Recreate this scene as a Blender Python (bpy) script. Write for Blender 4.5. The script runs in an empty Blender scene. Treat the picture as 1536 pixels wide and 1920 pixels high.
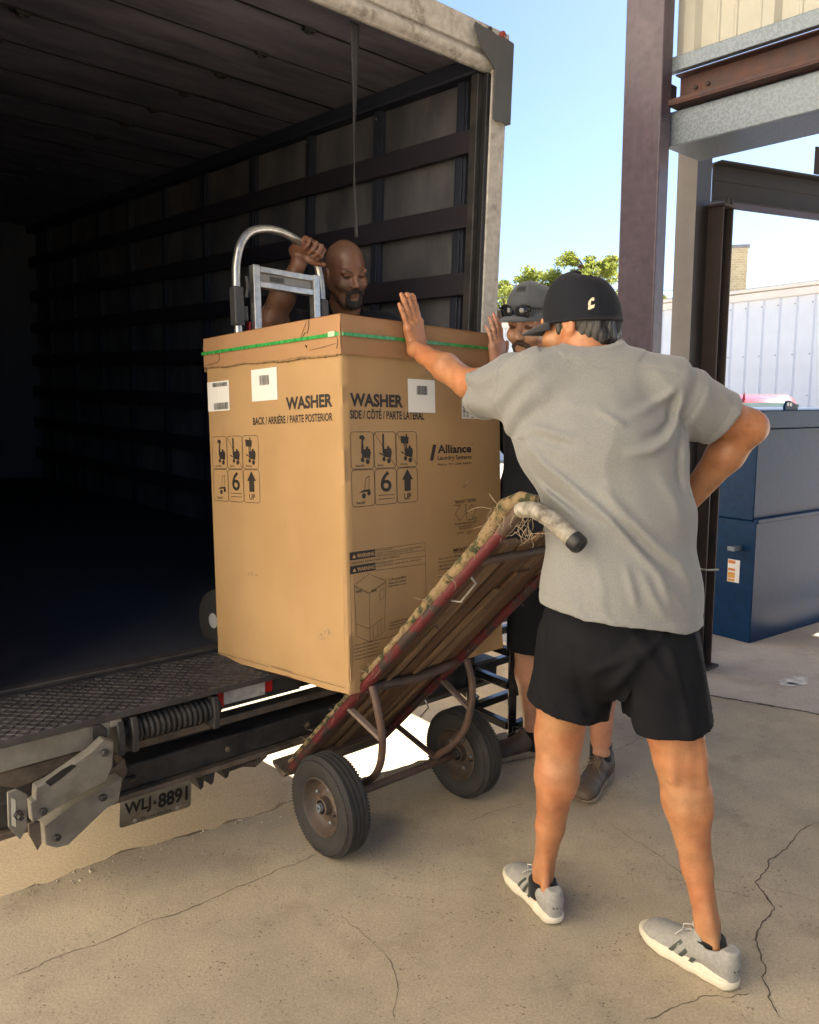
import bpy, bmesh, math, random
import numpy as np
from mathutils import Vector, Matrix, noise

SC = bpy.context.scene
COL = SC.collection
R = math.radians
random.seed(7)
RNG = np.random.default_rng(7)

# ------------------------------------------------------------------ camera
cam = bpy.data.cameras.new('camera')
cam.sensor_fit = 'HORIZONTAL'
cam.sensor_width = 36.0
cam.lens = 36.0 * 1540 / 1536
cam.clip_start = 0.05
cam.clip_end = 3000
cam_o = bpy.data.objects.new('camera', cam)
COL.objects.link(cam_o)
cam_o.location = (0, 0, 1.45)
cam_o.rotation_euler = (R(90 - 7.6), 0, 0)
SC.camera = cam_o

# ------------------------------------------------------------------ sky, sun, exposure
SUN_EL = 46.0
SUN_AZ = (0.75, 0.66)            # horizontal direction towards the sun
w = bpy.data.worlds.new('World')
SC.world = w
w.use_nodes = True
nt = w.node_tree
bg = nt.nodes['Background']
sky = nt.nodes.new('ShaderNodeTexSky')
sky.sky_type = 'NISHITA'
sky.sun_disc = False
sky.sun_elevation = R(SUN_EL)
sky.sun_rotation = math.atan2(SUN_AZ[0], SUN_AZ[1])
sky.air_density = 0.85
sky.dust_density = 0.7
sky.ozone_density = 3.5
nt.links.new(sky.outputs[0], bg.inputs[0])
bg.inputs[1].default_value = 0.05
sun = bpy.data.lights.new('sun', 'SUN')
sun.energy = 5.0
sun.angle = R(0.5)
sun.color = (1.0, 0.93, 0.82)
sun_o = bpy.data.objects.new('sun', sun)
COL.objects.link(sun_o)
sd = Vector((SUN_AZ[0] * math.cos(R(SUN_EL)), SUN_AZ[1] * math.cos(R(SUN_EL)), math.sin(R(SUN_EL))))
sun_o.rotation_euler = sd.to_track_quat('Z', 'Y').to_euler()
sun_o.location = (10, 8, 12)
SC.view_settings.view_transform = 'Standard'
SC.view_settings.look = 'None'
SC.view_settings.exposure = 2.3
SC.view_settings.gamma = 1.0
SC.view_settings.use_curve_mapping = False
SC.render.engine = 'CYCLES'
SC.cycles.max_bounces = 6
SC.cycles.diffuse_bounces = 4
SC.cycles.glossy_bounces = 2
SC.cycles.transmission_bounces = 2
SC.cycles.use_denoising = True

# ------------------------------------------------------------------ helpers
def tag(o, label=None, cat=None, group=None, kind=None):
    if label: o['label'] = label
    if cat: o['category'] = cat
    if group: o['group'] = group
    if kind: o['kind'] = kind
    return o

def empty(name, label, cat, loc=(0, 0, 0), matrix=None, group=None):
    o = bpy.data.objects.new(name, None)
    o.empty_display_size = 0.1
    COL.objects.link(o)
    if matrix is not None:
        o.matrix_world = matrix
    else:
        o.location = loc
    return tag(o, label, cat, group)

class MB:
    def __init__(s):
        s.v = []; s.f = []
    def add(s, v, f, M=None):
        b = len(s.v)
        if M is not None:
            v = [M @ Vector(p) for p in v]
        s.v.extend([tuple(p) for p in v])
        s.f.extend([tuple(i + b for i in q) for q in f])
        return s
    def box(s, x0, x1, y0, y1, z0, z1, M=None):
        v = [(x0,y0,z0),(x1,y0,z0),(x1,y1,z0),(x0,y1,z0),(x0,y0,z1),(x1,y0,z1),(x1,y1,z1),(x0,y1,z1)]
        f = [(0,3,2,1),(4,5,6,7),(0,1,5,4),(1,2,6,5),(2,3,7,6),(3,0,4,7)]
        return s.add(v, f, M)
    def bar(s, p0, p1, w, h, up=(0, 0, 1)):
        p0, p1 = Vector(p0), Vector(p1)
        d = (p1 - p0); L = d.length; d.normalize()
        up = Vector(up)
        sd_ = d.cross(up)
        if sd_.length < 1e-4: sd_ = d.cross(Vector((1, 0, 0)))
        sd_.normalize(); u = sd_.cross(d)
        M = Matrix((( sd_.x, d.x, u.x, p0.x),(sd_.y, d.y, u.y, p0.y),(sd_.z, d.z, u.z, p0.z),(0,0,0,1)))
        return s.box(-w/2, w/2, 0, L, -h/2, h/2, M)
    def tube(s, pts, r, n=10, closed=False, caps=True, flat=1.0):
        P = [Vector(p) for p in pts]; m = len(P)
        rr = r if isinstance(r, (list, tuple)) else [r] * m
        T = []
        for i in range(m):
            a = P[i-1] if (i > 0 or closed) else P[i]
            b = P[(i+1) % m] if (i < m-1 or closed) else P[i]
            t = b - a
            T.append(t.normalized() if t.length > 1e-9 else Vector((0, 0, 1)))
        nrm = T[0].orthogonal().normalized()
        v = []; f = []
        for i in range(m):
            nrm = (nrm - T[i] * nrm.dot(T[i]))
            if nrm.length < 1e-6: nrm = T[i].orthogonal()
            nrm.normalize()
            b = T[i].cross(nrm)
            for k in range(n):
                a = 2 * math.pi * k / n
                v.append(P[i] + (nrm * math.cos(a) + b * math.sin(a) * flat) * rr[i])
        for i in range(m if closed else m - 1):
            j = (i + 1) % m
            for k in range(n):
                k2 = (k + 1) % n
                f.append((i*n+k, i*n+k2, j*n+k2, j*n+k))
        if caps and not closed:
            f.append(tuple(range(n))[::-1]); f.append(tuple((m-1)*n + k for k in range(n)))
        return s.add(v, f)
    def lathe(s, prof, n=24, M=None, closed=False, caps=True):
        v = []; f = []; m = len(prof)
        for (r, z) in prof:
            for k in range(n):
                a = 2 * math.pi * k / n
                v.append((r * math.cos(a), r * math.sin(a), z))
        for i in range(m if closed else m - 1):
            j = (i + 1) % m
            for k in range(n):
                k2 = (k + 1) % n
                f.append((i*n+k, i*n+k2, j*n+k2, j*n+k))
        if not closed and caps:
            f.append(tuple(range(n))[::-1]); f.append(tuple((m-1)*n + k for k in range(n)))
        return s.add(v, f, M)
    def prism(s, poly, z0, z1, M=None):
        n = len(poly)
        v = [(x, y, z0) for x, y in poly] + [(x, y, z1) for x, y in poly]
        f = [tuple(range(n))[::-1], tuple(range(n, 2*n))]
        f += [(i, (i+1) % n, n + (i+1) % n, n + i) for i in range(n)]
        return s.add(v, f, M)
    def grid(s, fn, nu, nv, M=None):
        v = [fn(i / nu, j / nv) for j in range(nv + 1) for i in range(nu + 1)]
        f = [(j*(nu+1)+i, j*(nu+1)+i+1, (j+1)*(nu+1)+i+1, (j+1)*(nu+1)+i) for j in range(nv) for i in range(nu)]
        return s.add(v, f, M)
    def mesh(s, name, smooth=30):
        me = bpy.data.meshes.new(name)
        me.from_pydata(s.v, [], s.f)
        me.validate()
        if smooth:
            me.shade_smooth()
            me.set_sharp_from_angle(angle=R(smooth))
        me.update()
        return me

def link(name, me, mat=None, parent=None, off=None):
    o = bpy.data.objects.new(name, me)
    COL.objects.link(o)
    if mat is not None and len(me.materials) == 0:
        me.materials.append(mat)
    if parent is not None:
        o.parent = parent
    if off is not None:
        o.location = off
    return o

def obj(name, mb, mat, parent=None, bevel=0, smooth=30, seg=2, rel=None):
    """rel: world point that the vertices are measured from (the parent's own place)"""
    if rel is not None:
        mb.v = [(x - rel[0], y - rel[1], z - rel[2]) for x, y, z in mb.v]
    me = mb.mesh(name, smooth)
    o = link(name, me, mat, parent)
    if bevel:
        m = o.modifiers.new('bevel', 'BEVEL')
        m.width = bevel; m.segments = seg; m.limit_method = 'ANGLE'; m.angle_limit = R(40)
        m.harden_normals = False
    return o

def spline(pts, n=6):
    P = [Vector(p) for p in pts]; out = []
    for i in range(len(P) - 1):
        p0, p1, p2, p3 = P[max(0, i - 1)], P[i], P[i + 1], P[min(len(P) - 1, i + 2)]
        for k in range(n):
            t = k / n
            out.append(.5 * (2 * p1 + (p2 - p0) * t + (2 * p0 - 5 * p1 + 4 * p2 - p3) * t * t + (3 * p1 - p0 - 3 * p2 + p3) * t ** 3))
    out.append(P[-1]); return out
def rotz(a):
    return Matrix.Rotation(a, 4, 'Z')
def T(x, y, z):
    return Matrix.Translation((x, y, z))

# ------------------------------------------------------------------ materials
def newmat(name):
    m = bpy.data.materials.new(name)
    m.use_nodes = True
    return m, m.node_tree.nodes, m.node_tree.links, m.node_tree.nodes['Principled BSDF']

def mat(name, col, rough=0.6, metal=0.0, var=0.15, scale=8.0, bump=0.0, bscale=60.0, col2=None, spec=0.5,
        stretch=(1, 1, 1), detail=6.0, coat=0.0, bdist=0.002, lo=0.35, hi=0.65, sss=0.0):
    """plain procedural material: two tones mixed by noise, fine bump"""
    m, N, L, b = newmat(name)
    tc = N.new('ShaderNodeTexCoord')
    mp = N.new('ShaderNodeMapping'); mp.inputs['Scale'].default_value = stretch
    L.new(tc.outputs['Object'], mp.inputs[0])
    nz = N.new('ShaderNodeTexNoise'); nz.inputs['Scale'].default_value = scale; nz.inputs['Detail'].default_value = detail
    nz.inputs['Roughness'].default_value = 0.62
    L.new(mp.outputs[0], nz.inputs[0])
    rp = N.new('ShaderNodeValToRGB')
    rp.color_ramp.elements[0].position = lo; rp.color_ramp.elements[1].position = hi
    c2 = col2 if col2 else tuple(c * (1 - var) for c in col)
    c1 = col if col2 else tuple(min(1, c * (1 + var * 0.6)) for c in col)
    rp.color_ramp.elements[0].color = (*c2, 1); rp.color_ramp.elements[1].color = (*c1, 1)
    L.new(nz.outputs[0], rp.inputs[0]); L.new(rp.outputs[0], b.inputs['Base Color'])
    mr = N.new('ShaderNodeMapRange'); mr.inputs[3].default_value = max(0, rough - 0.1); mr.inputs[4].default_value = min(1, rough + 0.1)
    L.new(nz.outputs[0], mr.inputs[0]); L.new(mr.outputs[0], b.inputs['Roughness'])
    b.inputs['Metallic'].default_value = metal
    b.inputs['Specular IOR Level'].default_value = spec
    b.inputs['Coat Weight'].default_value = coat
    if sss:
        b.inputs['Subsurface Weight'].default_value = sss
        b.inputs['Subsurface Radius'].default_value = (0.012, 0.004, 0.002)
        b.inputs['Subsurface Scale'].default_value = 1.0
    if bump:
        n2 = N.new('ShaderNodeTexNoise'); n2.inputs['Scale'].default_value = bscale; n2.inputs['Detail'].default_value = 4
        L.new(mp.outputs[0], n2.inputs[0])
        bp = N.new('ShaderNodeBump'); bp.inputs['Strength'].default_value = bump; bp.inputs['Distance'].default_value = bdist
        L.new(n2.outputs[0], bp.inputs['Height']); L.new(bp.outputs[0], b.inputs['Normal'])
    return m

def concrete(name, c1, c2, pits=1.0, scale=1.0, dark=(0.12, 0.09, 0.06)):
    m, N, L, b = newmat(name)
    tc = N.new('ShaderNodeTexCoord')
    def nz(s, d=6, r=0.6):
        n = N.new('ShaderNodeTexNoise'); n.inputs['Scale'].default_value = s * scale; n.inputs['Detail'].default_value = d
        n.inputs['Roughness'].default_value = r
        L.new(tc.outputs['Object'], n.inputs[0]); return n
    def ramp(src, p0, p1, a, c):
        r = N.new('ShaderNodeValToRGB'); r.color_ramp.elements[0].position = p0; r.color_ramp.elements[1].position = p1
        r.color_ramp.elements[0].color = a; r.color_ramp.elements[1].color = c
        L.new(src.outputs[0], r.inputs[0]); return r
    big = ramp(nz(1.7, 9, .68), 0.36, 0.64, (*c2, 1), (*c1, 1))
    fine = ramp(nz(150, 4, .7), 0.30, 0.70, (0.66, 0.64, 0.61, 1), (1.22, 1.22, 1.22, 1))
    mx = N.new('ShaderNodeMix'); mx.data_type = 'RGBA'; mx.blend_type = 'MULTIPLY'; mx.inputs[0].default_value = 0.8
    L.new(big.outputs[0], mx.inputs[6]); L.new(fine.outputs[0], mx.inputs[7])
    # dark pits of lost aggregate
    vo = N.new('ShaderNodeTexVoronoi'); vo.inputs['Scale'].default_value = 62 * scale; vo.inputs['Randomness'].default_value = 1
    dn = nz(24, 3)
    ad = N.new('ShaderNodeVectorMath'); ad.operation = 'MULTIPLY_ADD'; ad.inputs[1].default_value = (0.03, 0.03, 0.03)
    L.new(dn.outputs[1], ad.inputs[0]); L.new(tc.outputs['Object'], ad.inputs[2]); L.new(ad.outputs[0], vo.inputs[0])
    pit = ramp(vo, 0.13, 0.24, (1, 1, 1, 1), (0, 0, 0, 1))
    gate = ramp(nz(9, 5), 0.44, 0.60, (0, 0, 0, 1), (1, 1, 1, 1))
    mul = N.new('ShaderNodeMath'); mul.operation = 'MULTIPLY'
    L.new(pit.outputs[0], mul.inputs[0]); L.new(gate.outputs[0], mul.inputs[1])
    mul2 = N.new('ShaderNodeMath'); mul2.operation = 'MULTIPLY'; mul2.inputs[1].default_value = 0.75 * pits
    L.new(mul.outputs[0], mul2.inputs[0])
    mx2 = N.new('ShaderNodeMix'); mx2.data_type = 'RGBA'
    L.new(mul2.outputs[0], mx2.inputs[0]); L.new(mx.outputs[2], mx2.inputs[6]); mx2.inputs[7].default_value = (*dark, 1)
    # oil stains
    st = ramp(nz(2.3, 9, 0.72), 0.53, 0.72, (1, 1, 1, 1), (0.58, 0.56, 0.55, 1))
    mx3 = N.new('ShaderNodeMix'); mx3.data_type = 'RGBA'; mx3.blend_type = 'MULTIPLY'; mx3.inputs[0].default_value = 0.8
    L.new(mx2.outputs[2], mx3.inputs[6]); L.new(st.outputs[0], mx3.inputs[7])
    L.new(mx3.outputs[2], b.inputs['Base Color'])
    b.inputs['Roughness'].default_value = 0.72
    b.inputs['Specular IOR Level'].default_value = 0.35
    bp = N.new('ShaderNodeBump'); bp.inputs['Strength'].default_value = 0.35; bp.inputs['Distance'].default_value = 0.0025
    su = N.new('ShaderNodeMath'); su.operation = 'SUBTRACT'
    L.new(fine.outputs[0], su.inputs[0]); L.new(mul2.outputs[0], su.inputs[1])
    L.new(su.outputs[0], bp.inputs['Height']); L.new(bp.outputs[0], b.inputs['Normal'])
    return m

def scratched(name, base, under, rough=0.5, metal=0.0, amount=0.5, scale=9, bump=0.25, spec=0.5, streak=None, streak_amt=.5):
    """paint worn through to what lies under it in ragged patches"""
    m, N, L, b = newmat(name)
    tc = N.new('ShaderNodeTexCoord')
    n1 = N.new('ShaderNodeTexNoise'); n1.inputs['Scale'].default_value = scale; n1.inputs['Detail'].default_value = 9; n1.inputs['Roughness'].default_value = 0.7
    n2 = N.new('ShaderNodeTexNoise'); n2.inputs['Scale'].default_value = scale * 6; n2.inputs['Detail'].default_value = 5
    L.new(tc.outputs['Object'], n1.inputs[0]); L.new(tc.outputs['Object'], n2.inputs[0])
    rp = N.new('ShaderNodeValToRGB'); e = rp.color_ramp.elements
    e[0].position = 0.60 - 0.2 * amount; e[1].position = 0.66 - 0.2 * amount
    e[0].color = (0, 0, 0, 1); e[1].color = (1, 1, 1, 1)
    L.new(n1.outputs[0], rp.inputs[0])
    r2 = N.new('ShaderNodeValToRGB'); r2.color_ramp.elements[0].position = 0.3; r2.color_ramp.elements[1].position = 0.7
    r2.color_ramp.elements[0].color = (0.7, 0.7, 0.7, 1); r2.color_ramp.elements[1].color = (1.15, 1.15, 1.15, 1)
    L.new(n2.outputs[0], r2.inputs[0])
    mx = N.new('ShaderNodeMix'); mx.data_type = 'RGBA'
    mx.inputs[6].default_value = (*base, 1); mx.inputs[7].default_value = (*under, 1)
    L.new(rp.outputs[0], mx.inputs[0])
    mm = N.new('ShaderNodeMix'); mm.data_type = 'RGBA'; mm.blend_type = 'MULTIPLY'; mm.inputs[0].default_value = 0.8
    L.new(mx.outputs[2], mm.inputs[6]); L.new(r2.outputs[0], mm.inputs[7])
    out = mm.outputs[2]
    if streak:          # narrow upright scuffs and dirt runs
        mp = N.new('ShaderNodeMapping'); mp.inputs['Scale'].default_value = (26, 26, 1.6); L.new(tc.outputs['Object'], mp.inputs[0])
        n4 = N.new('ShaderNodeTexNoise'); n4.inputs['Scale'].default_value = 1.6; n4.inputs['Detail'].default_value = 6; n4.inputs['Roughness'].default_value = .72; L.new(mp.outputs[0], n4.inputs[0])
        r4 = N.new('ShaderNodeValToRGB'); r4.color_ramp.elements[0].position = .60; r4.color_ramp.elements[1].position = .70
        r4.color_ramp.elements[0].color = (0, 0, 0, 1); r4.color_ramp.elements[1].color = (streak_amt,) * 3 + (1,); L.new(n4.outputs[0], r4.inputs[0])
        m4 = N.new('ShaderNodeMix'); m4.data_type = 'RGBA'; L.new(r4.outputs[0], m4.inputs[0]); L.new(out, m4.inputs[6]); m4.inputs[7].default_value = (*streak, 1)
        out = m4.outputs[2]
    L.new(out, b.inputs['Base Color'])
    b.inputs['Roughness'].default_value = rough; b.inputs['Metallic'].default_value = metal; b.inputs['Specular IOR Level'].default_value = spec
    bp = N.new('ShaderNodeBump'); bp.inputs['Strength'].default_value = bump; bp.inputs['Distance'].default_value = 0.002
    L.new(n2.outputs[0], bp.inputs['Height']); L.new(bp.outputs[0], b.inputs['Normal'])
    return m

def wood(name, c1, c2, axis=1, scale=5, rough=0.75):
    st = [14, 14, 14]; st[axis] = 0.9
    return mat(name, c1, rough, col2=c2, scale=scale, stretch=tuple(st), bump=0.4, bscale=9, bdist=0.002, lo=0.3, hi=0.7)
# ================================================================== THE SETTING
E2 = Vector((0.806, 0.592, 0)); N2 = Vector((-0.592, 0.806, 0))     # along the dock edge, out over the yard
EDGE0 = Vector((-0.408, 2.855, 0))
def dk(s, n, z=0.0):
    p = EDGE0 + E2 * s + N2 * n
    return (p.x, p.y, z)
DKM = Matrix(((E2.x, N2.x, 0, EDGE0.x), (E2.y, N2.y, 0, EDGE0.y), (0, 0, 1, 0), (0, 0, 0, 1)))

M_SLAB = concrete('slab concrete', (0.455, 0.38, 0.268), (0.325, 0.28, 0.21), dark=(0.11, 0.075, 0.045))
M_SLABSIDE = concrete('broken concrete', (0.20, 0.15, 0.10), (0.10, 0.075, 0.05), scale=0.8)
M_YARD = concrete('yard concrete', (0.60, 0.485, 0.335), (0.52, 0.42, 0.285), pits=0.12, scale=0.6)
M_APRON = concrete('apron concrete', (0.50, 0.44, 0.38), (0.39, 0.34, 0.29), pits=0.7)
M_CRACK = mat('crack shadow dirt', (0.085, 0.066, 0.045), 0.95, scale=40)  # flat ribbons; shadow down the crack and dirt share this colour

# yard: one sheet to the horizon
yard = MB()
yard.add([(-900, -900, -0.4), (900, -900, -0.4), (900, 900, -0.4), (-900, 900, -0.4)], [(0, 1, 2, 3)])
tag(obj('yard_ground', yard, M_YARD, smooth=0), kind='structure')

# dock slab with its broken lip
def jag(s):
    return (0.035 * noise.noise((s * 2.3, 3.1, 0)) + 0.022 * noise.noise((s * 8.0, 1.7, 0)) + 0.012 * noise.noise((s * 25.0, 5.7, 0)))
lip = [(-9 + 0.03 * i, jag(-9 + 0.03 * i)) for i in range(int(10.9 / 0.03))]
poly = lip + [(2.06, 0.0), (2.36, -0.69), (2.6, -3), (2.6, -12), (-9, -12)]
slab = MB()
n_ = len(poly)
rows = []
for k, (dz, dn) in enumerate([(0, 0), (-0.010, 0.022), (-0.035, 0.040), (-0.2, 0.03), (-0.5, 0.035)]):
    row = []
    for (s, n) in lip:
        w_ = 0 if k == 0 else 0.022 * noise.noise((s * 9, k * 3.3, 2)) + 0.012 * noise.noise((s * 30, k * 2.3, 9))
        row.append(dk(s, n + dn * (1 + noise.noise((s * 14, k, 4))) + w_, dz + (0.006 * noise.noise((s * 12, k, 0)) if k else 0)))
    rows.append(row)
m_ = len(lip)
sv = [p for row in rows for p in row]
slab_top = MB()
slab_top.add([dk(s, n, 0) for s, n in poly], [tuple(range(n_))[::-1]])
so = obj('dock_floor', slab_top, M_SLAB, smooth=0); tag(so, kind='structure')
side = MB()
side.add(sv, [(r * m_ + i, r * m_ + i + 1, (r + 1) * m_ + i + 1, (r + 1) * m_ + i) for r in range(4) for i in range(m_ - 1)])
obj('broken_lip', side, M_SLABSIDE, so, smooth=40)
# crumbled bits lying along the lip
bits = MB()
for i in range(260):
    s = random.uniform(-3, 1.4); n = jag(s) - abs(random.gauss(0, 0.035)) - 0.005
    r = random.uniform(0.002, 0.007)
    c = dk(s, n, r * 0.4)
    vs = [(c[0] + r * random.uniform(.6, 1.3) * math.cos(a), c[1] + r * random.uniform(.6, 1.3) * math.sin(a), c[2] + r * random.uniform(-.4, .3)) for a in np.linspace(0, 6.28, 6)[:5]]
    vs += [(c[0], c[1], c[2] + r * .7)]
    bits.add(vs, [(k, (k + 1) % 5, 5) for k in range(5)])
o = obj('grit', bits, M_SLAB, so, smooth=0); tag(o, kind='stuff')

# the apron on the right, level with the dock, beyond a joint
ap = MB()
apoly = [(2.615, -14), (30, -14), (30, 12.0), (2.0, 12.0), (2.0, 0.06), (2.075, 0.0), (2.375, -0.69), (2.615, -3)]
ap.prism(apoly, -0.5, -0.006, DKM)
apron = tag(obj('apron_ground', ap, M_APRON, smooth=0), kind='structure')

# cracks
def ribbon(mb, pts, w0, z=0.0012, sub=9, amp=0.010, seed=0.0):
    P = []
    for i in range(len(pts) - 1):
        a, b = Vector((*pts[i], 0)), Vector((*pts[i + 1], 0))
        for k in range(sub):
            t = k / sub; p = a.lerp(b, t)
            d = (b - a).normalized(); nn = Vector((-d.y, d.x, 0))
            q = (p.x * 16 + seed, p.y * 16, seed)
            P.append(p + nn * amp * (noise.noise(q) + 0.7 * noise.noise((q[0] * 3, q[1] * 3, seed))))
    P.append(Vector((*pts[-1], 0)))
    v = []; f = []
    for i, p in enumerate(P):
        a = P[max(0, i - 1)]; b = P[min(len(P) - 1, i + 1)]
        d = (b - a).normalized(); nn = Vector((-d.y, d.x, 0))
        t = i / (len(P) - 1)
        ww = w0 * (0.35 + 0.9 * abs(noise.noise((p.x * 22 + seed, p.y * 22, 3)))) * (1 if 0.04 < t < 0.96 else 0.3)
        v += [(p.x + nn.x * ww, p.y + nn.y * ww, z), (p.x - nn.x * ww, p.y - nn.y * ww, z)]
    f = [(2*i, 2*i+1, 2*i+3, 2*i+2) for i in range(len(P) - 1)]
    mb.add(v, f)
CR = [
 ([(-1.030,1.891),(-0.949,1.980),(-0.845,2.040),(-0.758,2.125),(-0.669,2.180),(-0.579,2.249),(-0.470,2.345),(-0.352,2.439),(-0.291,2.501)], .0026),
 ([(-0.205,2.198),(-0.161,2.125),(-0.113,2.067),(-0.068,2.012),(-0.046,1.960),(-0.027,1.900),(-0.030,1.826),(-0.035,1.757)], .0016),
 ([(1.430,2.700),(1.329,2.628),(1.229,2.527),(1.129,2.417),(1.051,2.330),(1.056,2.249),(1.047,2.198),(0.980,2.125),(0.930,2.023),(0.907,1.920),(0.881,1.844),(0.891,1.765)], .0048),
 ([(0.678,2.719),(0.739,2.594),(0.799,2.495),(0.846,2.373),(0.903,2.303),(1.025,2.249)], .0018),
 ([(0.209,2.700),(0.310,2.776),(0.421,2.823)], .0024),
 ([(0.556,1.762),(0.631,1.799),(0.711,1.844),(0.859,1.853)], .0026),
 ([(0.855,3.284),(0.941,3.355),(1.022,3.440)], .0026),
 ([(1.454,3.898),(1.476,3.951),(1.52,4.0)], .003),
 ([(1.04,2.33),(1.25,2.20),(1.42,2.19)], .0014),
]
for i, (p, w0) in enumerate(CR):
    mb = MB(); ribbon(mb, p, w0 * .72, seed=i * 3.7)
    obj('crack', mb, M_CRACK, so, smooth=0)
# dirt packed in the joint between dock and apron
mb = MB()
pts = [Vector(dk(2.068, 0)), Vector(dk(2.368, -0.69)), Vector(dk(2.608, -3))]
ribbon(mb, [(p.x, p.y) for p in pts], .016, z=.0016, sub=40, amp=.006)
obj('joint_dirt', mb, mat('joint dirt', (0.09, 0.07, 0.045), 0.95, scale=30, bump=.6), so, smooth=0)
# white paint splash on the apron
mb = MB()
for cx, cy, r in [(2.03, 4.16, .05), (1.97, 4.12, .03), (2.08, 4.22, .025)]:
    mb.add([(cx + r * (1 + .5 * noise.noise((a * 2, r * 90, 0))) * math.cos(a) * 1.5, cy + r * (1 + .5 * noise.noise((a * 2, 5, r))) * math.sin(a), -.0035) for a in np.linspace(0, 6.283, 19)[:18]], [tuple(range(18))])
obj('paint_splash', mb, mat('old white paint', (.6, .58, .54), .8, scale=20, var=.4), apron, smooth=0)

# ------------------------------------------------------------------ the dock building: roof, walls, column, header
RV = Vector((0.739, 0.674, 0)); LV = Vector((-0.674, 0.739, 0))     # across / along the truck and the steelwork
def fr(ox, oy):
    return Matrix(((RV.x, LV.x, 0, ox), (RV.y, LV.y, 0, oy), (0, 0, 1, 0), (0, 0, 0, 1)))
M_PURPLE = scratched('maroon primer paint', (0.085, 0.063, 0.085), (0.10, 0.076, 0.098), 0.40, amount=0.2, scale=4, bump=.06, streak=(.03, .022, .026), streak_amt=.6)
M_RUST = mat('rusty maroon steel', (0.095, 0.042, 0.034), 0.7, col2=(0.05, 0.03, 0.032), scale=14, bump=.3)
M_GALV = mat('galvanised steel', (0.19, 0.225, 0.27), 0.45, metal=0.5, col2=(0.135, 0.165, 0.20), scale=85, detail=2, lo=.42, hi=.58)
M_PANEL = mat('cream wall sheet', (0.44, 0.43, 0.375), 0.5, var=.12, scale=3)
M_DARKWALL = mat('dark inner wall', (0.16, 0.15, 0.14), 0.7, scale=2)
M_ROOFM = mat('roof sheet', (0.30, 0.29, 0.28), 0.6, scale=2)
M_BLACKST = mat('dark steel', (0.025, 0.025, 0.028), 0.45, scale=20, bump=.15)
M_TANFACE = mat('taupe post face', (0.235, 0.21, 0.19), 0.5, var=.12, scale=6)
M_DARKBROWN = mat('dark brown steel', (0.022, 0.019, 0.019), 0.5, var=.3, scale=9)
M_DARKRUST = mat('dark rusty steel', (0.04, 0.024, 0.019), 0.65, col2=(0.018, 0.014, 0.014), scale=10, bump=.25)

bld = empty('dock_building', 'open steel loading dock with maroon column and galvanised header beam at right', 'building', dk(1.9, -1.0))
BO = Vector(dk(1.9, -1.0))
def bpart(name, mb, m, bevel=0, smooth=30, par=None):
    return obj(name, mb, m, par or bld, bevel, smooth, rel=BO)
C1 = fr(1.125, 3.88)
mb = MB(); mb.box(0, .086, 0, .198, 0, 4.95, C1); colm = bpart('column', mb, M_PURPLE, .006)
mb = MB(); mb.box(-.05, .14, -.05, .25, 0.0, .016, C1); bpart('base_plate', mb, M_DARKRUST, .003, par=bld)
for (x, y) in ((-.03, -.03), (-.03, .225), (.115, -.03)):
    mb = MB(); mb.lathe([(.013, .016), (.013, .03), (.008, .031), (.008, .05)], 6, C1 @ T(x, y, 0)); bpart('anchor_bolt', mb, M_DARKRUST)
H0 = fr(1.165, 3.96)       # header frame: x across, y along (negative = towards us)
def hb(x0, x1, z0, z1, y0=-7.0, y1=0.0):
    m = MB(); m.box(x0, x1, y0, y1, z0, z1, H0); return m
bpart('header_beam', hb(.02, .33, 2.61, 2.765), M_GALV, .006)
mb = MB()
mb.box(.075, .081, -7, -.03, 2.775, 2.925, H0); mb.box(-.028, .075, -7, -.03, 2.775, 2.783, H0); mb.box(-.028, -.022, -7, -.03, 2.783, 2.803, H0)
mb.box(.03, .075, -7, -.03, 2.918, 2.925, H0)
bpart('channel_beam', mb, M_RUST, .002)
bpart('girt_strip', hb(-.005, .03, 2.925, 2.99), M_GALV, .003)
mb = MB(); mb.box(.0, .05, -.03, -.005, 2.80, 2.88, H0); bpart('bracket', mb, M_BLACKST, .004)
for y in (-.11, -.17):
    mb = MB(); mb.lathe([(.010, 0), (.010, .007), (.006, .010)], 6, H0 @ T(.074, y, 2.86) @ Matrix.Rotation(R(-90), 4, 'Y')); bpart('bolt', mb, M_DARKRUST)
# ribbed wall sheets above the header, one object per sheet
def sheet(w, z0, z1, rib=.03):
    m = MB()
    prof = [(0, 0), (.03, 0), (.05, -rib), (.10, -rib), (.12, 0), (.19, 0), (.195, -.006), (.205, -.006), (.21, 0), (.27, 0), (.275, -.006), (.285, -.006), (.29, 0), (w, 0)]
    v = []; n = len(prof)
    for z in (z0, z1):
        v += [(d, -y, z) for y, d in prof]
    m.add(v, [(i, i + 1, n + i + 1, n + i) for i in range(n - 1)])
    return m
me = sheet(.36, 2.985, 4.98).mesh('wall_panel')
for i in range(22):
    o = link('wall_panel', me, M_PANEL, bld)
    o.matrix_local = T(*(-BO)) @ H0 @ T(.085, -.0 - .36 * i, 0)
# roof and walls out of view: the shade comes from here
mb = MB(); mb.box(0.3, 8.5, -8, 1.0, 5.0, 5.12, DKM); bpart('roof', mb, M_ROOFM)
mb = MB(); mb.box(0.3, 8.5, -8.1, -8, 0.0, 5.0, DKM); bpart('back_wall', mb, M_DARKWALL)
mb = MB(); mb.box(2.65, 2.72, -8, -4.2, 0, 2.6, DKM); bpart('side_wall', mb, M_DARKWALL)
for (s, n) in ((0.45, -7.8), (8.3, 0.0), (8.3, -7)):
    mb = MB(); mb.box(s - .1, s + .1, n - .1, n + .1, -.5, 5.0, DKM); bpart('column', mb, M_PURPLE, .006)
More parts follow.
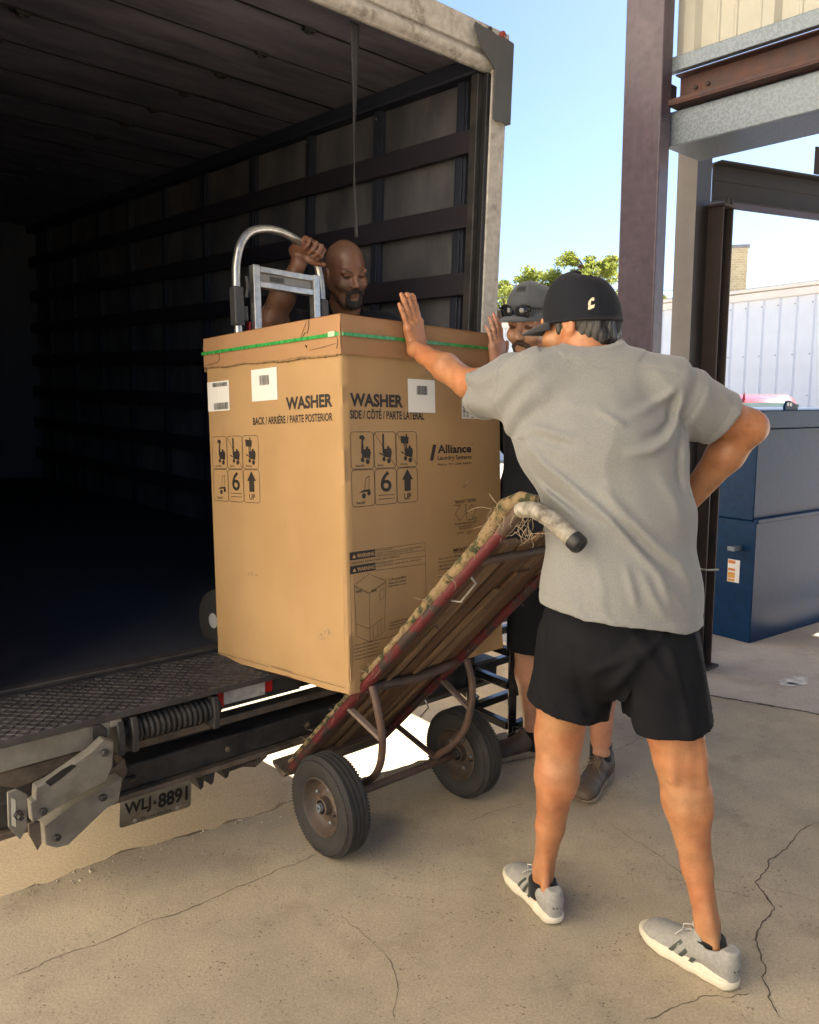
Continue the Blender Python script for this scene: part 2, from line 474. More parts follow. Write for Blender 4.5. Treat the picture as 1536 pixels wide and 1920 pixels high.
# cream building added out of frame on the left to bounce sunlight in
wh = empty('bounce_building', 'cream metal building added out of frame to bounce sunlight into the dock', 'building', dk(-7.6, -3, -.5))
WO = dk(-7.6, -3, -.5)
M_CREAM = mat('cream bounce wall', (.82, .74, .60), .6, var=.06, scale=1)
def wsh(): 
    m = MB(); prof = [(0, 0), (.8, 0), (.83, .04), (.97, .04), (1.0, 0)]; n = len(prof); v = []
    for z in (0, 11.5): v += [(d, y, z) for y, d in prof]
    m.add(v, [(i, i + 1, n + i + 1, n + i) for i in range(n - 1)], CM0); return m
CM0 = Matrix(((E2.x, N2.x, 0, 0), (E2.y, N2.y, 0, 0), (0, 0, 1, 0), (0, 0, 0, 1)))
me = wsh().mesh('wall_panel')
for i in range(-4, 10):
    o = link('wall_panel', me, M_CREAM, wh, tuple(N2 * i))
mb = MB(); mb.box(-8, -.05, -4, 10, 0, 11.4, CM0); obj('bounce_body', mb, M_CREAM, wh)
mb = MB(); mb.box(-8.2, .25, -4.2, 10.2, 11.5, 11.65, CM0); obj('roof', mb, M_ROOFM, wh)

# ------------------------------------------------------------------ the second steel frame (taupe post, dark rusty post and cross beam)
fr2 = empty('steel_frame', 'taupe and rusty brown steel frame standing right of the maroon column', 'steel frame', (1.5, 4.4, 0))
FO = (1.5, 4.4, 0)
C2 = fr(1.440, 4.30)
mb = MB(); mb.box(0, .004, 0, .108, 0, 2.755, C2); obj('post_face', mb, M_TANFACE, fr2, .0, rel=FO)
mb = MB(); mb.box(.0045, .155, .002, .108, 0, 2.75, C2); obj('post', mb, M_DARKBROWN, fr2, .004, rel=FO)  # same post: one taupe face, the other faces dark brown
C3 = fr(1.592, 4.33)
mb = MB()     # H section post
mb.box(0, .012, 0, .10, 0.012, 2.44, C3); mb.box(.012, .10, .044, .056, 0.012, 2.44, C3); mb.box(.10, .112, 0, .10, .012, 2.44, C3)
obj('rusty_post', mb, M_DARKRUST, fr2, .003, rel=FO)
mb = MB(); mb.box(-.03, .14, -.03, .13, 0, .012, C3); obj('base_plate', mb, M_DARKRUST, fr2, .002, rel=FO)
mb = MB(); mb.box(-.012, .124, -.012, .112, 2.44, 2.452, C3); obj('cap_plate', mb, M_DARKRUST, fr2, .002, rel=FO)
for x in (.03, .075):
    mb = MB(); mb.lathe([(.011, 2.452), (.011, 2.468), (.007, 2.47), (.007, 2.485)], 6, C3 @ T(x, -.004, 0)); obj('bolt', mb, M_DARKRUST, fr2, rel=FO)
bd = Vector((.907, .42, 0)); b0 = Vector((1.53, 4.46, 0))
B2 = Matrix(((bd.x, -bd.y, 0, b0.x), (bd.y, bd.x, 0, b0.y), (0, 0, 1, 0), (0, 0, 0, 1)))
mb = MB()
mb.box(.06, 4.5, -.06, .06, 2.486, 2.498, B2); mb.box(.06, 4.5, -.006, .006, 2.498, 2.60, B2); mb.box(.06, 4.5, -.06, .06, 2.68, 2.69, B2); mb.box(.06, 4.5, -.006, .006, 2.60, 2.68, B2)
obj('cross_beam', mb, M_DARKBROWN, fr2, .002, rel=FO)
mb = MB(); mb.box(.74, .82, -.058, -.05, 2.695, 2.84, B2); obj('drilled_plate', mb, M_DARKRUST, fr2, .002, rel=FO)
# faded strap tied round the rusty post
mb = MB()
mb.tube([C3 @ Vector(p) for p in ((-.006, -.008, .56), (.12, -.008, .545), (.12, .108, .55), (-.006, .108, .56))], .006, 6, closed=True)
tag(obj('tie_rope', mb, mat('faded rope', (.32, .30, .24), .9, scale=60, bump=.5)), 'faded rope tied round the rusty post beside the blue container', 'rope')

# ------------------------------------------------------------------ white metal building behind
wb = empty('metal_building', 'long white ribbed metal building with gutter behind the dock yard', 'building', (8.78, 18.1, 0))
M_WHITE = mat('white wall sheet', (0.70, 0.79, 0.91), 0.45, var=.05, scale=1.2)
M_GUT = mat('white gutter', (0.80, 0.79, 0.76), 0.4, var=.05, scale=2)
wd = Vector((-0.571, 0.821, 0))
WM = Matrix(((-wd.y, -wd.x, 0, 0), (wd.x, -wd.y, 0, 0), (0, 0, 1, 0), (0, 0, 0, 1)))   # x = outwards (to us), y = towards us along the wall
WM = Matrix(((-wd.y, -wd.x, 0, 0), (wd.x, -wd.y, 0, 0), (0, 0, 1, 0), (0, 0, 0, 1)))
def wsheet():
    m = MB(); prof = [(0, 0), (.27, 0), (.295, .05), (.345, .05), (.37, 0), (.4, 0)]
    n = len(prof); v = []
    for z in (-.5, 3.78): v += [(d, y, z) for y, d in prof]
    m.add(v, [(i, i + 1, n + i + 1, n + i) for i in range(n - 1)]); return m
me = wsheet().mesh('wall_panel')
for i in range(-44, 16):
    o = link('wall_panel', me, M_WHITE, wb); o.matrix_local = WM @ T(0, .4 * i, 0)
scr = MB(); scr.lathe([(.012, 0), (.012, .006), (.006, .009)], 6); sme = scr.mesh('screw')
sv_ = MB()
for i in range(-16, 10):
    for z in (3.6, 2.5, 1.6, .7):
        sv_.lathe([(.014, 0), (.014, .008), (.006, .011)], 6, WM @ T(.052, .4 * i + .32, z) @ Matrix.Rotation(R(90), 4, 'Y'))
o = obj('screws', sv_, M_GALV, wb); tag(o, kind='stuff')
mb = MB(); mb.box(-.05, .16, -18, 6.5, 3.76, 3.92, WM); obj('gutter', mb, M_GUT, wb, .015)
mb = MB(); mb.box(-.05, .20, -18, 6.5, 3.94, 4.02, WM); obj('eave_trim', mb, M_GUT, wb, .012)
mb = MB(); mb.add([(.2, -18, 4.03), (.2, 6.5, 4.03), (-9, 6.5, 4.9), (-9, -18, 4.9)], [(0, 1, 2, 3)], WM); obj('roof', mb, M_GUT, wb)
mb = MB(); mb.box(-9, -.02, 6.4, 6.45, -.5, 4.0, WM); obj('end_wall', mb, M_WHITE, wb)

# brick block standing up behind its roof
ch = empty('brick_tower', 'tan brick tower top rising behind the white metal building', 'tower', (11.2, 31, -.5))
m_, N_, L_, b_ = newmat('tan brick')
tc_ = N_.new('ShaderNodeTexCoord'); bk = N_.new('ShaderNodeTexBrick'); bk.inputs['Scale'].default_value = 3.0
bk.inputs['Color1'].default_value = (.46, .38, .22, 1); bk.inputs['Color2'].default_value = (.36, .29, .17, 1); bk.inputs['Mortar'].default_value = (.5, .46, .36, 1)
mpp = N_.new('ShaderNodeMapping'); mpp.inputs['Rotation'].default_value = (R(90), 0, 0)
L_.new(tc_.outputs['Object'], mpp.inputs[0]); L_.new(mpp.outputs[0], bk.inputs[0]); L_.new(bk.outputs[0], b_.inputs['Base Color']); b_.inputs['Roughness'].default_value = .9
mb = MB(); mb.box(-.95, .95, -.9, .9, 0, 7.35); obj('shaft', mb, m_, ch)
mb = MB(); mb.box(-1.0, 1.0, -.95, .95, 7.35, 7.47); obj('cap', mb, mat('tower cap', (.2, .2, .2), .8), ch)
ch.rotation_euler = (0, 0, R(-12))

# ------------------------------------------------------------------ blue container
bn = empty('waste_container', 'glossy dark blue steel waste container standing on the apron', 'container', dk(3.178, .141, -.006))
M_BLUE = scratched('glossy blue paint', (0.004, 0.030, 0.085), (0.008, 0.036, 0.078), 0.32, amount=0.12, scale=4, bump=.05, spec=.16, streak=(.05, .045, .04), streak_amt=.35)
CM = Matrix(((E2.x, N2.x, 0, 0), (E2.y, N2.y, 0, 0), (0, 0, 1, 0), (0, 0, 0, 1)))
def cpart(name, mb, m=M_BLUE, bevel=.006, par=None):
    o = obj(name, mb, m, par or bn, bevel); return o
mb = MB(); mb.box(0, 3.4, 0, 1.9, 0, .75, CM); cpart('lower_body', mb)
mb = MB(); mb.box(.0, 3.4, .02, 1.9, .752, 1.30, CM); cpart('upper_body', mb)
mb = MB(); mb.box(-.0, 3.4, -.012, .018, .735, .765, CM); cpart('ledge', mb)
mb = MB(); mb.box(-.01, 3.42, -.012, 1.92, 1.302, 1.41, CM); cpart('top_rim', mb)
mb = MB(); mb.box(-.085, -.001, .08, .13, .565, .595, CM); cpart('step_bracket', mb, M_GALV, .004)
mb = MB()
MZ = CM @ T(.34, .02, 1.41) @ Matrix.Rotation(R(90), 4, 'X')
lug = [(-.07, 0), (-.075, .02), (-.055, .055), (-.03, .06), (.07, .03), (.075, 0)]
mb.prism(lug, -.008, .008, MZ); cpart('lifting_lug', mb, M_BLUE, .002)
for x, y in ((-.045, .035), (-.012, .033)):
    mb = MB(); mb.lathe([(.012, -.0095), (.012, .0095)], 14, MZ @ T(x, y, 0)); cpart('lug_hole', mb, mat('hole daylight', (.75, .75, .75), .6), 0)  # pale discs; daylight through the holes is put into their colour
mb = MB(); mb.box(-.0035, -.0015, .09, .17, .36, .50, CM); lbl = cpart('warning_label', mb, mat('white label', (.75, .74, .7), .5), 0)
for z0, z1, c in ((.475, .495, (.62, .2, .05)), (.43, .445, (.62, .2, .05)), (.385, .42, (.65, .3, .06)), (.365, .38, (.65, .3, .06))):
    mb = MB(); mb.box(-.0055, -.0037, .12, .166, z0, z1, CM); cpart('label_stripe', mb, mat('orange print', c, .5), 0, lbl)

# ------------------------------------------------------------------ red car
M_RED = mat('red car paint', (.28, .012, .018), .25, var=.05, coat=.6)
M_GLASS = mat('car glass', (.16, .22, .21), .06, var=.1, spec=.8)
M_TYRE = mat('tyre rubber', (.02, .02, .021), .8, scale=30, bump=.3)
car = empty('parked_car', 'red car with sloping rear window parked behind the blue container', 'car', (4.72, 11.6, -.006))
car.rotation_euler = (0, 0, R(-24))
prof = [(-2.2, .35, .80), (-2.15, .75, .86), (-1.95, 1.0, .86), (-.9, 1.02, .86), (.9, 1.0, .86), (1.9, .9, .85), (2.2, .7, .80), (2.25, .35, .78)]
# lower body as a lofted tub (length along y, rear towards us at -y)
mb = MB(); sec = []
for (y, ztop, hw) in [(-2.2, .78, .78), (-2.12, .98, .86), (-1.6, 1.02, .89), (0, 1.0, .9), (1.2, .98, .89), (1.9, .9, .84), (2.2, .7, .72)]:
    sec.append([(-hw + .05, y, .25), (-hw, y, .45), (-hw, y, ztop - .18), (-hw + .08, y, ztop), (hw - .08, y, ztop), (hw, y, ztop - .18), (hw, y, .45), (hw - .05, y, .25)])
v = [p for s_ in sec for p in s_]; f = []
for i in range(len(sec) - 1):
    for k in range(8):
        f.append((i*8+k, i*8+(k+1) % 8, (i+1)*8+(k+1) % 8, (i+1)*8+k))
f.append(tuple(range(8))); f.append(tuple(range((len(sec)-1)*8, len(sec)*8))[::-1])
mb.add(v, f); obj('body', mb, M_RED, car, .03, seg=3)
mb = MB(); sec = []
for (y, z, hw) in [(-1.75, 1.0, .76), (-1.15, 1.46, .60), (-.6, 1.56, .60), (.1, 1.57, .60), (.5, 1.48, .6), (1.2, 1.0, .74)]:
    sec.append((y, z, hw))
v = []; f = []
for (y, z, hw) in sec:
    v += [(-.80, y, .99), (-hw, y, z - .06), (-hw + .09, y, z), (hw - .09, y, z), (hw, y, z - .06), (.80, y, .99)]
for i in range(len(sec) - 1):
    for k in range(5): f.append((i*6+k, (i+1)*6+k, (i+1)*6+k+1, i*6+k+1))
mb.add(v, f); obj('cabin', mb, M_RED, car, smooth=35)
mb = MB(); mb.add([(-.60, -1.74, 1.035), (.60, -1.74, 1.035), (.50, -1.185, 1.452), (-.50, -1.185, 1.452)], [(0, 1, 2, 3)]); obj('rear_window', mb, M_GLASS, car)
for s_ in (-1, 1):
    mb = MB(); mb.add([(s_ * .80, -1.2, 1.06), (s_ * .80, .9, 1.06), (s_ * .635, .35, 1.44), (s_ * .635, -.95, 1.44)], [(0, 1, 2, 3)]); obj('side_window', mb, M_GLASS, car)
    for y in (-1.35, 1.4):
        mb = MB(); mb.lathe([(.2, -.1), (.32, -.1), (.34, -.07), (.34, .07), (.32, .1), (.2, .1)], 24, T(s_ * .80, y, .34) @ Matrix.Rotation(R(90), 4, 'Y')); obj('wheel', mb, M_TYRE, car)
    mb = MB(); mb.box(s_ * .72 - .08, s_ * .72 + .08, -2.2, -2.12, .78, .92); obj('tail_light', mb, mat('tail lamp', (.3, .01, .01), .2), car, .02)
mb = MB(); mb.add([(-.02, -1.1, 1.49), (.02, -1.1, 1.49), (.015, -.90, 1.545), (-.015, -.90, 1.545), (0, -1.06, 1.60)], [(0, 1, 4), (1, 2, 4), (2, 3, 4), (3, 0, 4)]); obj('antenna_fin', mb, M_RED, car)

# ------------------------------------------------------------------ pine trees
M_LEAF = mat('pine foliage', (.20, .23, .05), .7, col2=(.07, .10, .03), scale=1.2, spec=.25)
_t = M_LEAF.node_tree; _p = _t.nodes['Principled BSDF']; _tr = _t.nodes.new('ShaderNodeBsdfTranslucent'); _tr.inputs[0].default_value = (.34, .38, .07, 1)
_ms = _t.nodes.new('ShaderNodeMixShader'); _ms.inputs[0].default_value = .5
_t.links.new(_p.outputs[0], _ms.inputs[1]); _t.links.new(_tr.outputs[0], _ms.inputs[2]); _t.links.new(_ms.outputs[0], _t.nodes['Material Output'].inputs[0])
M_BARK = mat('pine bark', (.16, .10, .065), .9, scale=12, bump=.6)
def pine(x, y, top, rad, low, label, seed):
    rg = np.random.default_rng(seed)
    t = empty('pine_tree', label, 'tree', (x, y, -.5), group='pine trees beyond the white building')
    H = top + .5
    mb = MB(); mb.tube([(0, 0, 0), (.08, .05, H * .4), (-.05, .1, H * .75), (0.05, .05, H * .97)], [.24, .18, .10, .03], 9)
    clumps = []
    for i in range(64):
        z = low + .5 + (H - low - .9) * (i / 63.0) ** .8
        a = rg.uniform(0, 6.283); k = 1 - ((z - low - .5) / (H - low)) ** 3 * .6
        r = rad * k * rg.uniform(.35, 1.0)
        p = np.array([math.cos(a) * r, math.sin(a) * r, z + .25 * r])
        mb.tube([(0, 0, z - .5), tuple(p * np.array([.5, .5, 1]) - np.array([0, 0, .2])), tuple(p)], [.06, .04, .015], 5)
        clumps.append((p, rg.uniform(.22, .5) * (.6 + .4 * k)))
    clumps.append((np.array([0, 0, H - .2]), .3))
    obj('trunk', mb, M_BARK, t)
    V = []; F = []; b = 0
    for c, r in clumps:
        n = int(520 * r)
        for _ in range(n):
            d = rg.normal(size=3); d /= np.linalg.norm(d)
            q = c + d * r * rg.uniform(.25, 1.0) ** .6 * np.array([1.15, 1.15, .72])
            u = rg.normal(size=3); u /= np.linalg.norm(u); w_ = np.cross(u, d); w_ /= max(1e-6, np.linalg.norm(w_))
            l, wd_ = rg.uniform(.06, .13), rg.uniform(.02, .045)
            V += [tuple(q - u * l), tuple(q + w_ * wd_), tuple(q + u * l), tuple(q - w_ * wd_)]
            F.append((b, b+1, b+2, b+3)); b += 4
    m2 = MB(); m2.v = V; m2.f = F
    obj('crown', m2, M_LEAF, t, smooth=0)
pine(5.6, 38, 7.3, 2.1, 2.6, 'tall pine crown just left of the dark cap, behind the power lines', 3)
pine(4.0, 36, 6.2, 2.3, 2.0, 'lower pine crown beside the truck corner', 5)
pine(8.1, 38, 8.0, 2.0, 3.6, 'pine crown showing above the dark cap', 8)
pine(13.0, 40, 6.6, 2.0, 3.0, 'pine crown glimpsed between the maroon column and taupe post', 11)
pine(6.95, 41, 7.2, 2.2, 2.6, 'pine half hidden behind the dark cap, between two taller pines', 14)
for k, z in enumerate((6.15, 5.72)):
    mb = MB(); P = []
    for i in range(21):
        u = i / 20; P.append((-14 + 60 * u, 33 + 6 * u, z + .0 - 2.2 * u * (1 - u) * .6 + .3))
    mb.tube(P, .014, 5)
    tag(obj('power_line', mb, M_GALV), ['upper', 'lower'][k] + ' of two power lines crossing in front of the pine trees', 'wire')

# ------------------------------------------------------------------ low black steel cart frame by the dock edge
ct = empty('cart_frame', 'low black steel cart frame standing behind the old dolly', 'cart', (.36, 3.5, 0))
M_GLOSSBLK = mat('glossy black paint', (.012, .012, .014), .22, var=.3, scale=30)
A, B = Vector((.276, 3.58, 0)), Vector((.437, 3.36, 0)); off = RV * .42
def cbar(name, p, q, w=.034, h=.034):
    mb = MB(); mb.bar(p, q, w, h); obj(name, mb, M_GLOSSBLK, ct, .003, rel=(.36, 3.5, 0))
U = Vector((0, 0, 1))
for p in (A, B, A + off, B + off): cbar('post', p, p + U * .42)
dAB = (B - A).normalized() * .018
for z in (.075, .255, .40):
    cbar('rail', A + U * z + dAB, B + U * z - dAB)
    cbar('rail', A + off + U * z + dAB, B + off + U * z - dAB)
    cbar('cross_rail', A + U * z + RV * .018, A + off + U * z - RV * .018); cbar('cross_rail', B + U * z + RV * .018, B + off + U * z - RV * .018)
cbar('brace', A + off * .1 + U * .10, A + off * .1 + Vector((-.13, .1, .18)) + U * 0.0)
# ================================================================== THE TRUCK
TR = Matrix.Rotation(.739, 4, 'Z') @ Matrix.Rotation(.030, 4, 'X') @ Matrix.Rotation(.013, 4, 'Y')
TM = T(.367, 3.987, .503) @ TR
truck = empty('box_truck', 'white box truck backed up to the dock with its dark cargo box open', 'truck', matrix=TM)
M_TWHITE = scratched('worn white truck paint', (.50, .47, .43), (.30, .27, .23), .5, amount=.22, scale=6, bump=.2, streak=(.14, .12, .10), streak_amt=.5)
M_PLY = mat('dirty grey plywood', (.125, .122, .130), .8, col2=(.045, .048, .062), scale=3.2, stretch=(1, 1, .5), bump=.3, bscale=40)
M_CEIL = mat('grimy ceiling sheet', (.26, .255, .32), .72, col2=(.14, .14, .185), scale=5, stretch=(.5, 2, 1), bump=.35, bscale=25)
M_POST = mat('dark wall post', (.020, .025, .042), .6, scale=10)  # leans blue, like the other cargo colours, to imitate interior haze
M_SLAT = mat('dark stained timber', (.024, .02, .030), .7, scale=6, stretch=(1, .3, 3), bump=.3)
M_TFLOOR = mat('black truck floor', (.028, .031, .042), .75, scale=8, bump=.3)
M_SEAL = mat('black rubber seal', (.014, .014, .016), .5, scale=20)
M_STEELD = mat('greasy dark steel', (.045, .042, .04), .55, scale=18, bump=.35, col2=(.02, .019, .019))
M_DUSTY = mat('dusty grey steel', (.21, .195, .165), .6, scale=11, bump=.25, col2=(.13, .115, .09))
M_DUSTRUST = mat('dusty rusty steel', (.16, .12, .085), .75, scale=16, bump=.4, col2=(.08, .06, .045))
M_PLATE = mat('worn tread plate', (.085, .08, .08), .45, metal=.35, col2=(.045, .043, .045), scale=12, bump=.2)
LEN, WID, HI = 6.2, 2.44, 2.5
def tpart(name, mb, m, bevel=0, par=None, smooth=30):
    return obj(name, mb, m, par or truck, bevel, smooth)
def tb(x0, x1, y0, y1, z0, z1):
    m = MB(); m.box(x0, x1, y0, y1, z0, z1); return m
# shell
rw = tpart('right_wall', tb(-.03, 0, .03, LEN, -.12, HI + .08), M_TWHITE)
lw = tpart('left_wall', tb(-WID, -WID + .03, .03, LEN, -.12, HI + .08), M_TWHITE)
M_HAZEBLUE = mat('haze blue lining', (.065, .075, .11), .75, col2=(.045, .055, .08), scale=3)  # blue haze deep in the truck is put into this lining colour
fw = tpart('front_wall', tb(-WID + .03, -.03, LEN - .04, LEN, -.14, HI + .08), M_HAZEBLUE)
cl = tpart('ceiling', tb(-WID, 0, .03, LEN, HI + .02, HI + .085), M_TWHITE)
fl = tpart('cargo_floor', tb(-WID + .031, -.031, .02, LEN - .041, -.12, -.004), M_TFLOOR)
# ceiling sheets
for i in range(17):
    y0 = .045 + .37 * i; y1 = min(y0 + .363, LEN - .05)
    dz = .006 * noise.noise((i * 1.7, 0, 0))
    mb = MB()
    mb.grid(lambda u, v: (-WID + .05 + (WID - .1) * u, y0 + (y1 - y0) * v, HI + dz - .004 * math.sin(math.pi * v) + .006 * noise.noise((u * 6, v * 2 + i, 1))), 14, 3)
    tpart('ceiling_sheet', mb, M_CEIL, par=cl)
    mb = MB(); mb.box(-WID + .05, -.05, y1 + .001, y1 + .006, HI - .006, HI + .012); tpart('ceiling_seam', mb, M_SEAL, par=cl)
    for x in (-.80, -1.72):
        mb = MB(); mb.box(x - .028, x + .028, y1 - .012, y1 + .018, HI - .018, HI - .004); mb.box(x - .018, x + .006, y1 - .004, y1 + .012, HI - .026, HI - .018)
        tpart('roof_clip', mb, M_STEELD, .003, cl)
# right wall: posts, plywood panels, rub rails
posts = [.20 + .612 * i for i in range(10)]
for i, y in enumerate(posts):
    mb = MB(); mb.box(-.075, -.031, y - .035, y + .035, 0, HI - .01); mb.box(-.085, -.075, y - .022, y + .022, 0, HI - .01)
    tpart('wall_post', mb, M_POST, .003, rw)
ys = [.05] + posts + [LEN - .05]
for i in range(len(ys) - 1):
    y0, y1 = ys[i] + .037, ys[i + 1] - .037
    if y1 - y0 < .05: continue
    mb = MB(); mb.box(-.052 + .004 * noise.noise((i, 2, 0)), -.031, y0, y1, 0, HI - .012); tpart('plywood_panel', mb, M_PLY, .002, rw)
for z in (2.188, 1.858, 1.55, 1.24, .93, .62, .31):
    mb = MB()
    mb.grid(lambda u, v: (0, 0, 0), 1, 1)
    mb = MB(); mb.box(-.112, -.0855, .06, LEN - .05, z - .105, z); tpart('rub_rail', mb, M_SLAT, .004, rw)
for y in posts:
    mb = MB(); mb.box(WID * -1 + .031, -WID + .08, y - .035, y + .035, 0, HI - .01); tpart('wall_post', mb, M_POST, .003, lw)
mb = MB(); mb.box(-WID + .031, -WID + .04, .05, LEN - .05, 0, HI - .012); tpart('wall_lining', mb, M_HAZEBLUE, par=lw)
mb = MB(); mb.box(-.13, -.05, .04, LEN - .05, HI - .085, HI - .008); tpart('top_rail', mb, M_POST, .01, rw)
# daylight through pin holes high on the wall, imitated by small bright discs
for y in posts[1:3]:
    mb = MB(); mb.lathe([(.006, 0), (.006, .004)], 8, T(-.0865, y, HI - .12) @ Matrix.Rotation(R(-90), 4, 'Y')); tpart('daylight_dot', mb, M_GALV, par=rw)
# rear frame
hd = tpart('rear_header', tb(-WID, 0, -.012, .03, 2.475, 2.587), M_TWHITE, .006)
mb = MB()
mb.grid(lambda u, v: (-WID + (WID - .02) * u, .012 - .034 * math.sin(math.pi * min(1, v * 1.05)) , 2.402 + .075 * v), 1, 8)
mb.box(-WID, -.02, .004, .03, 2.405, 2.474); tpart('header_lip', mb, M_TWHITE, par=hd, smooth=60)
rj = tpart('rear_jamb', tb(-.102, 0, -.010, .03, -.12, 2.474), M_TWHITE, .006)
mb = MB(); mb.box(-.118, -.103, -.004, .06, 0, 2.40); mb.tube([(-.118, .004, 0), (-.118, .004, 2.40)], .008, 8); tpart('door_seal', mb, M_SEAL, .003, rj)
mb = MB(); mb.box(-.150, -.118, .03, .075, 0, 2.40); tpart('door_track', mb, M_STEELD, .004, rj)
lj = tpart('rear_jamb', tb(-WID, -WID + .102, -.010, .03, -.12, 2.474), M_TWHITE, .006)
# rubbery grey patch stuck over the corner of the frame, ragged at its edges
pp = [(-.262, 2.542), (-.255, 2.560), (-.20, 2.552), (-.10, 2.548), (-.013, 2.545), (-.004, 2.532), (-.004, 2.36), (-.002, 2.205), (-.03, 2.196), (-.06, 2.200), (-.10, 2.192), (-.116, 2.20), (-.119, 2.40), (-.150, 2.425), (-.205, 2.462), (-.245, 2.500)]
P2 = []
for i in range(len(pp)):
    a, b = pp[i], pp[(i + 1) % len(pp)]
    for k in range(5):
        t = k / 5; x = a[0] + (b[0] - a[0]) * t; z = a[1] + (b[1] - a[1]) * t
        j = .0035 if 0 < x + .3 else 0
        P2.append((x + j * noise.noise((x * 70, z * 70, 0)), z + j * noise.noise((x * 70, z * 70, 5))))
mb = MB(); mb.prism(P2, .0365, .041, Matrix.Rotation(R(90), 4, 'X'))
M_PATCH = mat('grey duct patch', (.075, .08, .085), .55, scale=7, bump=.35, bscale=14, bdist=.006)
tpart('corner_patch', mb, M_PATCH, .001)
mb = MB(); mb.box(-.006, .004, -.036, .05, 2.2, 2.545); tpart('corner_patch', mb, M_PATCH, .001)
mb = MB(); mb.lathe([(.018, 0), (.018, .012), (.008, .018)], 14, T(-.055, -.0125, 2.567) @ Matrix.Rotation(R(90), 4, 'X')); tpart('marker_light', mb, mat('dusty red lens', (.25, .04, .025), .35), .0)
mb = MB(); mb.lathe([(.011, 0), (.011, .006)], 12, T(-.135, -.0125, 2.57) @ Matrix.Rotation(R(90), 4, 'X')); tpart('marker_hole', mb, M_STEELD)
# webbing strap hanging from the header
SX = -.800
mb = MB()
def strap_pt(u, v):
    z = 2.43 - .82 * v; tw = 1.35 * v + .1
    wv = .026 * (1 - .55 * v) ; cx = SX + .012 * math.sin(v * 5) + .03 * v
    return (cx + (u - .5) * 2 * wv * math.cos(tw), .10 + .02 * math.sin(v * 4) + (u - .5) * 2 * wv * math.sin(tw), z)
mb.grid(strap_pt, 3, 50)
st = obj('pull_strap', mb, mat('grey webbing', (.045, .046, .052), .8, scale=80, bump=.4), None, smooth=60)
st.matrix_world = TM
sm = st.modifiers.new('thick', 'SOLIDIFY'); sm.thickness = .0025
tag(st, 'frayed grey webbing strap hanging from the truck door header', 'strap')

# ------------------------------------------------------------------ tail plate and lift gear
PD = .325
tpart('tail_plate', tb(-WID + .02, -.02, -PD, .016, -.028, -.006), M_PLATE, .002)
lug = MB()
ln, lw_ = .0135, .0055
for i in range(118):
    for j in range(16):
        x = -WID + .04 + .0203 * i; y = -PD + .008 + .0203 * j
        a = R(45) if (i + j) % 2 else R(-45)
        c, s_ = math.cos(a), math.sin(a)
        pts = [(-ln, 0, 0), (0, -lw_, 0), (ln, 0, 0), (0, lw_, 0), (-ln * .55, 0, .0034), (ln * .55, 0, .0034)]
        lug.add([(x + c * p - s_ * q, y + s_ * p + c * q, -.006 + r) for p, q, r in pts], [(0, 1, 5, 4), (1, 2, 5), (2, 3, 4, 5), (3, 0, 4)])
o = tpart('tread_lugs', lug, M_PLATE, smooth=0); tag(o, kind='stuff')
tpart('threshold', tb(-WID + .02, -.02, .0165, .06, -.004, .012), M_STEELD, .004)
# edge channel under the left part of the plate, cross tubes
tpart('plate_edge', tb(-WID + .02, -2.02, -PD + .002, -PD + .03, -.10, -.029), M_DUSTY, .004)
tpart('upper_rail', tb(-1.99, -.10, -.20, -.14, -.203, -.176), M_DUSTRUST, .004)
tpart('lower_beam', tb(-WID + .02, -.10, -.20, -.08, -.337, -.25), M_STEELD, .008)
tpart('beam_flange', tb(-WID + .02, -.10, -.222, -.06, -.358, -.3385), M_DUSTRUST, .003)
tpart('under_sill', tb(-WID + .04, -.04, .02, .10, -.24, -.121), M_STEELD, .008)
# torsion spring
hel = []
for i in range(12 * 14):
    a = i / 12 * 2 * math.pi
    hel.append((-1.93 + .26 * i / (12 * 14), -.285 + .034 * math.cos(a), -.088 + .034 * math.sin(a)))
mb = MB(); mb.tube(hel, .0085, 7); tpart('torsion_spring', mb, M_STEELD)
mb = MB(); mb.lathe([(.022, -.02), (.022, .34)], 14, T(-1.97, -.285, -.088) @ Matrix.Rotation(R(90), 4, 'Y')); tpart('hinge_pin', mb, M_STEELD)
for x in (-1.99, -1.945, -1.665):
    mb = MB(); mb.prism([(-.05, -.02), (.05, -.02), (.055, .03), (.02, .09), (-.04, .09), (-.055, .04)], -.011, .011, T(x, -.285, -.125) @ Matrix.Rotation(R(90), 4, 'Z') @ Matrix.Rotation(R(90), 4, 'X')); tpart('hinge_lug', mb, M_STEELD, .004)
mb = MB(); mb.box(-2.02, -1.985, -PD + .0, -PD + .05, -.05, -.029); tpart('weld_tab', mb, M_DUSTY, .003)
# reflective strip, red and white, worn
rs = tpart('reflector_plate', tb(-1.66, -1.28, -.262, -.252, -.115, -.02), M_STEELD, .002)
tpart('white_reflector', tb(-1.60, -1.435, -.2665, -.2625, -.098, -.040), mat('worn white reflector', (.5, .49, .45), .4, scale=30, var=.3), par=rs)
tpart('red_reflector', tb(-1.625, -1.6005, -.2665, -.2625, -.105, -.042), mat('red reflector', (.42, .015, .015), .35, scale=30, var=.4), par=rs)
tpart('red_reflector', tb(-1.4345, -1.405, -.2665, -.2625, -.092, -.030), mat('red reflector', (.42, .015, .015), .35, scale=30, var=.4), par=rs)
# lift arm: two bent steel arms with clevis plate at left
def plate_on(name, pts, y0, y1, m, bevel=.004, par=None):
    mm = MB(); mm.prism([(x, z) for x, z in pts], -y1, -y0, Matrix.Rotation(R(90), 4, 'X')); return tpart(name, mm, m, bevel, par)

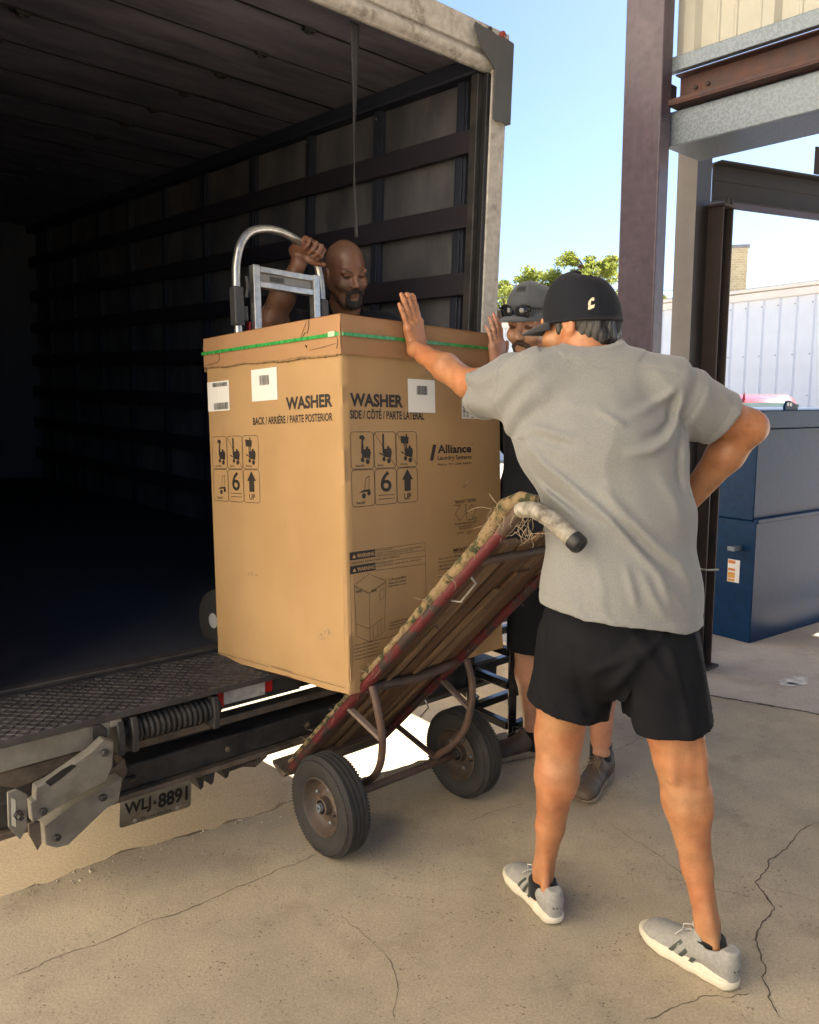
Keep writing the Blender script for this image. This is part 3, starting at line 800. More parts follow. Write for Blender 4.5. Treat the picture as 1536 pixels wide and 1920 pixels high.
arm = plate_on('lift_arm', [(-2.06, -.06), (-2.03, -.075), (-2.035, -.151), (-2.055, -.191), (-2.21, -.232), (-2.268, -.253), (-2.272, -.19), (-2.258, -.186), (-2.256, -.149), (-2.217, -.140), (-2.10, -.088)], -.372, -.335, M_DUSTY, .003)
plate_on('arm_slot', [(-2.218, -.157), (-2.232, -.139), (-2.182, -.116), (-2.157, -.109), (-2.141, -.117), (-2.188, -.144)], -.3735, -.3725, M_SEAL, 0, arm)
plate_on('hook_plate', [(-2.082, -.03), (-2.05, -.03), (-2.030, -.05), (-2.040, -.15), (-2.066, -.18), (-2.082, -.10)], -.33, -.30, M_STEELD, .006)
plate_on('lower_arm', [(-2.145, -.261), (-2.027, -.235), (-1.985, -.223), (-2.0, -.295), (-2.038, -.305), (-2.156, -.382), (-2.190, -.379), (-2.221, -.358), (-2.224, -.298)], -.325, -.265, M_DUSTY, .003)
plate_on('arm_knuckle', [(-2.03, -.23), (-1.95, -.19), (-1.94, -.24), (-1.985, -.31), (-2.03, -.30)], -.262, -.20, M_DUSTRUST, .006)
cv = plate_on('clevis_plate', [(-2.335, -.134), (-2.312, -.130), (-2.284, -.155), (-2.288, -.254), (-2.308, -.282), (-2.336, -.235)], -.386, -.376, M_DUSTY, .002)
plate_on('paint_patch', [(-2.327, -.15), (-2.316, -.16), (-2.318, -.24), (-2.328, -.23)], -.3875, -.3862, mat('old cream paint', (.55, .52, .42), .6), 0, cv)
mb = MB(); mb.lathe([(.013, 0), (.013, .012), (.008, .014), (.008, .03)], 6, T(-2.311, -.386, -.204) @ Matrix.Rotation(R(90), 4, 'X')); tpart('clevis_bolt', mb, M_STEELD, par=cv)
plate_on('clevis_plate', [(-2.278, -.254), (-2.246, -.258), (-2.244, -.326), (-2.256, -.344), (-2.277, -.29)], -.365, -.355, M_DUSTRUST, .002)
plate_on('arm_strap', [(-2.36, -.115), (-2.12, -.110), (-2.075, -.121), (-2.219, -.160), (-2.287, -.170), (-2.36, -.136)], -.30, -.285, M_DUSTRUST, .003)
for x, z0, z1 in ((-1.655, -.36, -.42), (-1.615, -.36, -.415), (-1.555, -.36, -.41)):
    mb = MB(); mb.prism([(x - .022, z0), (x + .018, z0), (x + .012, z1 + .01), (x, z1), (x - .006, z1 + .018)], .12, .20, Matrix.Rotation(R(90), 4, 'X')); tpart('chain_hook', mb, M_STEELD, .003)
mb = MB(); mb.tube([(-1.57, -.15, -.36), (-1.52, -.15, -.40), (-1.46, -.15, -.395), (-1.41, -.15, -.41), (-1.37, -.16, -.385), (-1.36, -.16, -.355)], [.006, .012, .014, .016, .014, .01], 8); tpart('tow_hook', mb, M_DUSTRUST)
# hydraulic hoses and a few bolt heads
mb = MB(); mb.tube(spline([(-1.96, -.20, -.12), (-1.85, -.15, -.215), (-1.6, -.13, -.235), (-1.3, -.12, -.225), (-1.0, -.11, -.24)]), .009, 8); tpart('hydraulic_hose', mb, M_SEAL, smooth=60)
mb = MB(); mb.tube(spline([(-2.02, -.24, -.05), (-2.0, -.26, -.16), (-1.96, -.24, -.26), (-1.90, -.21, -.29)]), .008, 8); tpart('hydraulic_hose', mb, M_SEAL, smooth=60)
for x in (-2.2, -1.9, -1.55, -1.2, -.8):
    mb = MB(); mb.lathe([(.011, 0), (.011, .007), (.006, .010)], 6, T(x, -.2005, -.295) @ Matrix.Rotation(R(90), 4, 'X')); tpart('bolt', mb, M_DUSTRUST)
for x, z in ((-2.06, -.10), (-2.24, -.225), (-2.05, -.265), (-2.19, -.345)):
    mb = MB(); mb.lathe([(.012, 0), (.012, .006), (.007, .010)], 6, T(x, -.373 if z > -.24 else -.326, z) @ Matrix.Rotation(R(90), 4, 'X')); tpart('pivot_pin', mb, M_STEELD)
# licence plate
PLM = T(-1.68, .10, -.58) @ Matrix.Rotation(R(2.0), 4, 'Y') @ Matrix.Rotation(R(90), 4, 'X')
mb = MB()
pw, ph, pr = .143, .058, .012
rp_ = []
for cx, cy, a0 in ((pw - pr, ph - pr, 0), (-pw + pr, ph - pr, 90), (-pw + pr, -ph + pr, 180), (pw - pr, -ph + pr, 270)):
    rp_ += [(cx + pr * math.cos(R(a0 + k * 30)), cy + pr * math.sin(R(a0 + k * 30))) for k in range(4)]
mb.prism(rp_, 0, .002, PLM)
lp = tpart('licence_plate', mb, mat('dirty plate paint', (.30, .27, .20), .5, scale=9, var=.35), .0005)
M_INK = mat('black ink', (.014, .013, .013), .6, var=.1)
for x in (-.085, .085):
    mb = MB(); mb.lathe([(.0075, 0), (.0075, .003)], 12, PLM @ T(x, -ph + .013, .0005)); tpart('plate_hole', mb, mat('plate hole daylight', (.6, .58, .5), .6), par=lp)  # pale discs; light behind the plate's holes is put into colour

def text_mesh(body, size, bold=0.0, xs=1.0, align='LEFT', ext=0.0, shear=0.0, spacing=1.0):
    cu = bpy.data.curves.new('t', 'FONT')
    cu.body = body; cu.size = size; cu.offset = bold; cu.align_x = align; cu.extrude = ext; cu.shear = shear
    cu.space_character = spacing
    cu.resolution_u = 3
    o = bpy.data.objects.new('t', cu); COL.objects.link(o)
    dg = bpy.context.evaluated_depsgraph_get()
    me = bpy.data.meshes.new_from_object(o.evaluated_get(dg), depsgraph=dg)
    bpy.data.objects.remove(o); bpy.data.curves.remove(cu)
    if xs != 1.0:
        me.transform(Matrix.Diagonal((xs, 1, 1, 1)))
    me.materials.clear()
    return me
def fit_text(body, x0, x1, z0, z1, bold=0.0, shear=0.0):
    """text mesh scaled into a rectangle (cap height from z0 to z1)"""
    me = text_mesh(body, 1.0, bold, shear=shear)
    c = np.empty(len(me.vertices) * 3); me.vertices.foreach_get('co', c); c = c.reshape(-1, 3)
    lo, hi = c.min(0), c.max(0)
    s_ = Matrix.Diagonal(((x1 - x0) / (hi[0] - lo[0]), (z1 - z0) / (hi[1] - lo[1]), 1, 1))
    me.transform(T(x0, z0, 0) @ s_ @ T(-lo[0], -lo[1], 0))
    return me
def put_text(name, me, M, m, par):
    me.transform(M); return link(name, me, m, par)
put_text('plate_letters', fit_text('WLJ', -.126, -.022, -.026, .034, .03), PLM @ T(0, 0, .0028), M_INK, lp)
put_text('plate_letters', fit_text('8891', .006, .128, -.026, .034, .03), PLM @ T(0, 0, .0028), M_INK, lp)
put_text('plate_motto', fit_text('The Lone Star State', -.062, .062, -.050, -.038, .004, .3), PLM @ T(0, 0, .0028), M_INK, lp)
mb = MB(); mb.add([PLM @ Vector((-.008 + .009 * q[0], .004 + .009 * q[1], .0028)) for q in ((-.4, 1), (.1, 1), (.1, .35), (1, .2), (.9, -.4), (.4, -.7), (.2, -1), (-.2, -.6), (-.5, -.5), (-1, -.05), (-.4, 0))], [tuple(range(11))[::-1]]); tpart('plate_emblem', mb, M_INK, par=lp, smooth=0)
# chassis, rear wheels and cab, mostly out of sight
for x in (-.80, -1.64):
    tpart('frame_rail', tb(x - .04, x + .04, .15, 8.0, -.33, -.125), M_STEELD)
M_RUBB = mat('truck tyre rubber', (.018, .018, .019), .85, scale=20, bump=.3)
for x in (-.32, -.60, -1.84, -2.12):
    mb = MB(); mb.lathe([(.2, -.11), (.42, -.11), (.45, -.07), (.45, .07), (.42, .11), (.2, .11)], 32, T(x, 2.6, -.56) @ Matrix.Rotation(R(90), 4, 'Y')); tpart('wheel', mb, M_RUBB)
for x in (-.35, -2.09):
    mb = MB(); mb.lathe([(.2, -.11), (.42, -.11), (.45, -.07), (.45, .07), (.42, .11), (.2, .11)], 32, T(x, 7.2, -.56) @ Matrix.Rotation(R(90), 4, 'Y')); tpart('wheel', mb, M_RUBB)
tpart('cab', tb(-WID + .1, -.1, LEN + .15, 8.2, -.35, 1.75), M_TWHITE, .12)
# ================================================================== THE WASHER CARTON
BXM = T(-.186, 2.476, .540) @ Matrix.Rotation(.81, 4, 'Z') @ Matrix.Rotation(-.05, 4, 'X') @ Matrix.Rotation(.024, 4, 'Y')
BW, BD, BH = .782, .734, 1.165
carton = empty('washer_carton', 'tall brown cardboard carton marked WASHER, tipped on the edge of the truck', 'carton', matrix=BXM)
def cardboard(name, c1, c2):
    m, N, L, b = newmat(name)
    tc = N.new('ShaderNodeTexCoord')
    n1 = N.new('ShaderNodeTexNoise'); n1.inputs['Scale'].default_value = 260; n1.inputs['Detail'].default_value = 3
    n2 = N.new('ShaderNodeTexNoise'); n2.inputs['Scale'].default_value = 3.2; n2.inputs['Detail'].default_value = 5
    L.new(tc.outputs['Object'], n1.inputs[0]); L.new(tc.outputs['Object'], n2.inputs[0])
    ad = N.new('ShaderNodeMath'); ad.operation = 'MULTIPLY_ADD'; ad.inputs[1].default_value = .35
    L.new(n1.outputs[0], ad.inputs[0]); L.new(n2.outputs[0], ad.inputs[2])
    rp = N.new('ShaderNodeValToRGB'); rp.color_ramp.elements[0].position = .48; rp.color_ramp.elements[1].position = .86
    rp.color_ramp.elements[0].color = (*c2, 1); rp.color_ramp.elements[1].color = (*c1, 1)
    L.new(ad.outputs[0], rp.inputs[0]); L.new(rp.outputs[0], b.inputs['Base Color'])
    b.inputs['Roughness'].default_value = .75; b.inputs['Specular IOR Level'].default_value = .25
    # faint flutes of the board
    mp = N.new('ShaderNodeMapping'); mp.inputs['Scale'].default_value = (60, 60, .6); L.new(tc.outputs['Object'], mp.inputs[0])
    n3 = N.new('ShaderNodeTexNoise'); n3.inputs['Scale'].default_value = 2.2; L.new(mp.outputs[0], n3.inputs[0])
    bp = N.new('ShaderNodeBump'); bp.inputs['Strength'].default_value = .16; bp.inputs['Distance'].default_value = .002
    L.new(n3.outputs[0], bp.inputs['Height'])
    n5 = N.new('ShaderNodeTexNoise'); n5.inputs['Scale'].default_value = 5.5; n5.inputs['Detail'].default_value = 3; L.new(tc.outputs['Object'], n5.inputs[0])
    b5 = N.new('ShaderNodeBump'); b5.inputs['Strength'].default_value = .15; b5.inputs['Distance'].default_value = .02
    L.new(n5.outputs[0], b5.inputs['Height']); L.new(bp.outputs[0], b5.inputs['Normal']); L.new(b5.outputs[0], b.inputs['Normal'])
    return m
M_SCUFF = mat('scuffed board', (.36, .235, .12), .85, var=.3, scale=60)
M_CARD = cardboard('carton board', (.415, .265, .128), (.35, .218, .101))
M_CARD2 = cardboard('lid board', (.375, .215, .108), (.31, .172, .085))
M_FLUTE = mat('torn board edge', (.30, .19, .09), .9, scale=90, bump=.8, col2=(.16, .095, .045))
M_PRINT = mat('brown black print', (.022, .017, .014), .7, var=.2, scale=120)
M_LABEL = mat('white paper label', (.74, .73, .70), .55, var=.05, scale=3)
def dent(s, z):
    """how far the face stands out; flat where the print is"""
    lowp = max(0, (.17 - z) / .17)
    d = lowp * (.013 * noise.noise((s * 7, z * 11, 1.3)) + .005 * noise.noise((s * 17, z * 19, 4.1)))
    edge = min(s, 1e9)
    e = math.exp(-(s / .02) ** 2)
    d -= e * .004 * abs(noise.noise((0, z * 9, 2.2)))
    return d
mb = MB()
NU, NV = 26, 48
def f_right(u, v): s = BW * u; z = BH * v; return (s, -dent(s, z), z)
def f_left(u, v): s = BD * (1 - u); z = BH * v; return (-dent(s, z + .0), s, z)
mb.grid(f_right, NU, NV); mb.grid(f_left, NU, NV)
mb.add([(BW, 0, 0), (BW, BD, 0), (BW, BD, BH), (BW, 0, BH)], [(0, 1, 2, 3)])
mb.add([(0, BD, 0), (0, BD, BH), (BW, BD, BH), (BW, BD, 0)], [(0, 1, 2, 3)])
mb.add([(0, 0, 0), (0, BD, 0), (BW, BD, 0), (BW, 0, 0)], [(0, 1, 2, 3)])
body = obj('carton_body', mb, M_CARD, carton, smooth=40)
wl = body.modifiers.new('weld', 'WELD'); wl.merge_threshold = .0015
# lid: a sleeve a little larger than the body, ragged lower edge on the left face
LZ0, LZ1, LO = 1.058, 1.178, .007
mb = MB()
def lidz(s, face):
    z = LZ0
    if face == 'L': z += .016 * min(1, s / BD) + .003 * noise.noise((s * 60, 0, 0)) + .006 * noise.noise((s * 9, 2, 0))
    else: z += .004 * noise.noise((s * 8, 7, 0))
    return z
nL = 90
for face in ('L', 'R'):
    v = []; f = []
    Ln = BD if face == 'L' else BW
    for i in range(nL + 1):
        s = -LO + (Ln + 2 * LO) * i / nL
        for k in range(5):
            z = lidz(s, face) + (LZ1 - lidz(s, face)) * k / 4
            bul = .002 * noise.noise((s * 5, k * .7, 3 if face == 'L' else 8)) + .002 * math.sin(math.pi * k / 4) - (.003 if k == 4 else 0)
            p = (-LO - bul, s, z) if face == 'L' else (s, -LO - bul, z)
            v.append(p)
    for i in range(nL):
        for k in range(4):
            q = (i*5+k, (i+1)*5+k, (i+1)*5+k+1, i*5+k+1)
            f.append(q if face == 'R' else q[::-1])
    mb.add(v, f)
x0, x1, y0, y1 = -LO, BW + LO, -LO, BD + LO
mb.add([(x1, y0, LZ0), (x1, y1, LZ0), (x1, y1, LZ1), (x1, y0, LZ1)], [(0, 1, 2, 3)])
mb.add([(x1, y1, LZ0), (x0, y1, LZ0), (x0, y1, LZ1), (x1, y1, LZ1)], [(0, 1, 2, 3)])
mb.grid(lambda u, v: (x0 + (x1 - x0) * u, y0 + (y1 - y0) * v, LZ1 + .0 - .006 * math.sin(math.pi * u) * math.sin(math.pi * v)), 10, 10)
lid = obj('lid', mb, M_CARD2, carton, smooth=40)
# torn fluted edge showing under the lid on the left face
mb = MB()
P = []
for i in range(140):
    s = BD * i / 139
    P.append((-LO * .55, s, lidz(s, 'L') - .0015 + .002 * noise.noise((s * 130, 4, 1))))
mb.tube(P, [(.0028 + .0022 * noise.noise((i * .9, 0, 0)) + .0026 * math.exp(-((i - 40) / 38) ** 2)) for i in range(140)], 6); obj('torn_edge', mb, M_FLUTE, lid)
# tuck slots and creases on the lid, thin dark strokes coloured as their shadow
M_SLOT = mat('slot shadow', (.03, .018, .01), .95)
def line3(mb, pts, w):
    """flat stroke on a face: pts are 3D, w width, normal n"""
    mb.tube(pts, w, 5)
mb = MB(); mb.tube([(-LO - .003, .137, 1.176), (-LO - .003, .139, 1.15), (-LO - .0035, .146, 1.135), (-LO - .003, .158, 1.137), (-LO - .003, .172, 1.122)], .0010, 5)
mb.tube([(-LO - .0035, .155, 1.098), (-LO - .004, .150, 1.090)], .002, 5)
obj('tuck_slot', mb, M_SLOT, lid)
mb = MB(); mb.tube([(-LO - .0035, .64, 1.120), (-LO - .0035, .635, 1.098), (-LO - .0035, .650, 1.086), (-LO - .0035, .73, 1.080)], .0007, 5); obj('tuck_slot', mb, M_SLOT, lid)
mb = MB(); mb.tube([(-LO - .003, .145 + .035 * k / 9, 1.174 - .05 * k / 9) for k in range(10)], .0006, 4); obj('crease', mb, M_SLOT, lid)
mb = MB(); mb.tube([(-LO - .003, .012, 1.090), (-LO - .0035, .08, 1.083), (-LO - .0035, .14, 1.081)], .0006, 5); mb.tube([(-LO - .002, .006, 1.108), (-LO - .004, .002, 1.090), (-LO - .003, .010, 1.074)], .0009, 5); obj('crease', mb, M_SLOT, lid)
# green plastic strap round the lid
M_STRAP = mat('green plastic strap', (.035, .30, .07), .28, var=.25, scale=60)
so_ = LO + .006
mb = MB()
def strapz(k): return 1.117 + k
ring = []
for (x, y, nx, ny) in ((-so_, BD + so_, 0, 0), (-so_, .004, 0, 0), (.0, -so_, 0, 0), (BW + so_, -so_, 0, 0), (BW + so_, BD + so_, 0, 0)):
    ring.append((x, y))
v = []
for (x, y) in ring:
    zz = 1.1115 + .007 * (y / BD if x < 0 else 0) + .006 * (x / BW)
    v += [(x, y, zz), (x, y, zz + .0105)]
n = len(ring)
mb.add(v, [(2*i, 2*((i+1) % n), 2*((i+1) % n) + 1, 2*i + 1) for i in range(n)])
st_ = obj('green_strap', mb, M_STRAP, carton, smooth=0)
s2 = st_.modifiers.new('t', 'SOLIDIFY'); s2.thickness = .0012; s2.offset = 0
mb = MB(); mb.box(-so_ - .0022, -so_ - .0006, .012, .042, 1.1105, 1.1265); obj('strap_seal', mb, mat('pale strap weld', (.45, .62, .45), .3), st_)

# ---- print. Face frames: text x to the right, y up, z out of the face
FR = Matrix(((1, 0, 0, 0), (0, 0, -1, -.0009), (0, 1, 0, 0), (0, 0, 0, 1)))                 # right face: s = x
FL = Matrix(((0, 0, -1, -.0009), (-1, 0, 0, 0), (0, 1, 0, 0), (0, 0, 0, 1)))                # left face: s = -y
def word(F, body, x0, x1, z0, z1, bold=0.0, name='printed_word', m=None, lift=0, par=None, shear=0):
    return put_text(name, fit_text(body, x0, x1, z0, z1, bold, shear), F @ T(0, 0, lift), m or M_PRINT, par or carton)
def strokes(F, segs, w, name='printed_lines', m=None, lift=0, par=None):
    mm = MB()
    for i, seg in enumerate(segs):
        for a, b in zip(seg[:-1], seg[1:]):
            a = Vector((*a, 0)); b = Vector((*b, 0)); d = (b - a)
            if d.length < 1e-6: continue
            d.normalize(); nn = Vector((-d.y, d.x, 0)) * w / 2; e = d * w * .3
            k = .00002 * (i % 5)
            q = [a - e - nn, b + e - nn, b + e + nn, a - e + nn]
            mm.add([(p.x, p.y, lift + k) for p in q], [(0, 1, 2, 3)], F)
    return obj(name, mm, m or M_PRINT, par or carton, smooth=0)
def poly(F, pls, name='printed_shape', m=None, lift=0, par=None):
    mm = MB()
    for i, p in enumerate(pls):
        mm.add([(x, y, lift + .00003 * (i % 7)) for x, y in p], [tuple(range(len(p)))], F)
    return obj(name, mm, m or M_PRINT, par or carton, smooth=0)
def rrect(x0, x1, z0, z1, r=.012):
    o = []
    for cx, cy, a0 in ((x1 - r, z1 - r, 0), (x0 + r, z1 - r, 90), (x0 + r, z0 + r, 180), (x1 - r, z0 + r, 270)):
        o += [(cx + r * math.cos(R(a0 + k * 30)), cy + r * math.sin(R(a0 + k * 30))) for k in range(4)]
    return o + [o[0]]
def circ(cx, cy, r, n=12): return [(cx + r * math.cos(2*math.pi*k/n), cy + r * math.sin(2*math.pi*k/n)) for k in range(n)]
def icons(F, x0, x1, flip=False):
    zt, zb, zm = .822, .589, .705
    cw = (x1 - x0) / 3
    seg = []
    for i in range(3):
        for a, b in ((zm + .0015, zt), (zb, zm - .0015)):
            seg.append(rrect(x0 + cw * i + .001, x0 + cw * (i + 1) - .001, a, b))
    seg.append([(x0 + cw * 1 + .004, zt - .004), (x0 + cw * 2 - .004, zm + .005)])
    if not flip: seg.append([(x0 + cw * 2 + .004, zt - .004), (x0 + cw * 3 - .004, zm + .01)])
    # hand truck outline
    hx = x0 + cw * .5
    seg.append([(hx + .005, zb + .048), (hx + .012, zm - .028), (hx + .027, zm - .022), (hx + .024, zb + .055)])
    seg.append([(x0 + cw * 1.15, zb + .030), (x0 + cw * 1.87, zb + .030)]); seg.append([(x0 + cw * 1.15, zb + .018), (x0 + cw * 1.87, zb + .018)])
    strokes(F, seg, .0017, 'printed_frame')
    for i, kind in enumerate(('spade', 'fork', 'clamp')):
        pl = []
        cx = x0 + cw * (i + .5) + (.010 if i == 0 else .004); cz = zm + .05
        pl.append([(cx - .012, cz - .012), (cx + .022, cz - .018), (cx + .026, cz + .002), (cx + .022, cz + .014), (cx - .012, cz + .012)])
        pl.append(circ(cx - .010, cz - .020, .0075)); pl.append(circ(cx + .012, cz - .026, .0085))
        pl.append(circ(cx + .010, cz + .016, .006, 8))
        if kind == 'spade':
            pl.append([(cx - .016, cz), (cx - .004, cz), (cx - .006, cz + .042), (cx - .013, cz + .042)]); pl.append([(cx - .022, cz + .046), (cx - .004, cz + .040), (cx + .002, cz + .050), (cx - .006, cz + .056), (cx - .020, cz + .056)])
        if kind == 'fork':
            pl.append([(cx - .016, cz - .002), (cx - .008, cz - .002), (cx - .008, cz + .060), (cx - .016, cz + .060)]); pl.append([(cx - .032, cz - .002), (cx - .010, cz - .010), (cx - .010, cz - .006), (cx - .031, cz + .002)])
        if kind == 'clamp':
            pl.append([(cx - .014, cz), (cx - .010, cz), (cx - .010, cz + .034), (cx - .014, cz + .034)]); pl.append([(cx - .006, cz), (cx - .002, cz), (cx - .002, cz + .034), (cx - .006, cz + .034)])
            pl.append([(cx - .030, cz + .030), (cx + .004, cz + .028), (cx + .006, cz + .050), (cx - .032, cz + .054)]); pl.append([(cx - .008, cz + .05), (cx - .001, cz + .05), (cx - .001, cz + .060), (cx - .008, cz + .060)])
            pl.append([(cx - .032, cz + .0), (cx - .010, cz - .008), (cx - .010, cz - .004), (cx - .031, cz + .004)])
        poly(F, pl, 'printed_forklift')
    pl = []
    pl.append(circ(hx + .002, zb + .033, .0085)); pl.append(circ(hx + .024, zb + .040, .0075)); pl.append([(hx - .020, zb + .043), (hx + .030, zb + .046), (hx + .028, zb + .053), (hx - .004, zb + .050)])
    poly(F, pl, 'printed_hand_truck')
    pl = []
    ux = x0 + cw * 2.5
    pl.append([(ux - .014, zb + .038), (ux + .016, zb + .038), (ux + .016, zb + .076), (ux - .014, zb + .076)])
    pl.append([(ux - .025, zb + .0755), (ux + .027, zb + .0755), (ux + .001, zb + .110)])
    poly(F, pl, 'printed_arrow')
    word(F, 'spade', x0 + .018, x0 + .058, zm + .006, zm + .016, .005); word(F, 'fork', x0 + cw + .016, x0 + cw + .041, zm + .007, zm + .016, .005); word(F, 'clamp', x0 + cw * 2 + .016, x0 + cw * 2 + .053, zm + .006, zm + .016, .005)
    word(F, 'hand', x0 + .02, x0 + .055, zb + .008, zb + .018, .005)
    word(F, '6', x0 + cw * 1.26, x0 + cw * 1.76, zb + .040, zb + .107, .012, 'printed_digit'); word(F, 'UP', ux - .016, ux + .018, zb + .010, zb + .030, .012)
icons(FR, .027, .327); icons(FL, -.720, -.436, True)
for F, a, b in ((FR, .030, .264), (FL, -.277, -.045)):
    word(F, 'WASHER', a, b, .900, .942, .04)
word(FR, 'SIDE / CÔTÉ / PARTE LATERAL', .029, .365, .862, .896, .022)
word(FL, 'BACK / ARRIÈRE / PARTE POSTERIOR', -.462, -.047, .857, .889, .022)
# maker's block
poly(FR, [[(.390, .724), (.407, .724), (.424, .778), (.407, .778)]], 'printed_logo')
word(FR, 'Alliance', .430, .612, .747, .777, .03); word(FR, 'Laundry Systems', .430, .613, .720, .740, .006); word(FR, 'Ripon WI USA 54971', .430, .612, .704, .713, .008)
strokes(FR, [[(.614, .778), (.622, .778)]], .0015)
# transit mark
word(FR, 'TRANSIT TESTED', .515, .637, .568, .580, .006)
strokes(FR, [[(.515, .562), (.548, .562), (.518, .532), (.545, .505), (.575, .532), (.575, .562), (.580, .562), (.580, .508)], [(.583, .530), (.610, .562), (.635, .535), (.612, .512), (.637, .512)], [(.585, .506), (.637, .506)]], .0016)
word(FR, 'INTERNATIONAL SAFE TRANSIT', .515, .637, .492, .499, .006); word(FR, 'PACKAGED PRODUCT', .535, .612, .482, .487, .004); word(FR, 'TEST PROCEDURE', .54, .607, .474, .479, .004); word(FR, 'LICENSE', .524, .565, .460, .465, .004); word(FR, '1211', .582, .610, .455, .466, .012)
# warning block
M_CARDP = mat('board colour lettering', (.42, .26, .12), .75)
for z0, z1 in ((.424, .448), (.381, .405)):
    poly(FR, [[(.013, z0), (.122, z0), (.122, z1), (.013, z1)]], 'printed_box')
    word(FR, 'WARNING', .042, .118, z0 + .005, z1 - .006, .03, m=M_CARDP, lift=.0006)
    poly(FR, [[(.022, z0 + .006), (.038, z0 + .006), (.030, z1 - .006)]], 'printed_triangle', m=M_CARDP, lift=.0006)
strokes(FR, [[(.012, .449), (.358, .446), (.358, .14)], [(.012, .449), (.012, .09)], [(.122, .423), (.358, .420)], [(.012, .407), (.358, .400)], [(.122, .380), (.358, .373)]], .0011)
tiny = [('Personal Injury Hazard', .128, .20, .439), ('Use two or more people to move and install the appliance.', .128, .345, .431), ('Failure to do so can result in back or other injury.', .128, .30, .4245), ('UNPACKING INSTRUCTIONS  READ CAREFULLY', .014, .235, .4115), ('Personal Injury Hazard', .128, .20, .396), ('Do not lift washer by lid, door or control panel.', .128, .335, .388)]
for t_, a, b, z in tiny: word(FR, t_, a, b, z, z + .006, .006)
strokes(FR, [[(.028, .344), (.093, .372), (.169, .340), (.091, .312), (.028, .344)], [(.028, .340), (.091, .308), (.169, .336)], [(.028, .344), (.032, .182), (.091, .152), (.154, .176), (.167, .336)], [(.091, .308), (.091, .152)], [(.032, .222), (.088, .196), (.150, .222)], [(.105, .20), (.105, .162)], [(.125, .21), (.125, .168)], [(.14, .217), (.14, .173)], [(.138, .312), (.158, .318), (.157, .288), (.139, .280), (.138, .312)]], .0011)
word(FR, 'FRONT', .034, .060, .318, .326, .006); word(FR, 'SIDE', .10, .125, .312, .32, .006)
for i, t_ in enumerate(('2. Lift carton off and', 'move unit on base', 'until ready to install')): word(FR, t_, .18, .262, .338 - .0115 * i, .346 - .0115 * i, .006)
for i, t_ in enumerate(('1. Cut bands at lower', 'perforation and remove', 'packing base')): word(FR, t_, .178, .265, .196 - .011 * i, .203 - .011 * i, .006)
for i in range(5):
    word(FR, '%d. Remove the shipping brace and packing material' % (i + 3), .018, .20, .150 - .0115 * i, .157 - .0115 * i, .006)
word(FR, 'IMPORTANT', .505, .61, .397, .409, .02); strokes(FR, [[(.505, .394), (.61, .394)]], .0014)
for i, t_ in enumerate(('This unit was delivered in good condition', 'For protection against loss or damage', 'sign bill only after carefully examining', 'checking all goods received here', '', 'Please inspect carton contents now')):
    if t_: word(FR, t_, .425, .66, .377 - .0125 * i, .385 - .0125 * i, .006)
# cut line on the left face
word(FL, 'CUT ALONG DASHED LINE', -.405, -.292, .018, .025, .006); strokes(FL, [[(-.72, .021), (-.412, .021)], [(-.285, .021), (-.02, .0215)]], .0011, lift=.006)
# paper labels
def label(F, x0, x1, z0, z1, name='paper_label'):
    mm = MB(); mm.prism([(x0, z0), (x1, z0), (x1, z1), (x0, z1)], .0002, .0008, F); return obj(name, mm, M_LABEL, carton, smooth=0)
def bars(F, x0, x1, z0, z1, par, seed, vert=True):
    rg = random.Random(seed); mm = MB(); p = x0 if vert else z0; e = x1 if vert else z1
    while p < e:
        w_ = rg.choice((.001, .001, .0017, .0026)); q = min(e, p + w_)
        if vert: mm.add([(p, z0, .0014), (q, z0, .0014), (q, z1, .0014), (p, z1, .0014)], [(0, 1, 2, 3)], F)
        else: mm.add([(x0, p, .0014), (x1, p, .0014), (x1, q, .0014), (x0, q, .0014)], [(0, 1, 2, 3)], F)
        p = q + rg.choice((.0009, .0013, .002))
    obj('barcode', mm, M_PRINT, par, smooth=0)
la = label(FL, -.734, -.598, .914, 1.020); bars(FL, -.70, -.606, 1.000, 1.015, la, 1); bars(FL, -.695, -.606, .919, .943, la, 2)
word(FL, 'TC5003WN', -.70, -.602, .982, .996, .004, lift=.0006, par=la); word(FL, '2606054710', -.695, -.612, .945, .954, .004, lift=.0006, par=la); word(FL, 'Speed Queen', -.672, -.628, .961, .967, .012, lift=.0006, par=la); word(FL, 'QTY', -.695, -.682, .970, .974, .004, lift=.0006, par=la); word(FL, 'MADE', -.622, -.605, .974, .978, .004, lift=.0006, par=la)
lb = label(FL, -.462, -.320, .937, 1.044); bars(FL, -.416, -.362, .989, 1.022, lb, 3); word(FL, 'TC5003WN', -.412, -.372, .972, .977, .006, lift=.0006, par=lb); word(FL, 'AWN632SP116TW01', -.432, -.354, .960, .966, .006, lift=.0006, par=lb)
lc = label(FR, .288, .421, .886, .996); bars(FR, .330, .382, .945, .975, lc, 4); word(FR, 'TC5003WN', .338, .375, .926, .931, .006, lift=.0006, par=lc); word(FR, 'AWN632SP116TW01', .315, .395, .913, .919, .006, lift=.0006, par=lc)
ld = label(FR, .562, .778, .868, .962); bars(FR, .568, .580, .875, .955, ld, 5, False); bars(FR, .672, .770, .870, .884, ld, 6)
for t_, x in (('AWN632SP', .600), ('116TW01', .626)):
    me = fit_text(t_, 0, .082, 0, .015, .006); me.transform(Matrix.Rotation(R(90), 4, 'Z')); put_text('printed_word', me, FR @ T(x, .872, .0016), M_PRINT, ld)

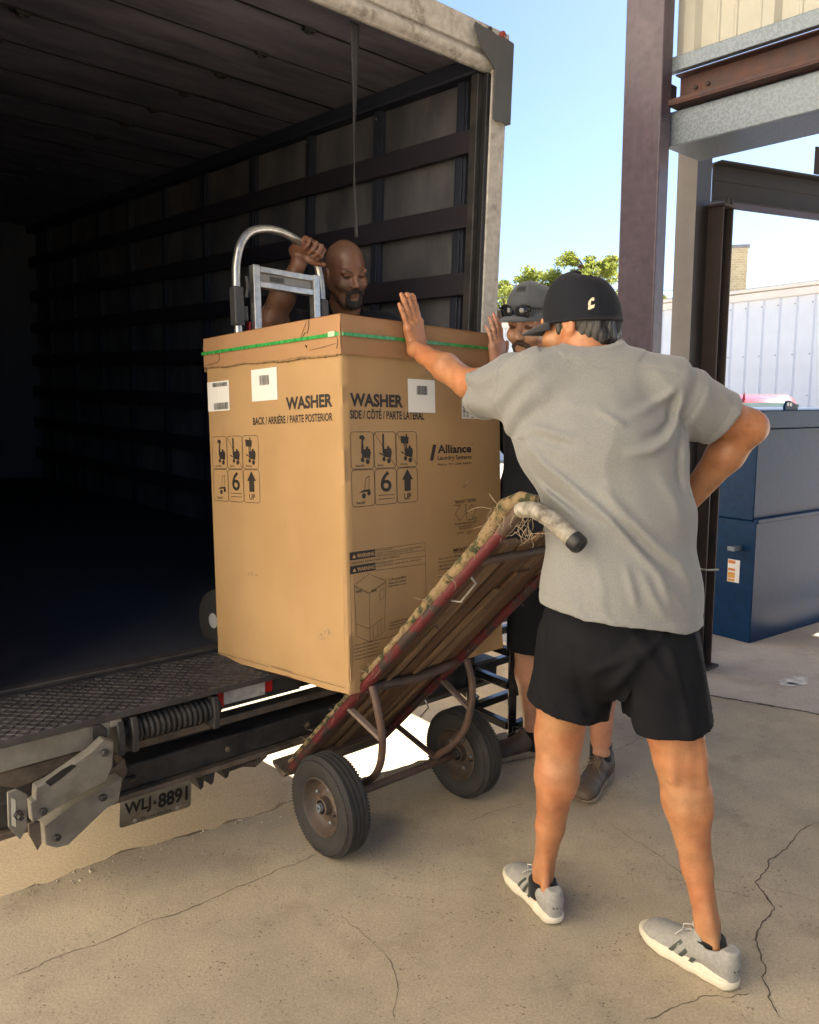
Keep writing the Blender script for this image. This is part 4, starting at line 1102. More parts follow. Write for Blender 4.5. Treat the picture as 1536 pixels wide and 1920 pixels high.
# scuffs and faint fold lines in the board
for F, segs in ((FL, [[(-.02, .12), (-.016, .40)]]), (FR, [[(.012, .50), (.018, .58)]])):
    strokes(F, segs, .0012, 'fold_line', m=M_SCUFF)
for F, p in ((FL, [(-.55, .33), (-.50, .345), (-.46, .335), (-.50, .328)]), (FL, [(-.16, .16), (-.10, .20), (-.07, .19), (-.12, .155)]), (FR, [(.55, .62), (.60, .655), (.61, .645), (.565, .612)])):
    poly(F, [p], 'scuff_mark', m=M_SCUFF)
# ================================================================== smooth solid modelling for bodies and cloth
class SDF:
    """signed-distance grid; shapes are blended in and the skin is read off as one continuous mesh"""
    def __init__(s, lo, hi, h):
        s.lo = np.array(lo, np.float32); s.h = h
        s.ax = [np.arange(lo[i], hi[i] + h, h, dtype=np.float32) for i in range(3)]
        s.D = np.full([len(a) for a in s.ax], .08, np.float32)
    def win(s, lo, hi):
        sl = []
        for i in range(3):
            a = int(max(0, math.floor((lo[i] - s.lo[i]) / s.h))); b = int(min(len(s.ax[i]), math.ceil((hi[i] - s.lo[i]) / s.h) + 1))
            sl.append(slice(a, max(a, b)))
        return tuple(sl), s.ax[0][sl[0]][:, None, None], s.ax[1][sl[1]][None, :, None], s.ax[2][sl[2]][None, None, :]
    def blend(s, sl, d, k, op):
        A = s.D[sl]
        if op == 'u':
            if k > 0:
                hh = np.maximum(k - np.abs(A - d), 0) / k; s.D[sl] = np.minimum(A, d) - hh * hh * k * .25
            else: s.D[sl] = np.minimum(A, d)
        else:
            d = -d
            if k > 0:
                hh = np.maximum(k - np.abs(A - d), 0) / k; s.D[sl] = np.maximum(A, d) + hh * hh * k * .25
            else: s.D[sl] = np.maximum(A, d)
    def cone(s, a, b, ra, rb, k=.012, op='u', side=None, ratio=1.0):
        """round cone; with side/ratio the section is an ellipse, ratio wider along side"""
        a = np.array(a, np.float32); b = np.array(b, np.float32)
        m = .045 + k + max(ra, rb) * max(1, ratio)
        sl, X, Y, Z = s.win(np.minimum(a, b) - m, np.maximum(a, b) + m)
        if s.D[sl].size == 0: return
        ab = b - a; L2 = float(ab @ ab) + 1e-12
        t = np.clip(((X - a[0]) * ab[0] + (Y - a[1]) * ab[1] + (Z - a[2]) * ab[2]) / L2, 0, 1)
        qx = X - a[0] - t * ab[0]; qy = Y - a[1] - t * ab[1]; qz = Z - a[2] - t * ab[2]
        if side is not None:
            sv = np.array(side, np.float32); sv = sv / np.linalg.norm(sv)
            c = (qx * sv[0] + qy * sv[1] + qz * sv[2]) * (1 / ratio - 1)
            qx = qx + c * sv[0]; qy = qy + c * sv[1]; qz = qz + c * sv[2]
        d = np.sqrt(qx * qx + qy * qy + qz * qz) - (ra + (rb - ra) * t)
        s.blend(sl, d, k, op)
    def chain(s, pts, radii, k=.012, op='u', side=None, ratio=1.0):
        for i in range(len(pts) - 1):
            r0 = ratio[i] if isinstance(ratio, (list, tuple)) else ratio
            s.cone(pts[i], pts[i + 1], radii[i], radii[i + 1], k, op, side, r0)
    def ell(s, c, r, k=.012, op='u', F=None):
        """ellipsoid; F = 3x3 frame (columns = its axes)"""
        c = np.array(c, np.float32); F = np.eye(3) if F is None else np.array(F)
        m = .035 + k + max(r)
        sl, X, Y, Z = s.win(c - m, c + m)
        if s.D[sl].size == 0: return
        x = X - c[0]; y = Y - c[1]; z = Z - c[2]
        k0 = 0; k1 = 0
        for i in range(3):
            q = x * F[0][i] + y * F[1][i] + z * F[2][i]
            k0 = k0 + (q / r[i]) ** 2; k1 = k1 + (q / (r[i] ** 2)) ** 2
        k0 = np.sqrt(k0); k1 = np.sqrt(k1) + 1e-6
        s.blend(sl, (k0 * (k0 - 1) / k1).astype(np.float32), k, op)
    def cut(s, p, n, lo, hi, k=0.0):
        """remove what lies on the n side of the plane, inside the window"""
        sl, X, Y, Z = s.win(lo, hi)
        n = np.array(n, float); n /= np.linalg.norm(n)
        d = -((X - p[0]) * n[0] + (Y - p[1]) * n[1] + (Z - p[2]) * n[2])
        s.blend(sl, d.astype(np.float32), k, 's')
    def warp(s, fn, lo=None, hi=None, band=.03):
        sl, X, Y, Z = s.win(lo if lo is not None else s.lo, hi if hi is not None else s.lo + 10)
        A = s.D[sl]; idx = np.nonzero(np.abs(A) < band)
        A[idx] -= fn(X[idx[0], 0, 0], Y[0, idx[1], 0], Z[0, 0, idx[2]]).astype(np.float32)
        s.D[sl] = A
    def mesh(s):
        D = s.D; S = (D < 0)
        S[0] = S[-1] = False; S[:, 0] = S[:, -1] = False; S[:, :, 0] = S[:, :, -1] = False
        u = S.view(np.uint8)
        c = np.zeros([n - 1 for n in D.shape], np.uint8)
        for dx in (0, 1):
            for dy in (0, 1):
                for dz in (0, 1):
                    c += u[dx:dx + c.shape[0], dy:dy + c.shape[1], dz:dz + c.shape[2]]
        act = np.flatnonzero((c > 0) & (c < 8))
        nx, ny, nz = c.shape
        I = act // (ny * nz); J = (act // nz) % ny; K = act % nz
        del c
        V = np.zeros((len(act), 3)); W = np.zeros(len(act))
        cor = [(0,0,0),(1,0,0),(0,1,0),(1,1,0),(0,0,1),(1,0,1),(0,1,1),(1,1,1)]
        val = [np.where(S[I+a, J+b, K+g], np.minimum(D[I+a, J+b, K+g], -1e-6), np.maximum(D[I+a, J+b, K+g], 1e-6)) for a, b, g in cor]
        for i in range(8):
            for j in range(i + 1, 8):
                if sum(abs(cor[i][q] - cor[j][q]) for q in range(3)) != 1: continue
                a, b = val[i], val[j]; m = (a < 0) != (b < 0)
                t = np.where(m, a / np.where(m, a - b, 1), 0)
                for q in range(3): V[:, q] += m * (cor[i][q] + t * (cor[j][q] - cor[i][q]))
                W += m
        V /= W[:, None]; V += np.stack([I, J, K], 1)
        V = V * s.h + s.lo
        def look(i, j, k): return np.searchsorted(act, (i * ny + j) * nz + k)
        Q = []
        for axis in range(3):
            a = [slice(None)] * 3; b = [slice(None)] * 3; a[axis] = slice(0, -1); b[axis] = slice(1, None)
            A, B = S[tuple(a)], S[tuple(b)]
            e = np.argwhere(A != B); e = e[(e > 0).all(1)] if len(e) else e
            o1, o2 = [(1, 2), (2, 0), (0, 1)][axis]
            def off(p, q):
                r = e.copy(); r[:, o1] -= p; r[:, o2] -= q; return look(r[:, 0], r[:, 1], r[:, 2])
            q = np.stack([off(1, 1), off(0, 1), off(0, 0), off(1, 0)], 1)
            fl = ~A[e[:, 0], e[:, 1], e[:, 2]]
            q[fl] = q[fl][:, ::-1]
            Q.append(q)
        return V, np.concatenate(Q)

def biggest(V, Q, keep=.02):
    """drop stray crumbs and closed inner bubbles"""
    lab = np.arange(len(V))
    while True:
        m = lab[Q].min(1); new = lab.copy()
        for i in range(4): np.minimum.at(new, Q[:, i], m)
        new = new[new]
        if (new == lab).all(): break
        lab = new
    u, inv, cnt = np.unique(lab, return_inverse=True, return_counts=True)
    big = cnt == cnt.max(); kv = big[inv]
    idx = np.cumsum(kv) - 1
    return V[kv], idx[Q[kv[Q[:, 0]]]]
def sdf_obj(name, sd, m, parent, rel, colfn=None, smooth_it=1):
    V, Q = biggest(*sd.mesh())
    for _ in range(smooth_it):           # one light relaxing pass takes the grid steps out
        acc = np.zeros_like(V); cnt = np.zeros(len(V))
        for i in range(4):
            np.add.at(acc, Q[:, i], V[Q[:, (i + 1) % 4]]); np.add.at(cnt, Q[:, i], 1)
            np.add.at(acc, Q[:, i], V[Q[:, (i + 3) % 4]]); np.add.at(cnt, Q[:, i], 1)
        V = V * .5 + .5 * acc / np.maximum(cnt, 1)[:, None]
    me = bpy.data.meshes.new(name)
    me.vertices.add(len(V)); me.vertices.foreach_set('co', (V - np.array(rel)).astype(np.float32).ravel())
    me.loops.add(len(Q) * 4); me.loops.foreach_set('vertex_index', Q.astype(np.int32).ravel())
    me.polygons.add(len(Q)); me.polygons.foreach_set('loop_start', np.arange(0, len(Q) * 4, 4, dtype=np.int32))
    me.update(calc_edges=True); me.validate()
    me.shade_smooth()
    if colfn is not None:
        ca = me.color_attributes.new('Tone', 'FLOAT_COLOR', 'POINT')
        c = np.ones((len(V), 4), np.float32); c[:, :3] = colfn(V); ca.data.foreach_set('color', c.ravel())
    return link(name, me, m, parent)

def waves(seed, freq, n=7):
    """cheap smooth noise made of crossed sines, about -1..1"""
    rg = np.random.default_rng(seed)
    K = rg.normal(size=(n, 3)) * freq; ph = rg.uniform(0, 6.283, n)
    def f(x, y, z):
        r = 0
        for i in range(n): r = r + np.sin(K[i, 0] * x + K[i, 1] * y + K[i, 2] * z + ph[i])
        return r / (n * .55)
    return f
def seg_dist(px_, pz_, pts):
    """distance of points to a polyline in a plane, with position along it 0..1"""
    best = np.full(px_.shape, 9.0); tt = np.zeros(px_.shape); n = len(pts) - 1
    for i in range(n):
        a, b = np.array(pts[i]), np.array(pts[i + 1]); d = b - a; L = d @ d
        t = np.clip(((px_ - a[0]) * d[0] + (pz_ - a[1]) * d[1]) / L, 0, 1)
        q = np.hypot(px_ - a[0] - t * d[0], pz_ - a[1] - t * d[1])
        m = q < best; best = np.where(m, q, best); tt = np.where(m, (i + t) / n, tt)
    return best, tt

def frame(f, tilt=0.0, roll=0.0):
    """head frame from a level facing direction: columns forward, left, up; tilt>0 looks down"""
    f = Vector((f[0], f[1], 0)).normalized(); up = Vector((0, 0, 1)); l = up.cross(f)
    q = Matrix.Rotation(tilt, 3, l); f2 = q @ f; u2 = q @ up
    q2 = Matrix.Rotation(roll, 3, f2); l2 = q2 @ l; u2 = q2 @ u2
    return np.array([[f2[i], l2[i], u2[i]] for i in range(3)])

def add_head(sd, c, F, k=.012, jaw=1.0, cran=(.098, .077, .090), sc=1.0):
    c = np.array(c, float)
    class G:      # the same strokes at another head size
        def ell(_, p, r, k=.012, op='u', F=None): sd0.ell(p, tuple(q * sc for q in r), k, op, F)
        def cone(_, p, q, ra, rb, k=.012, op='u'): sd0.cone(p, q, ra * sc, rb * sc, k, op)
    sd0 = sd; sd = G()
    def P(f, l, u): return c + F @ np.array([f, l, u]) * sc
    sd.ell(P(-.012, 0, .042), cran, k, F=F)
    sd.ell(P(.020, 0, -.022), (.074, .066 * jaw, .088), .02, F=F)
    for s in (-1, 1):
        sd.cone(P(-.005, s * .054 * jaw, -.035), P(.066, s * .018, -.098), .024, .020, .02)
        sd.ell(P(.066, s * .040, -.028), (.026, .024, .024), .02, F=F)
        sd.cone(P(.080, s * .046, .024), P(.091, s * .012, .020), .011, .010, .014)
        sd.ell(P(.096, s * .031, .003), (.016, .017, .012), .012, op='s', F=F)
        sd.ell(P(.0765, s * .031, .003), (.0135, .0145, .0125), .003, F=F)
        sd.cone(P(.088, s * .044, .0085), P(.0905, s * .018, .010), .0042, .0042, .004)      # upper lid
        sd.ell(P(.101, s * .012, -.033), (.011, .0085, .009), .006, F=F)
        # ear
        sd.ell(P(-.016, s * .080, -.004), (.020, .009, .033), .006, F=F)
        sd.ell(P(-.010, s * .090, .002), (.011, .007, .019), .004, op='s', F=F)
    sd.ell(P(.074, 0, -.100), (.024, .028, .022), .02, F=F)
    sd.cone(P(.088, 0, .014), P(.112, 0, -.028), .009, .0115, .010)
    sd.cone(P(.088, -.020, -.062), P(.088, .020, -.062), .006, .006, .006); sd.cone(P(.096, -.008, -.060), P(.096, .008, -.060), .006, .006, .008)
    sd.cone(P(.090, -.014, -.073), P(.090, .014, -.073), .0075, .0075, .006)
    sd.cone(P(.103, -.022, -.0665), P(.103, .022, -.0665), .0045, .0045, .003, op='s')

def hand(sd, w, u, t, n, curls, spread=.12, thumb_dir=(.75, .62, -.25), thumb_curl=.3, scale=1.0):
    w = np.array(w, float); u = np.array(u, float); u /= np.linalg.norm(u)
    n = np.array(n, float); n -= u * (n @ u); n /= np.linalg.norm(n)
    t = np.array(t, float); t -= u * (t @ u) + n * (t @ n); t /= np.linalg.norm(t)
    s = scale
    def P(a, b, c_): return w + (u * a + t * b + n * c_) * s
    offs = (.029, .010, -.0095, -.028); bases = (.086, .090, .085, .077); lens = ((.044, .026, .021), (.048, .029, .022), (.044, .027, .021), (.035, .021, .018))
    rad = (.0098, .0100, .0096, .0085)
    for i in range(4):
        sd.cone(P(.0, offs[i] * .62, 0), P(bases[i], offs[i], -.002), .0165 * s, .0125 * s, .012)
    sd.cone(P(.02, .0, -.004), P(.07, .0, -.006), .020 * s, .018 * s, .012, side=t, ratio=1.7)
    # knuckles and tendons
    for i in range(4):
        sd.ell(P(bases[i] - .002, offs[i], .006), (.010 * s,) * 3, .006)
        sd.cone(P(.02, offs[i] * .5, .011), P(bases[i] - .01, offs[i], .009), .004 * s, .0035 * s, .008)
    for i in range(4):
        p = P(bases[i], offs[i], -.001); ang = curls[i][0]; sp = spread * (1.5 - i) / 1.5 * .5
        d0 = u * math.cos(sp) + t * math.sin(sp)
        for j in range(3):
            if j > 0: ang += curls[i][j]
            d = d0 * math.cos(ang) - n * math.sin(ang)
            q = p + d * lens[i][j] * s
            sd.cone(p, q, rad[i] * s * (1 - .08 * j), rad[i] * s * (1 - .08 * (j + 1)), .003)
            if j < 2: sd.ell(q + n * .001, (rad[i] * s * 1.02,) * 3, .003)
            p = q
    tb = P(.022, .026, -.006); td = u * thumb_dir[0] + t * thumb_dir[1] + n * thumb_dir[2]; td /= np.linalg.norm(td)
    q = tb + td * .040 * s
    sd.cone(P(.012, .014, -.006), q, .017 * s, .0125 * s, .010)
    td2 = td * math.cos(thumb_curl) + u * math.sin(thumb_curl); td2 /= np.linalg.norm(td2)
    q2 = q + td2 * .034 * s; sd.cone(q, q2, .0118 * s, .0108 * s, .003)
    q3 = q2 + (td2 * .9 + u * .3 * math.sin(thumb_curl)) * .026 * s; sd.cone(q2, q3, .0108 * s, .0088 * s, .003)

def skinmat(name, c1, c2):
    m, N, L, b = newmat(name)
    at = N.new('ShaderNodeAttribute'); at.attribute_name = 'Tone'
    tc = N.new('ShaderNodeTexCoord'); nz = N.new('ShaderNodeTexNoise'); nz.inputs['Scale'].default_value = 22; nz.inputs['Detail'].default_value = 7
    L.new(tc.outputs['Object'], nz.inputs[0])
    rp = N.new('ShaderNodeValToRGB'); rp.color_ramp.elements[0].position = .35; rp.color_ramp.elements[1].position = .66
    rp.color_ramp.elements[0].color = (*c2, 1); rp.color_ramp.elements[1].color = (*c1, 1); L.new(nz.outputs[0], rp.inputs[0])
    nb = N.new('ShaderNodeTexNoise'); nb.inputs['Scale'].default_value = 7; nb.inputs['Detail'].default_value = 5; L.new(tc.outputs['Object'], nb.inputs[0])
    rb = N.new('ShaderNodeValToRGB'); rb.color_ramp.elements[0].position = .36; rb.color_ramp.elements[1].position = .64
    rb.color_ramp.elements[0].color = (1.05, .86, .80, 1); rb.color_ramp.elements[1].color = (.98, 1.02, 1.0, 1); L.new(nb.outputs[0], rb.inputs[0])
    nf = N.new('ShaderNodeTexNoise'); nf.inputs['Scale'].default_value = 210; nf.inputs['Detail'].default_value = 2; L.new(tc.outputs['Object'], nf.inputs[0])
    rf = N.new('ShaderNodeValToRGB'); rf.color_ramp.elements[0].position = .30; rf.color_ramp.elements[1].position = .45
    rf.color_ramp.elements[0].color = (.62, .56, .52, 1); rf.color_ramp.elements[1].color = (1, 1, 1, 1); L.new(nf.outputs[0], rf.inputs[0])
    m0 = N.new('ShaderNodeMix'); m0.data_type = 'RGBA'; m0.blend_type = 'MULTIPLY'; m0.inputs[0].default_value = 1; L.new(rp.outputs[0], m0.inputs[6]); L.new(rb.outputs[0], m0.inputs[7])
    m1 = N.new('ShaderNodeMix'); m1.data_type = 'RGBA'; m1.blend_type = 'MULTIPLY'; m1.inputs[0].default_value = .35; L.new(m0.outputs[2], m1.inputs[6]); L.new(rf.outputs[0], m1.inputs[7])
    mx = N.new('ShaderNodeMix'); mx.data_type = 'RGBA'; mx.blend_type = 'MULTIPLY'; mx.inputs[0].default_value = 1
    L.new(m1.outputs[2], mx.inputs[6]); L.new(at.outputs['Color'], mx.inputs[7]); L.new(mx.outputs[2], b.inputs['Base Color'])
    b.inputs['Roughness'].default_value = .42; b.inputs['Specular IOR Level'].default_value = .5
    b.inputs['Subsurface Weight'].default_value = .0; b.inputs['Subsurface Radius'].default_value = (.010, .004, .002); b.inputs['Subsurface Scale'].default_value = 1
    n2 = N.new('ShaderNodeTexNoise'); n2.inputs['Scale'].default_value = 180; L.new(tc.outputs['Object'], n2.inputs[0])
    bp = N.new('ShaderNodeBump'); bp.inputs['Strength'].default_value = .3; bp.inputs['Distance'].default_value = .0012
    L.new(n2.outputs[0], bp.inputs['Height']); L.new(bp.outputs[0], b.inputs['Normal'])
    return m

def cloth(name, c1, c2, rough=.85, scale=140, bump=.25, sheen=.2):
    m = mat(name, c1, rough, col2=c2, scale=scale, detail=3, bump=bump, bscale=420, bdist=.0008, spec=.2, lo=.3, hi=.7)
    m.node_tree.nodes['Principled BSDF'].inputs['Sheen Weight'].default_value = sheen
    return m

def cap(parent, rel, c, F, mcap, mbrim, label=None, crown=.132, rim=.004, front_seams=True):
    """baseball cap in a head frame; returns (crown object, point function)"""
    c = np.array(c, float)
    def P(f, l, u): return c + F @ np.array([f, l, u])
    def dome(az, t, grow=0.0):
        """az from forward towards the left, t 0 rim .. 1 top"""
        a = t * math.pi / 2
        ca = math.cos(a) ** .72; sa = math.sin(a) ** .95
        ra = .110 + .004 * math.cos(az); rb = .091
        seam = 0
        for kx in range(6):
            dd = (az - math.pi / 6 - kx * math.pi / 3 + math.pi) % (2 * math.pi) - math.pi
            seam += math.exp(-(dd * max(.15, ca) / .035) ** 2)
        g = grow - .0016 * seam
        zr = rim - .012 * math.cos(az + math.pi)
        return P(-.012 + (ra + g) * ca * math.cos(az), (rb + g) * ca * math.sin(az), zr + (crown + g) * sa)
    mb = MB(); mb.grid(lambda u, v: tuple(dome(u * 2 * math.pi, v)), 96, 20)
    # sweatband turned in at the rim
    mb.grid(lambda u, v: tuple(dome(u * 2 * math.pi, 0, -.004 * v) - F @ np.array([0, 0, .004 * v])), 96, 1)
    o = obj('cap', mb, mcap, parent, smooth=50, rel=rel)
    so2 = o.modifiers.new('w', 'WELD'); so2.merge_threshold = .0004
    mb = MB(); bt = P(-.012, 0, rim + crown - .001); mb.lathe([(.008, 0), (.008, .003), (.004, .005)], 12, Matrix.Translation(Vector(bt)))
    obj('cap_button', mb, mcap, o, smooth=60, rel=rel)
    def br(u, v):
        az = (u - .5) * 2.15; p = dome(az, .01)
        loc = F.T @ (p - c)
        out = .078 * v * (math.cos((u - .5) * 2.9) ** .7 if abs(u - .5) < .5 else 0)
        f = loc[0] + out; l = loc[1] * (1 - .05 * v)
        z = loc[2] - .002 - .10 * l * l / .09 * v * 1.2 - .010 * v * v
        return tuple(P(f, l, z))
    mb = MB(); mb.grid(br, 30, 10)
    b = obj('cap_brim', mb, mbrim, o, smooth=60, rel=rel)
    sm_ = b.modifiers.new('t', 'SOLIDIFY'); sm_.thickness = .0035
    return o, dome, P

def shoe_parts(parent, rel, heel, toe, style, z0=0.0, flip=1):
    """one shoe from heel to toe point on the floor; style dict of materials"""
    heel = Vector((*heel, z0)); toe = Vector((*toe, z0)); d = (toe - heel); L = d.length; d.normalize(); l = Vector((0, 0, 1)).cross(d)
    s = L / .30
    M = Matrix(((d.x, l.x, 0, heel.x), (d.y, l.y, 0, heel.y), (0, 0, 1, heel.z), (0, 0, 0, 1)))
    h = .003
    def build(fn, name, m, par, colfn=None):
        sd = SDF((-.03, -.075, -.01), (.33, .075, .16), h); fn(sd)
        V, Q = sd.mesh(); me = bpy.data.meshes.new(name)
        V = V * s; me.from_pydata([tuple(v) for v in V], [], [tuple(q) for q in Q]); me.shade_smooth(); me.transform(T(-rel[0], -rel[1], -rel[2]) @ M)
        return link(name, me, m, par)
    thick = style.get('thick', 1.0)
    def outline(y0):     # sole plan: heel narrow, ball wide
        return [(.034, .000, .036), (.075, .000, .037), (.13, -.003 * flip, .040), (.20, .002 * flip, .050), (.240, .006 * flip, .049), (.260, .008 * flip, .043)]
    def sole(sd):
        pts = outline(0)
        for (x, y, r), (x2, y2, r2) in zip(pts[:-1], pts[1:]):
            sd.cone((x, y, .020), (x2, y2, .020), r, r2, .01)
        zt = .050 * thick
        sl, X, Y, Z = sd.win((-1, -1, -1), (2, 2, 2))
        top = zt - .020 * np.clip((X - .03) / .25, 0, 1) + 0 * Y
        bot = .002 + .016 * np.clip((X - .20) / .09, 0, 1) ** 2 + .010 * np.clip((.02 - X) / .03, 0, 1) + 0 * Y
        sd.blend(sl, -(Z - top).astype(np.float32), .006, 's'); sd.blend(sl, -(bot - Z).astype(np.float32), .006, 's')
        if thick > .9:
            sd.warp(lambda x, y, z: -.0022 * np.exp(-((z - (.030 - .012 * np.clip(x / .28, 0, 1))) / .0022) ** 2) * np.clip((.16 - x) / .05, 0, 1))
    def upper(sd):
        # section by section: toe box low and round, instep rising, heel cup
        sec = [(.034, 0, .066, .034, 1.0), (.062, 0, .074, .038, 1.0), (.105, -.002 * flip, .067, .038, 1.0), (.150, 0, .046, .037, 1.06), (.200, .002 * flip, .036, .036, 1.24), (.236, .005 * flip, .030, .034, 1.3), (.256, .007 * flip, .028, .030, 1.35)]
        for a, b in zip(sec[:-1], sec[1:]):
            sd.cone((a[0], a[1], a[2]), (b[0], b[1], b[2]), a[3], b[3], .012, side=(0, 1, 0), ratio=(a[4] + b[4]) / 2)
        for q in (.030, .06, .105): sd.cone((q, 0, .03), (q + .02, 0, .062), .030, .031, .012)
        sd.cone((.028, 0, .05), (.022, 0, .098), .026, .024, .012)              # heel collar
        sd.cone((.118, 0, .075), (.100, 0, .120), .026, .018, .012)             # tongue
        sd.cone((.068, 0, .072), (.064, 0, .16), .0315, .034, .006, op='s')      # ankle opening
        sl, X, Y, Z = sd.win((-1, -1, -1), (2, 2, 2))
        sd.blend(sl, -((Z - (.108 + .02 * np.clip((X - .08) / .05, 0, 1)) + 0 * X) + 0 * Y).astype(np.float32), .004, 's')
        sd.blend(sl, -(.022 - Z + 0 * X + 0 * Y).astype(np.float32), .0, 's')
    so1 = build(sole, 'shoe_sole', style['sole'], parent)
    up = build(upper, 'shoe_upper', style['upper'], parent)
    def onside(x, z, sgn, g=.001):
        """a point on the upper's side surface"""
        sec = [(.0, .062, .028), (.06, .070, .033), (.105, .062, .037), (.150, .046, .040), (.200, .033, .042), (.266, .024, .03)]
        for a, b in zip(sec[:-1], sec[1:]):
            if a[0] <= x <= b[0]:
                t = (x - a[0]) / (b[0] - a[0]); zc = a[1] + (b[1] - a[1]) * t; r = a[2] + (b[2] - a[2]) * t
                break
        q = max(-.95, min(.95, (z - zc) / max(.02, r)))
        y = r * math.sqrt(1 - q * q) if z > zc else r * (1.0)
        return (x, sgn * (y + g), z)
    if style.get('stripes'):
        for i in range(3):
            x0 = .165 - .030 * i
            for sgn in (1, -1):
                mb = MB()
                def sp(u, v): 
                    xx = x0 + .012 * u - .030 * v; zz = .036 + .040 * v * (1 + .12 * i)
                    return tuple((M @ (Vector(onside(xx, zz, sgn, .0022)) * s)))
                mb.grid(sp, 3, 8); obj('shoe_stripe', mb, style['stripes'], up, smooth=60, rel=rel).modifiers.new('t', 'SOLIDIFY').thickness = .0015
        mb = MB()
        for i in range(3):
            yy = -.010 + .010 * i
            def hp(u, v):
                y = yy + .006 * u; x = -.0035 + abs(y) * .25 + .003 * v; return tuple(M @ (Vector((x + .0, y, .056 + (.010 + .007 * i) * v + .002 * u)) * s))
            mb.grid(hp, 2, 3)
        obj('heel_mark', mb, style['stripes'], up, smooth=60, rel=rel)
    # laces
    mb = MB()
    for i in range(5):
        x = .118 + .018 * i; zc = .101 - .0125 * i; ww = .021
        mb.tube([tuple(M @ (Vector(p) * s)) for p in ((x, -ww, zc - .014), (x + .004, -ww * .5, zc - .001), (x + .006, 0, zc + .002), (x + .004, ww * .5, zc - .001), (x, ww, zc - .014))], .0022 * s, 6)
    for sgn in (-1, 1):
        mb.tube([tuple(M @ (Vector(p) * s)) for p in ((.122, 0, .104), (.128, sgn * .012, .122), (.145, sgn * .026, .120), (.150, sgn * .022, .100), (.130, sgn * .004, .103))], .0018 * s, 6)
        mb.tube([tuple(M @ (Vector(p) * s)) for p in ((.124, 0, .104), (.15, sgn * .016, .100), (.165, sgn * .034, .082))], .0016 * s, 6)
    obj('shoe_laces', mb, style['laces'], up, smooth=60, rel=rel)
    return M, s
# ================================================================== PEOPLE
M_SKIN1 = skinmat('tanned skin', (.43, .212, .104), (.335, .156, .074))
M_SKIN2 = skinmat('ruddy skin', (.46, .25, .17), (.38, .20, .13))
M_SKIN3 = skinmat('brown skin', (.205, .112, .075), (.16, .086, .057))
M_HAIR = mat('black hair', (.016, .014, .013), .42, scale=40, bump=.9, bscale=160, stretch=(1, 1, .25), bdist=.004)
M_BEARD = mat('dark beard', (.020, .016, .014), .8, scale=60, bump=.9, bscale=300, bdist=.003)
M_GREY = cloth('heather grey shirt', (.225, .226, .222), (.178, .18, .177), scale=260)
M_BLACKC = cloth('black shorts cloth', (.010, .0105, .0135), (.007, .0075, .010), rough=.8, scale=200, sheen=0, bump=.2)
M_BLACKC.node_tree.nodes['Principled BSDF'].inputs['Specular IOR Level'].default_value = .1
M_NAVY = cloth('dark navy shirt', (.010, .012, .019), (.007, .009, .014), scale=160, sheen=.05)
M_CAPB = cloth('black cap cloth', (.010, .012, .018), (.007, .008, .013), scale=260, bump=.3, sheen=.05)
M_CAPG = cloth('grey cap cloth', (.085, .092, .105), (.062, .068, .078), scale=260)
M_SOCK = cloth('black sock', (.010, .010, .011), (.007, .007, .008))
SNEAK = dict(upper=mat('light grey knit', (.30, .295, .28), .8, col2=(.235, .23, .215), scale=110, bump=.5, bscale=260), sole=mat('cream foam sole', (.58, .53, .43), .6, var=.12, scale=14), stripes=mat('dark green grey stripe', (.045, .055, .05), .5), laces=mat('grey lace', (.50, .49, .47), .8), thick=1.05)
BOAT = dict(upper=mat('dirty brown leather', (.105, .07, .045), .6, col2=(.055, .038, .027), scale=22, bump=.35), sole=mat('dirty tan sole', (.22, .17, .115), .8, var=.3, scale=20), laces=mat('brown lace', (.16, .115, .075), .8), thick=.75)
one = lambda V: np.ones((len(V), 3))
def nm(v):
    v = np.array(v, float); return v / np.linalg.norm(v)
def mixc(c, m, tone):
    return c * (1 - m[:, None]) + np.array(tone) * m[:, None]

# ------------------------------------------------------------------ person 1: grey polo, pushing the carton
p1 = empty('person', 'person in grey polo, black shorts and black cap pushing the carton with left hand', 'person', (.56, 2.06, 0))
O1 = (.56, 2.06, 0)
HC1 = np.array([.457, 2.25, 1.655]); HF1 = frame((-.72, .69), R(8))
LS, LE, LW = (.335, 2.175, 1.50), (.165, 2.425, 1.508), (.018, 2.648, 1.618)
RS, RE, RW = (.655, 2.125, 1.475), (.895, 2.185, 1.385), (.775, 2.295, 1.165)
sd = SDF((-.13, 1.83, .02), (1.0, 2.82, 1.80), .0044)
# legs
sd.chain([(.45, 2.10, .90), (.425, 2.135, .70), (.412, 2.16, .545), (.406, 2.150, .43), (.395, 2.168, .27), (.383, 2.19, .13), (.380, 2.195, .05)], [.080, .080, .064, .058, .038, .028, .030], .02)
sd.ell((.396, 2.128, .425), (.032, .034, .080), .022); sd.ell((.424, 2.130, .44), (.032, .034, .072), .022); sd.ell((.413, 2.205, .55), (.043, .03, .05), .025)
sd.cone((.386, 2.165, .22), (.382, 2.152, .08), .010, .013, .012)
sd.chain([(.61, 2.03, .90), (.655, 2.005, .70), (.690, 1.995, .555), (.708, 1.985, .44), (.738, 1.968, .27), (.762, 1.945, .13), (.770, 1.935, .05)], [.080, .082, .064, .058, .037, .029, .031], .02)
sd.ell((.696, 1.958, .45), (.032, .034, .080), .022); sd.ell((.732, 1.960, .44), (.033, .036, .078), .022); sd.ell((.685, 2.035, .565), (.045, .03, .05), .025)
sd.cone((.748, 1.940, .22), (.772, 1.906, .08), .010, .013, .012)
for s_ in (-1, 1):     # tendons behind the right knee
    sd.cone((.688 + s_ * .034, 1.950, .62), (.694 + s_ * .036, 1.945, .52), .011, .010, .02)
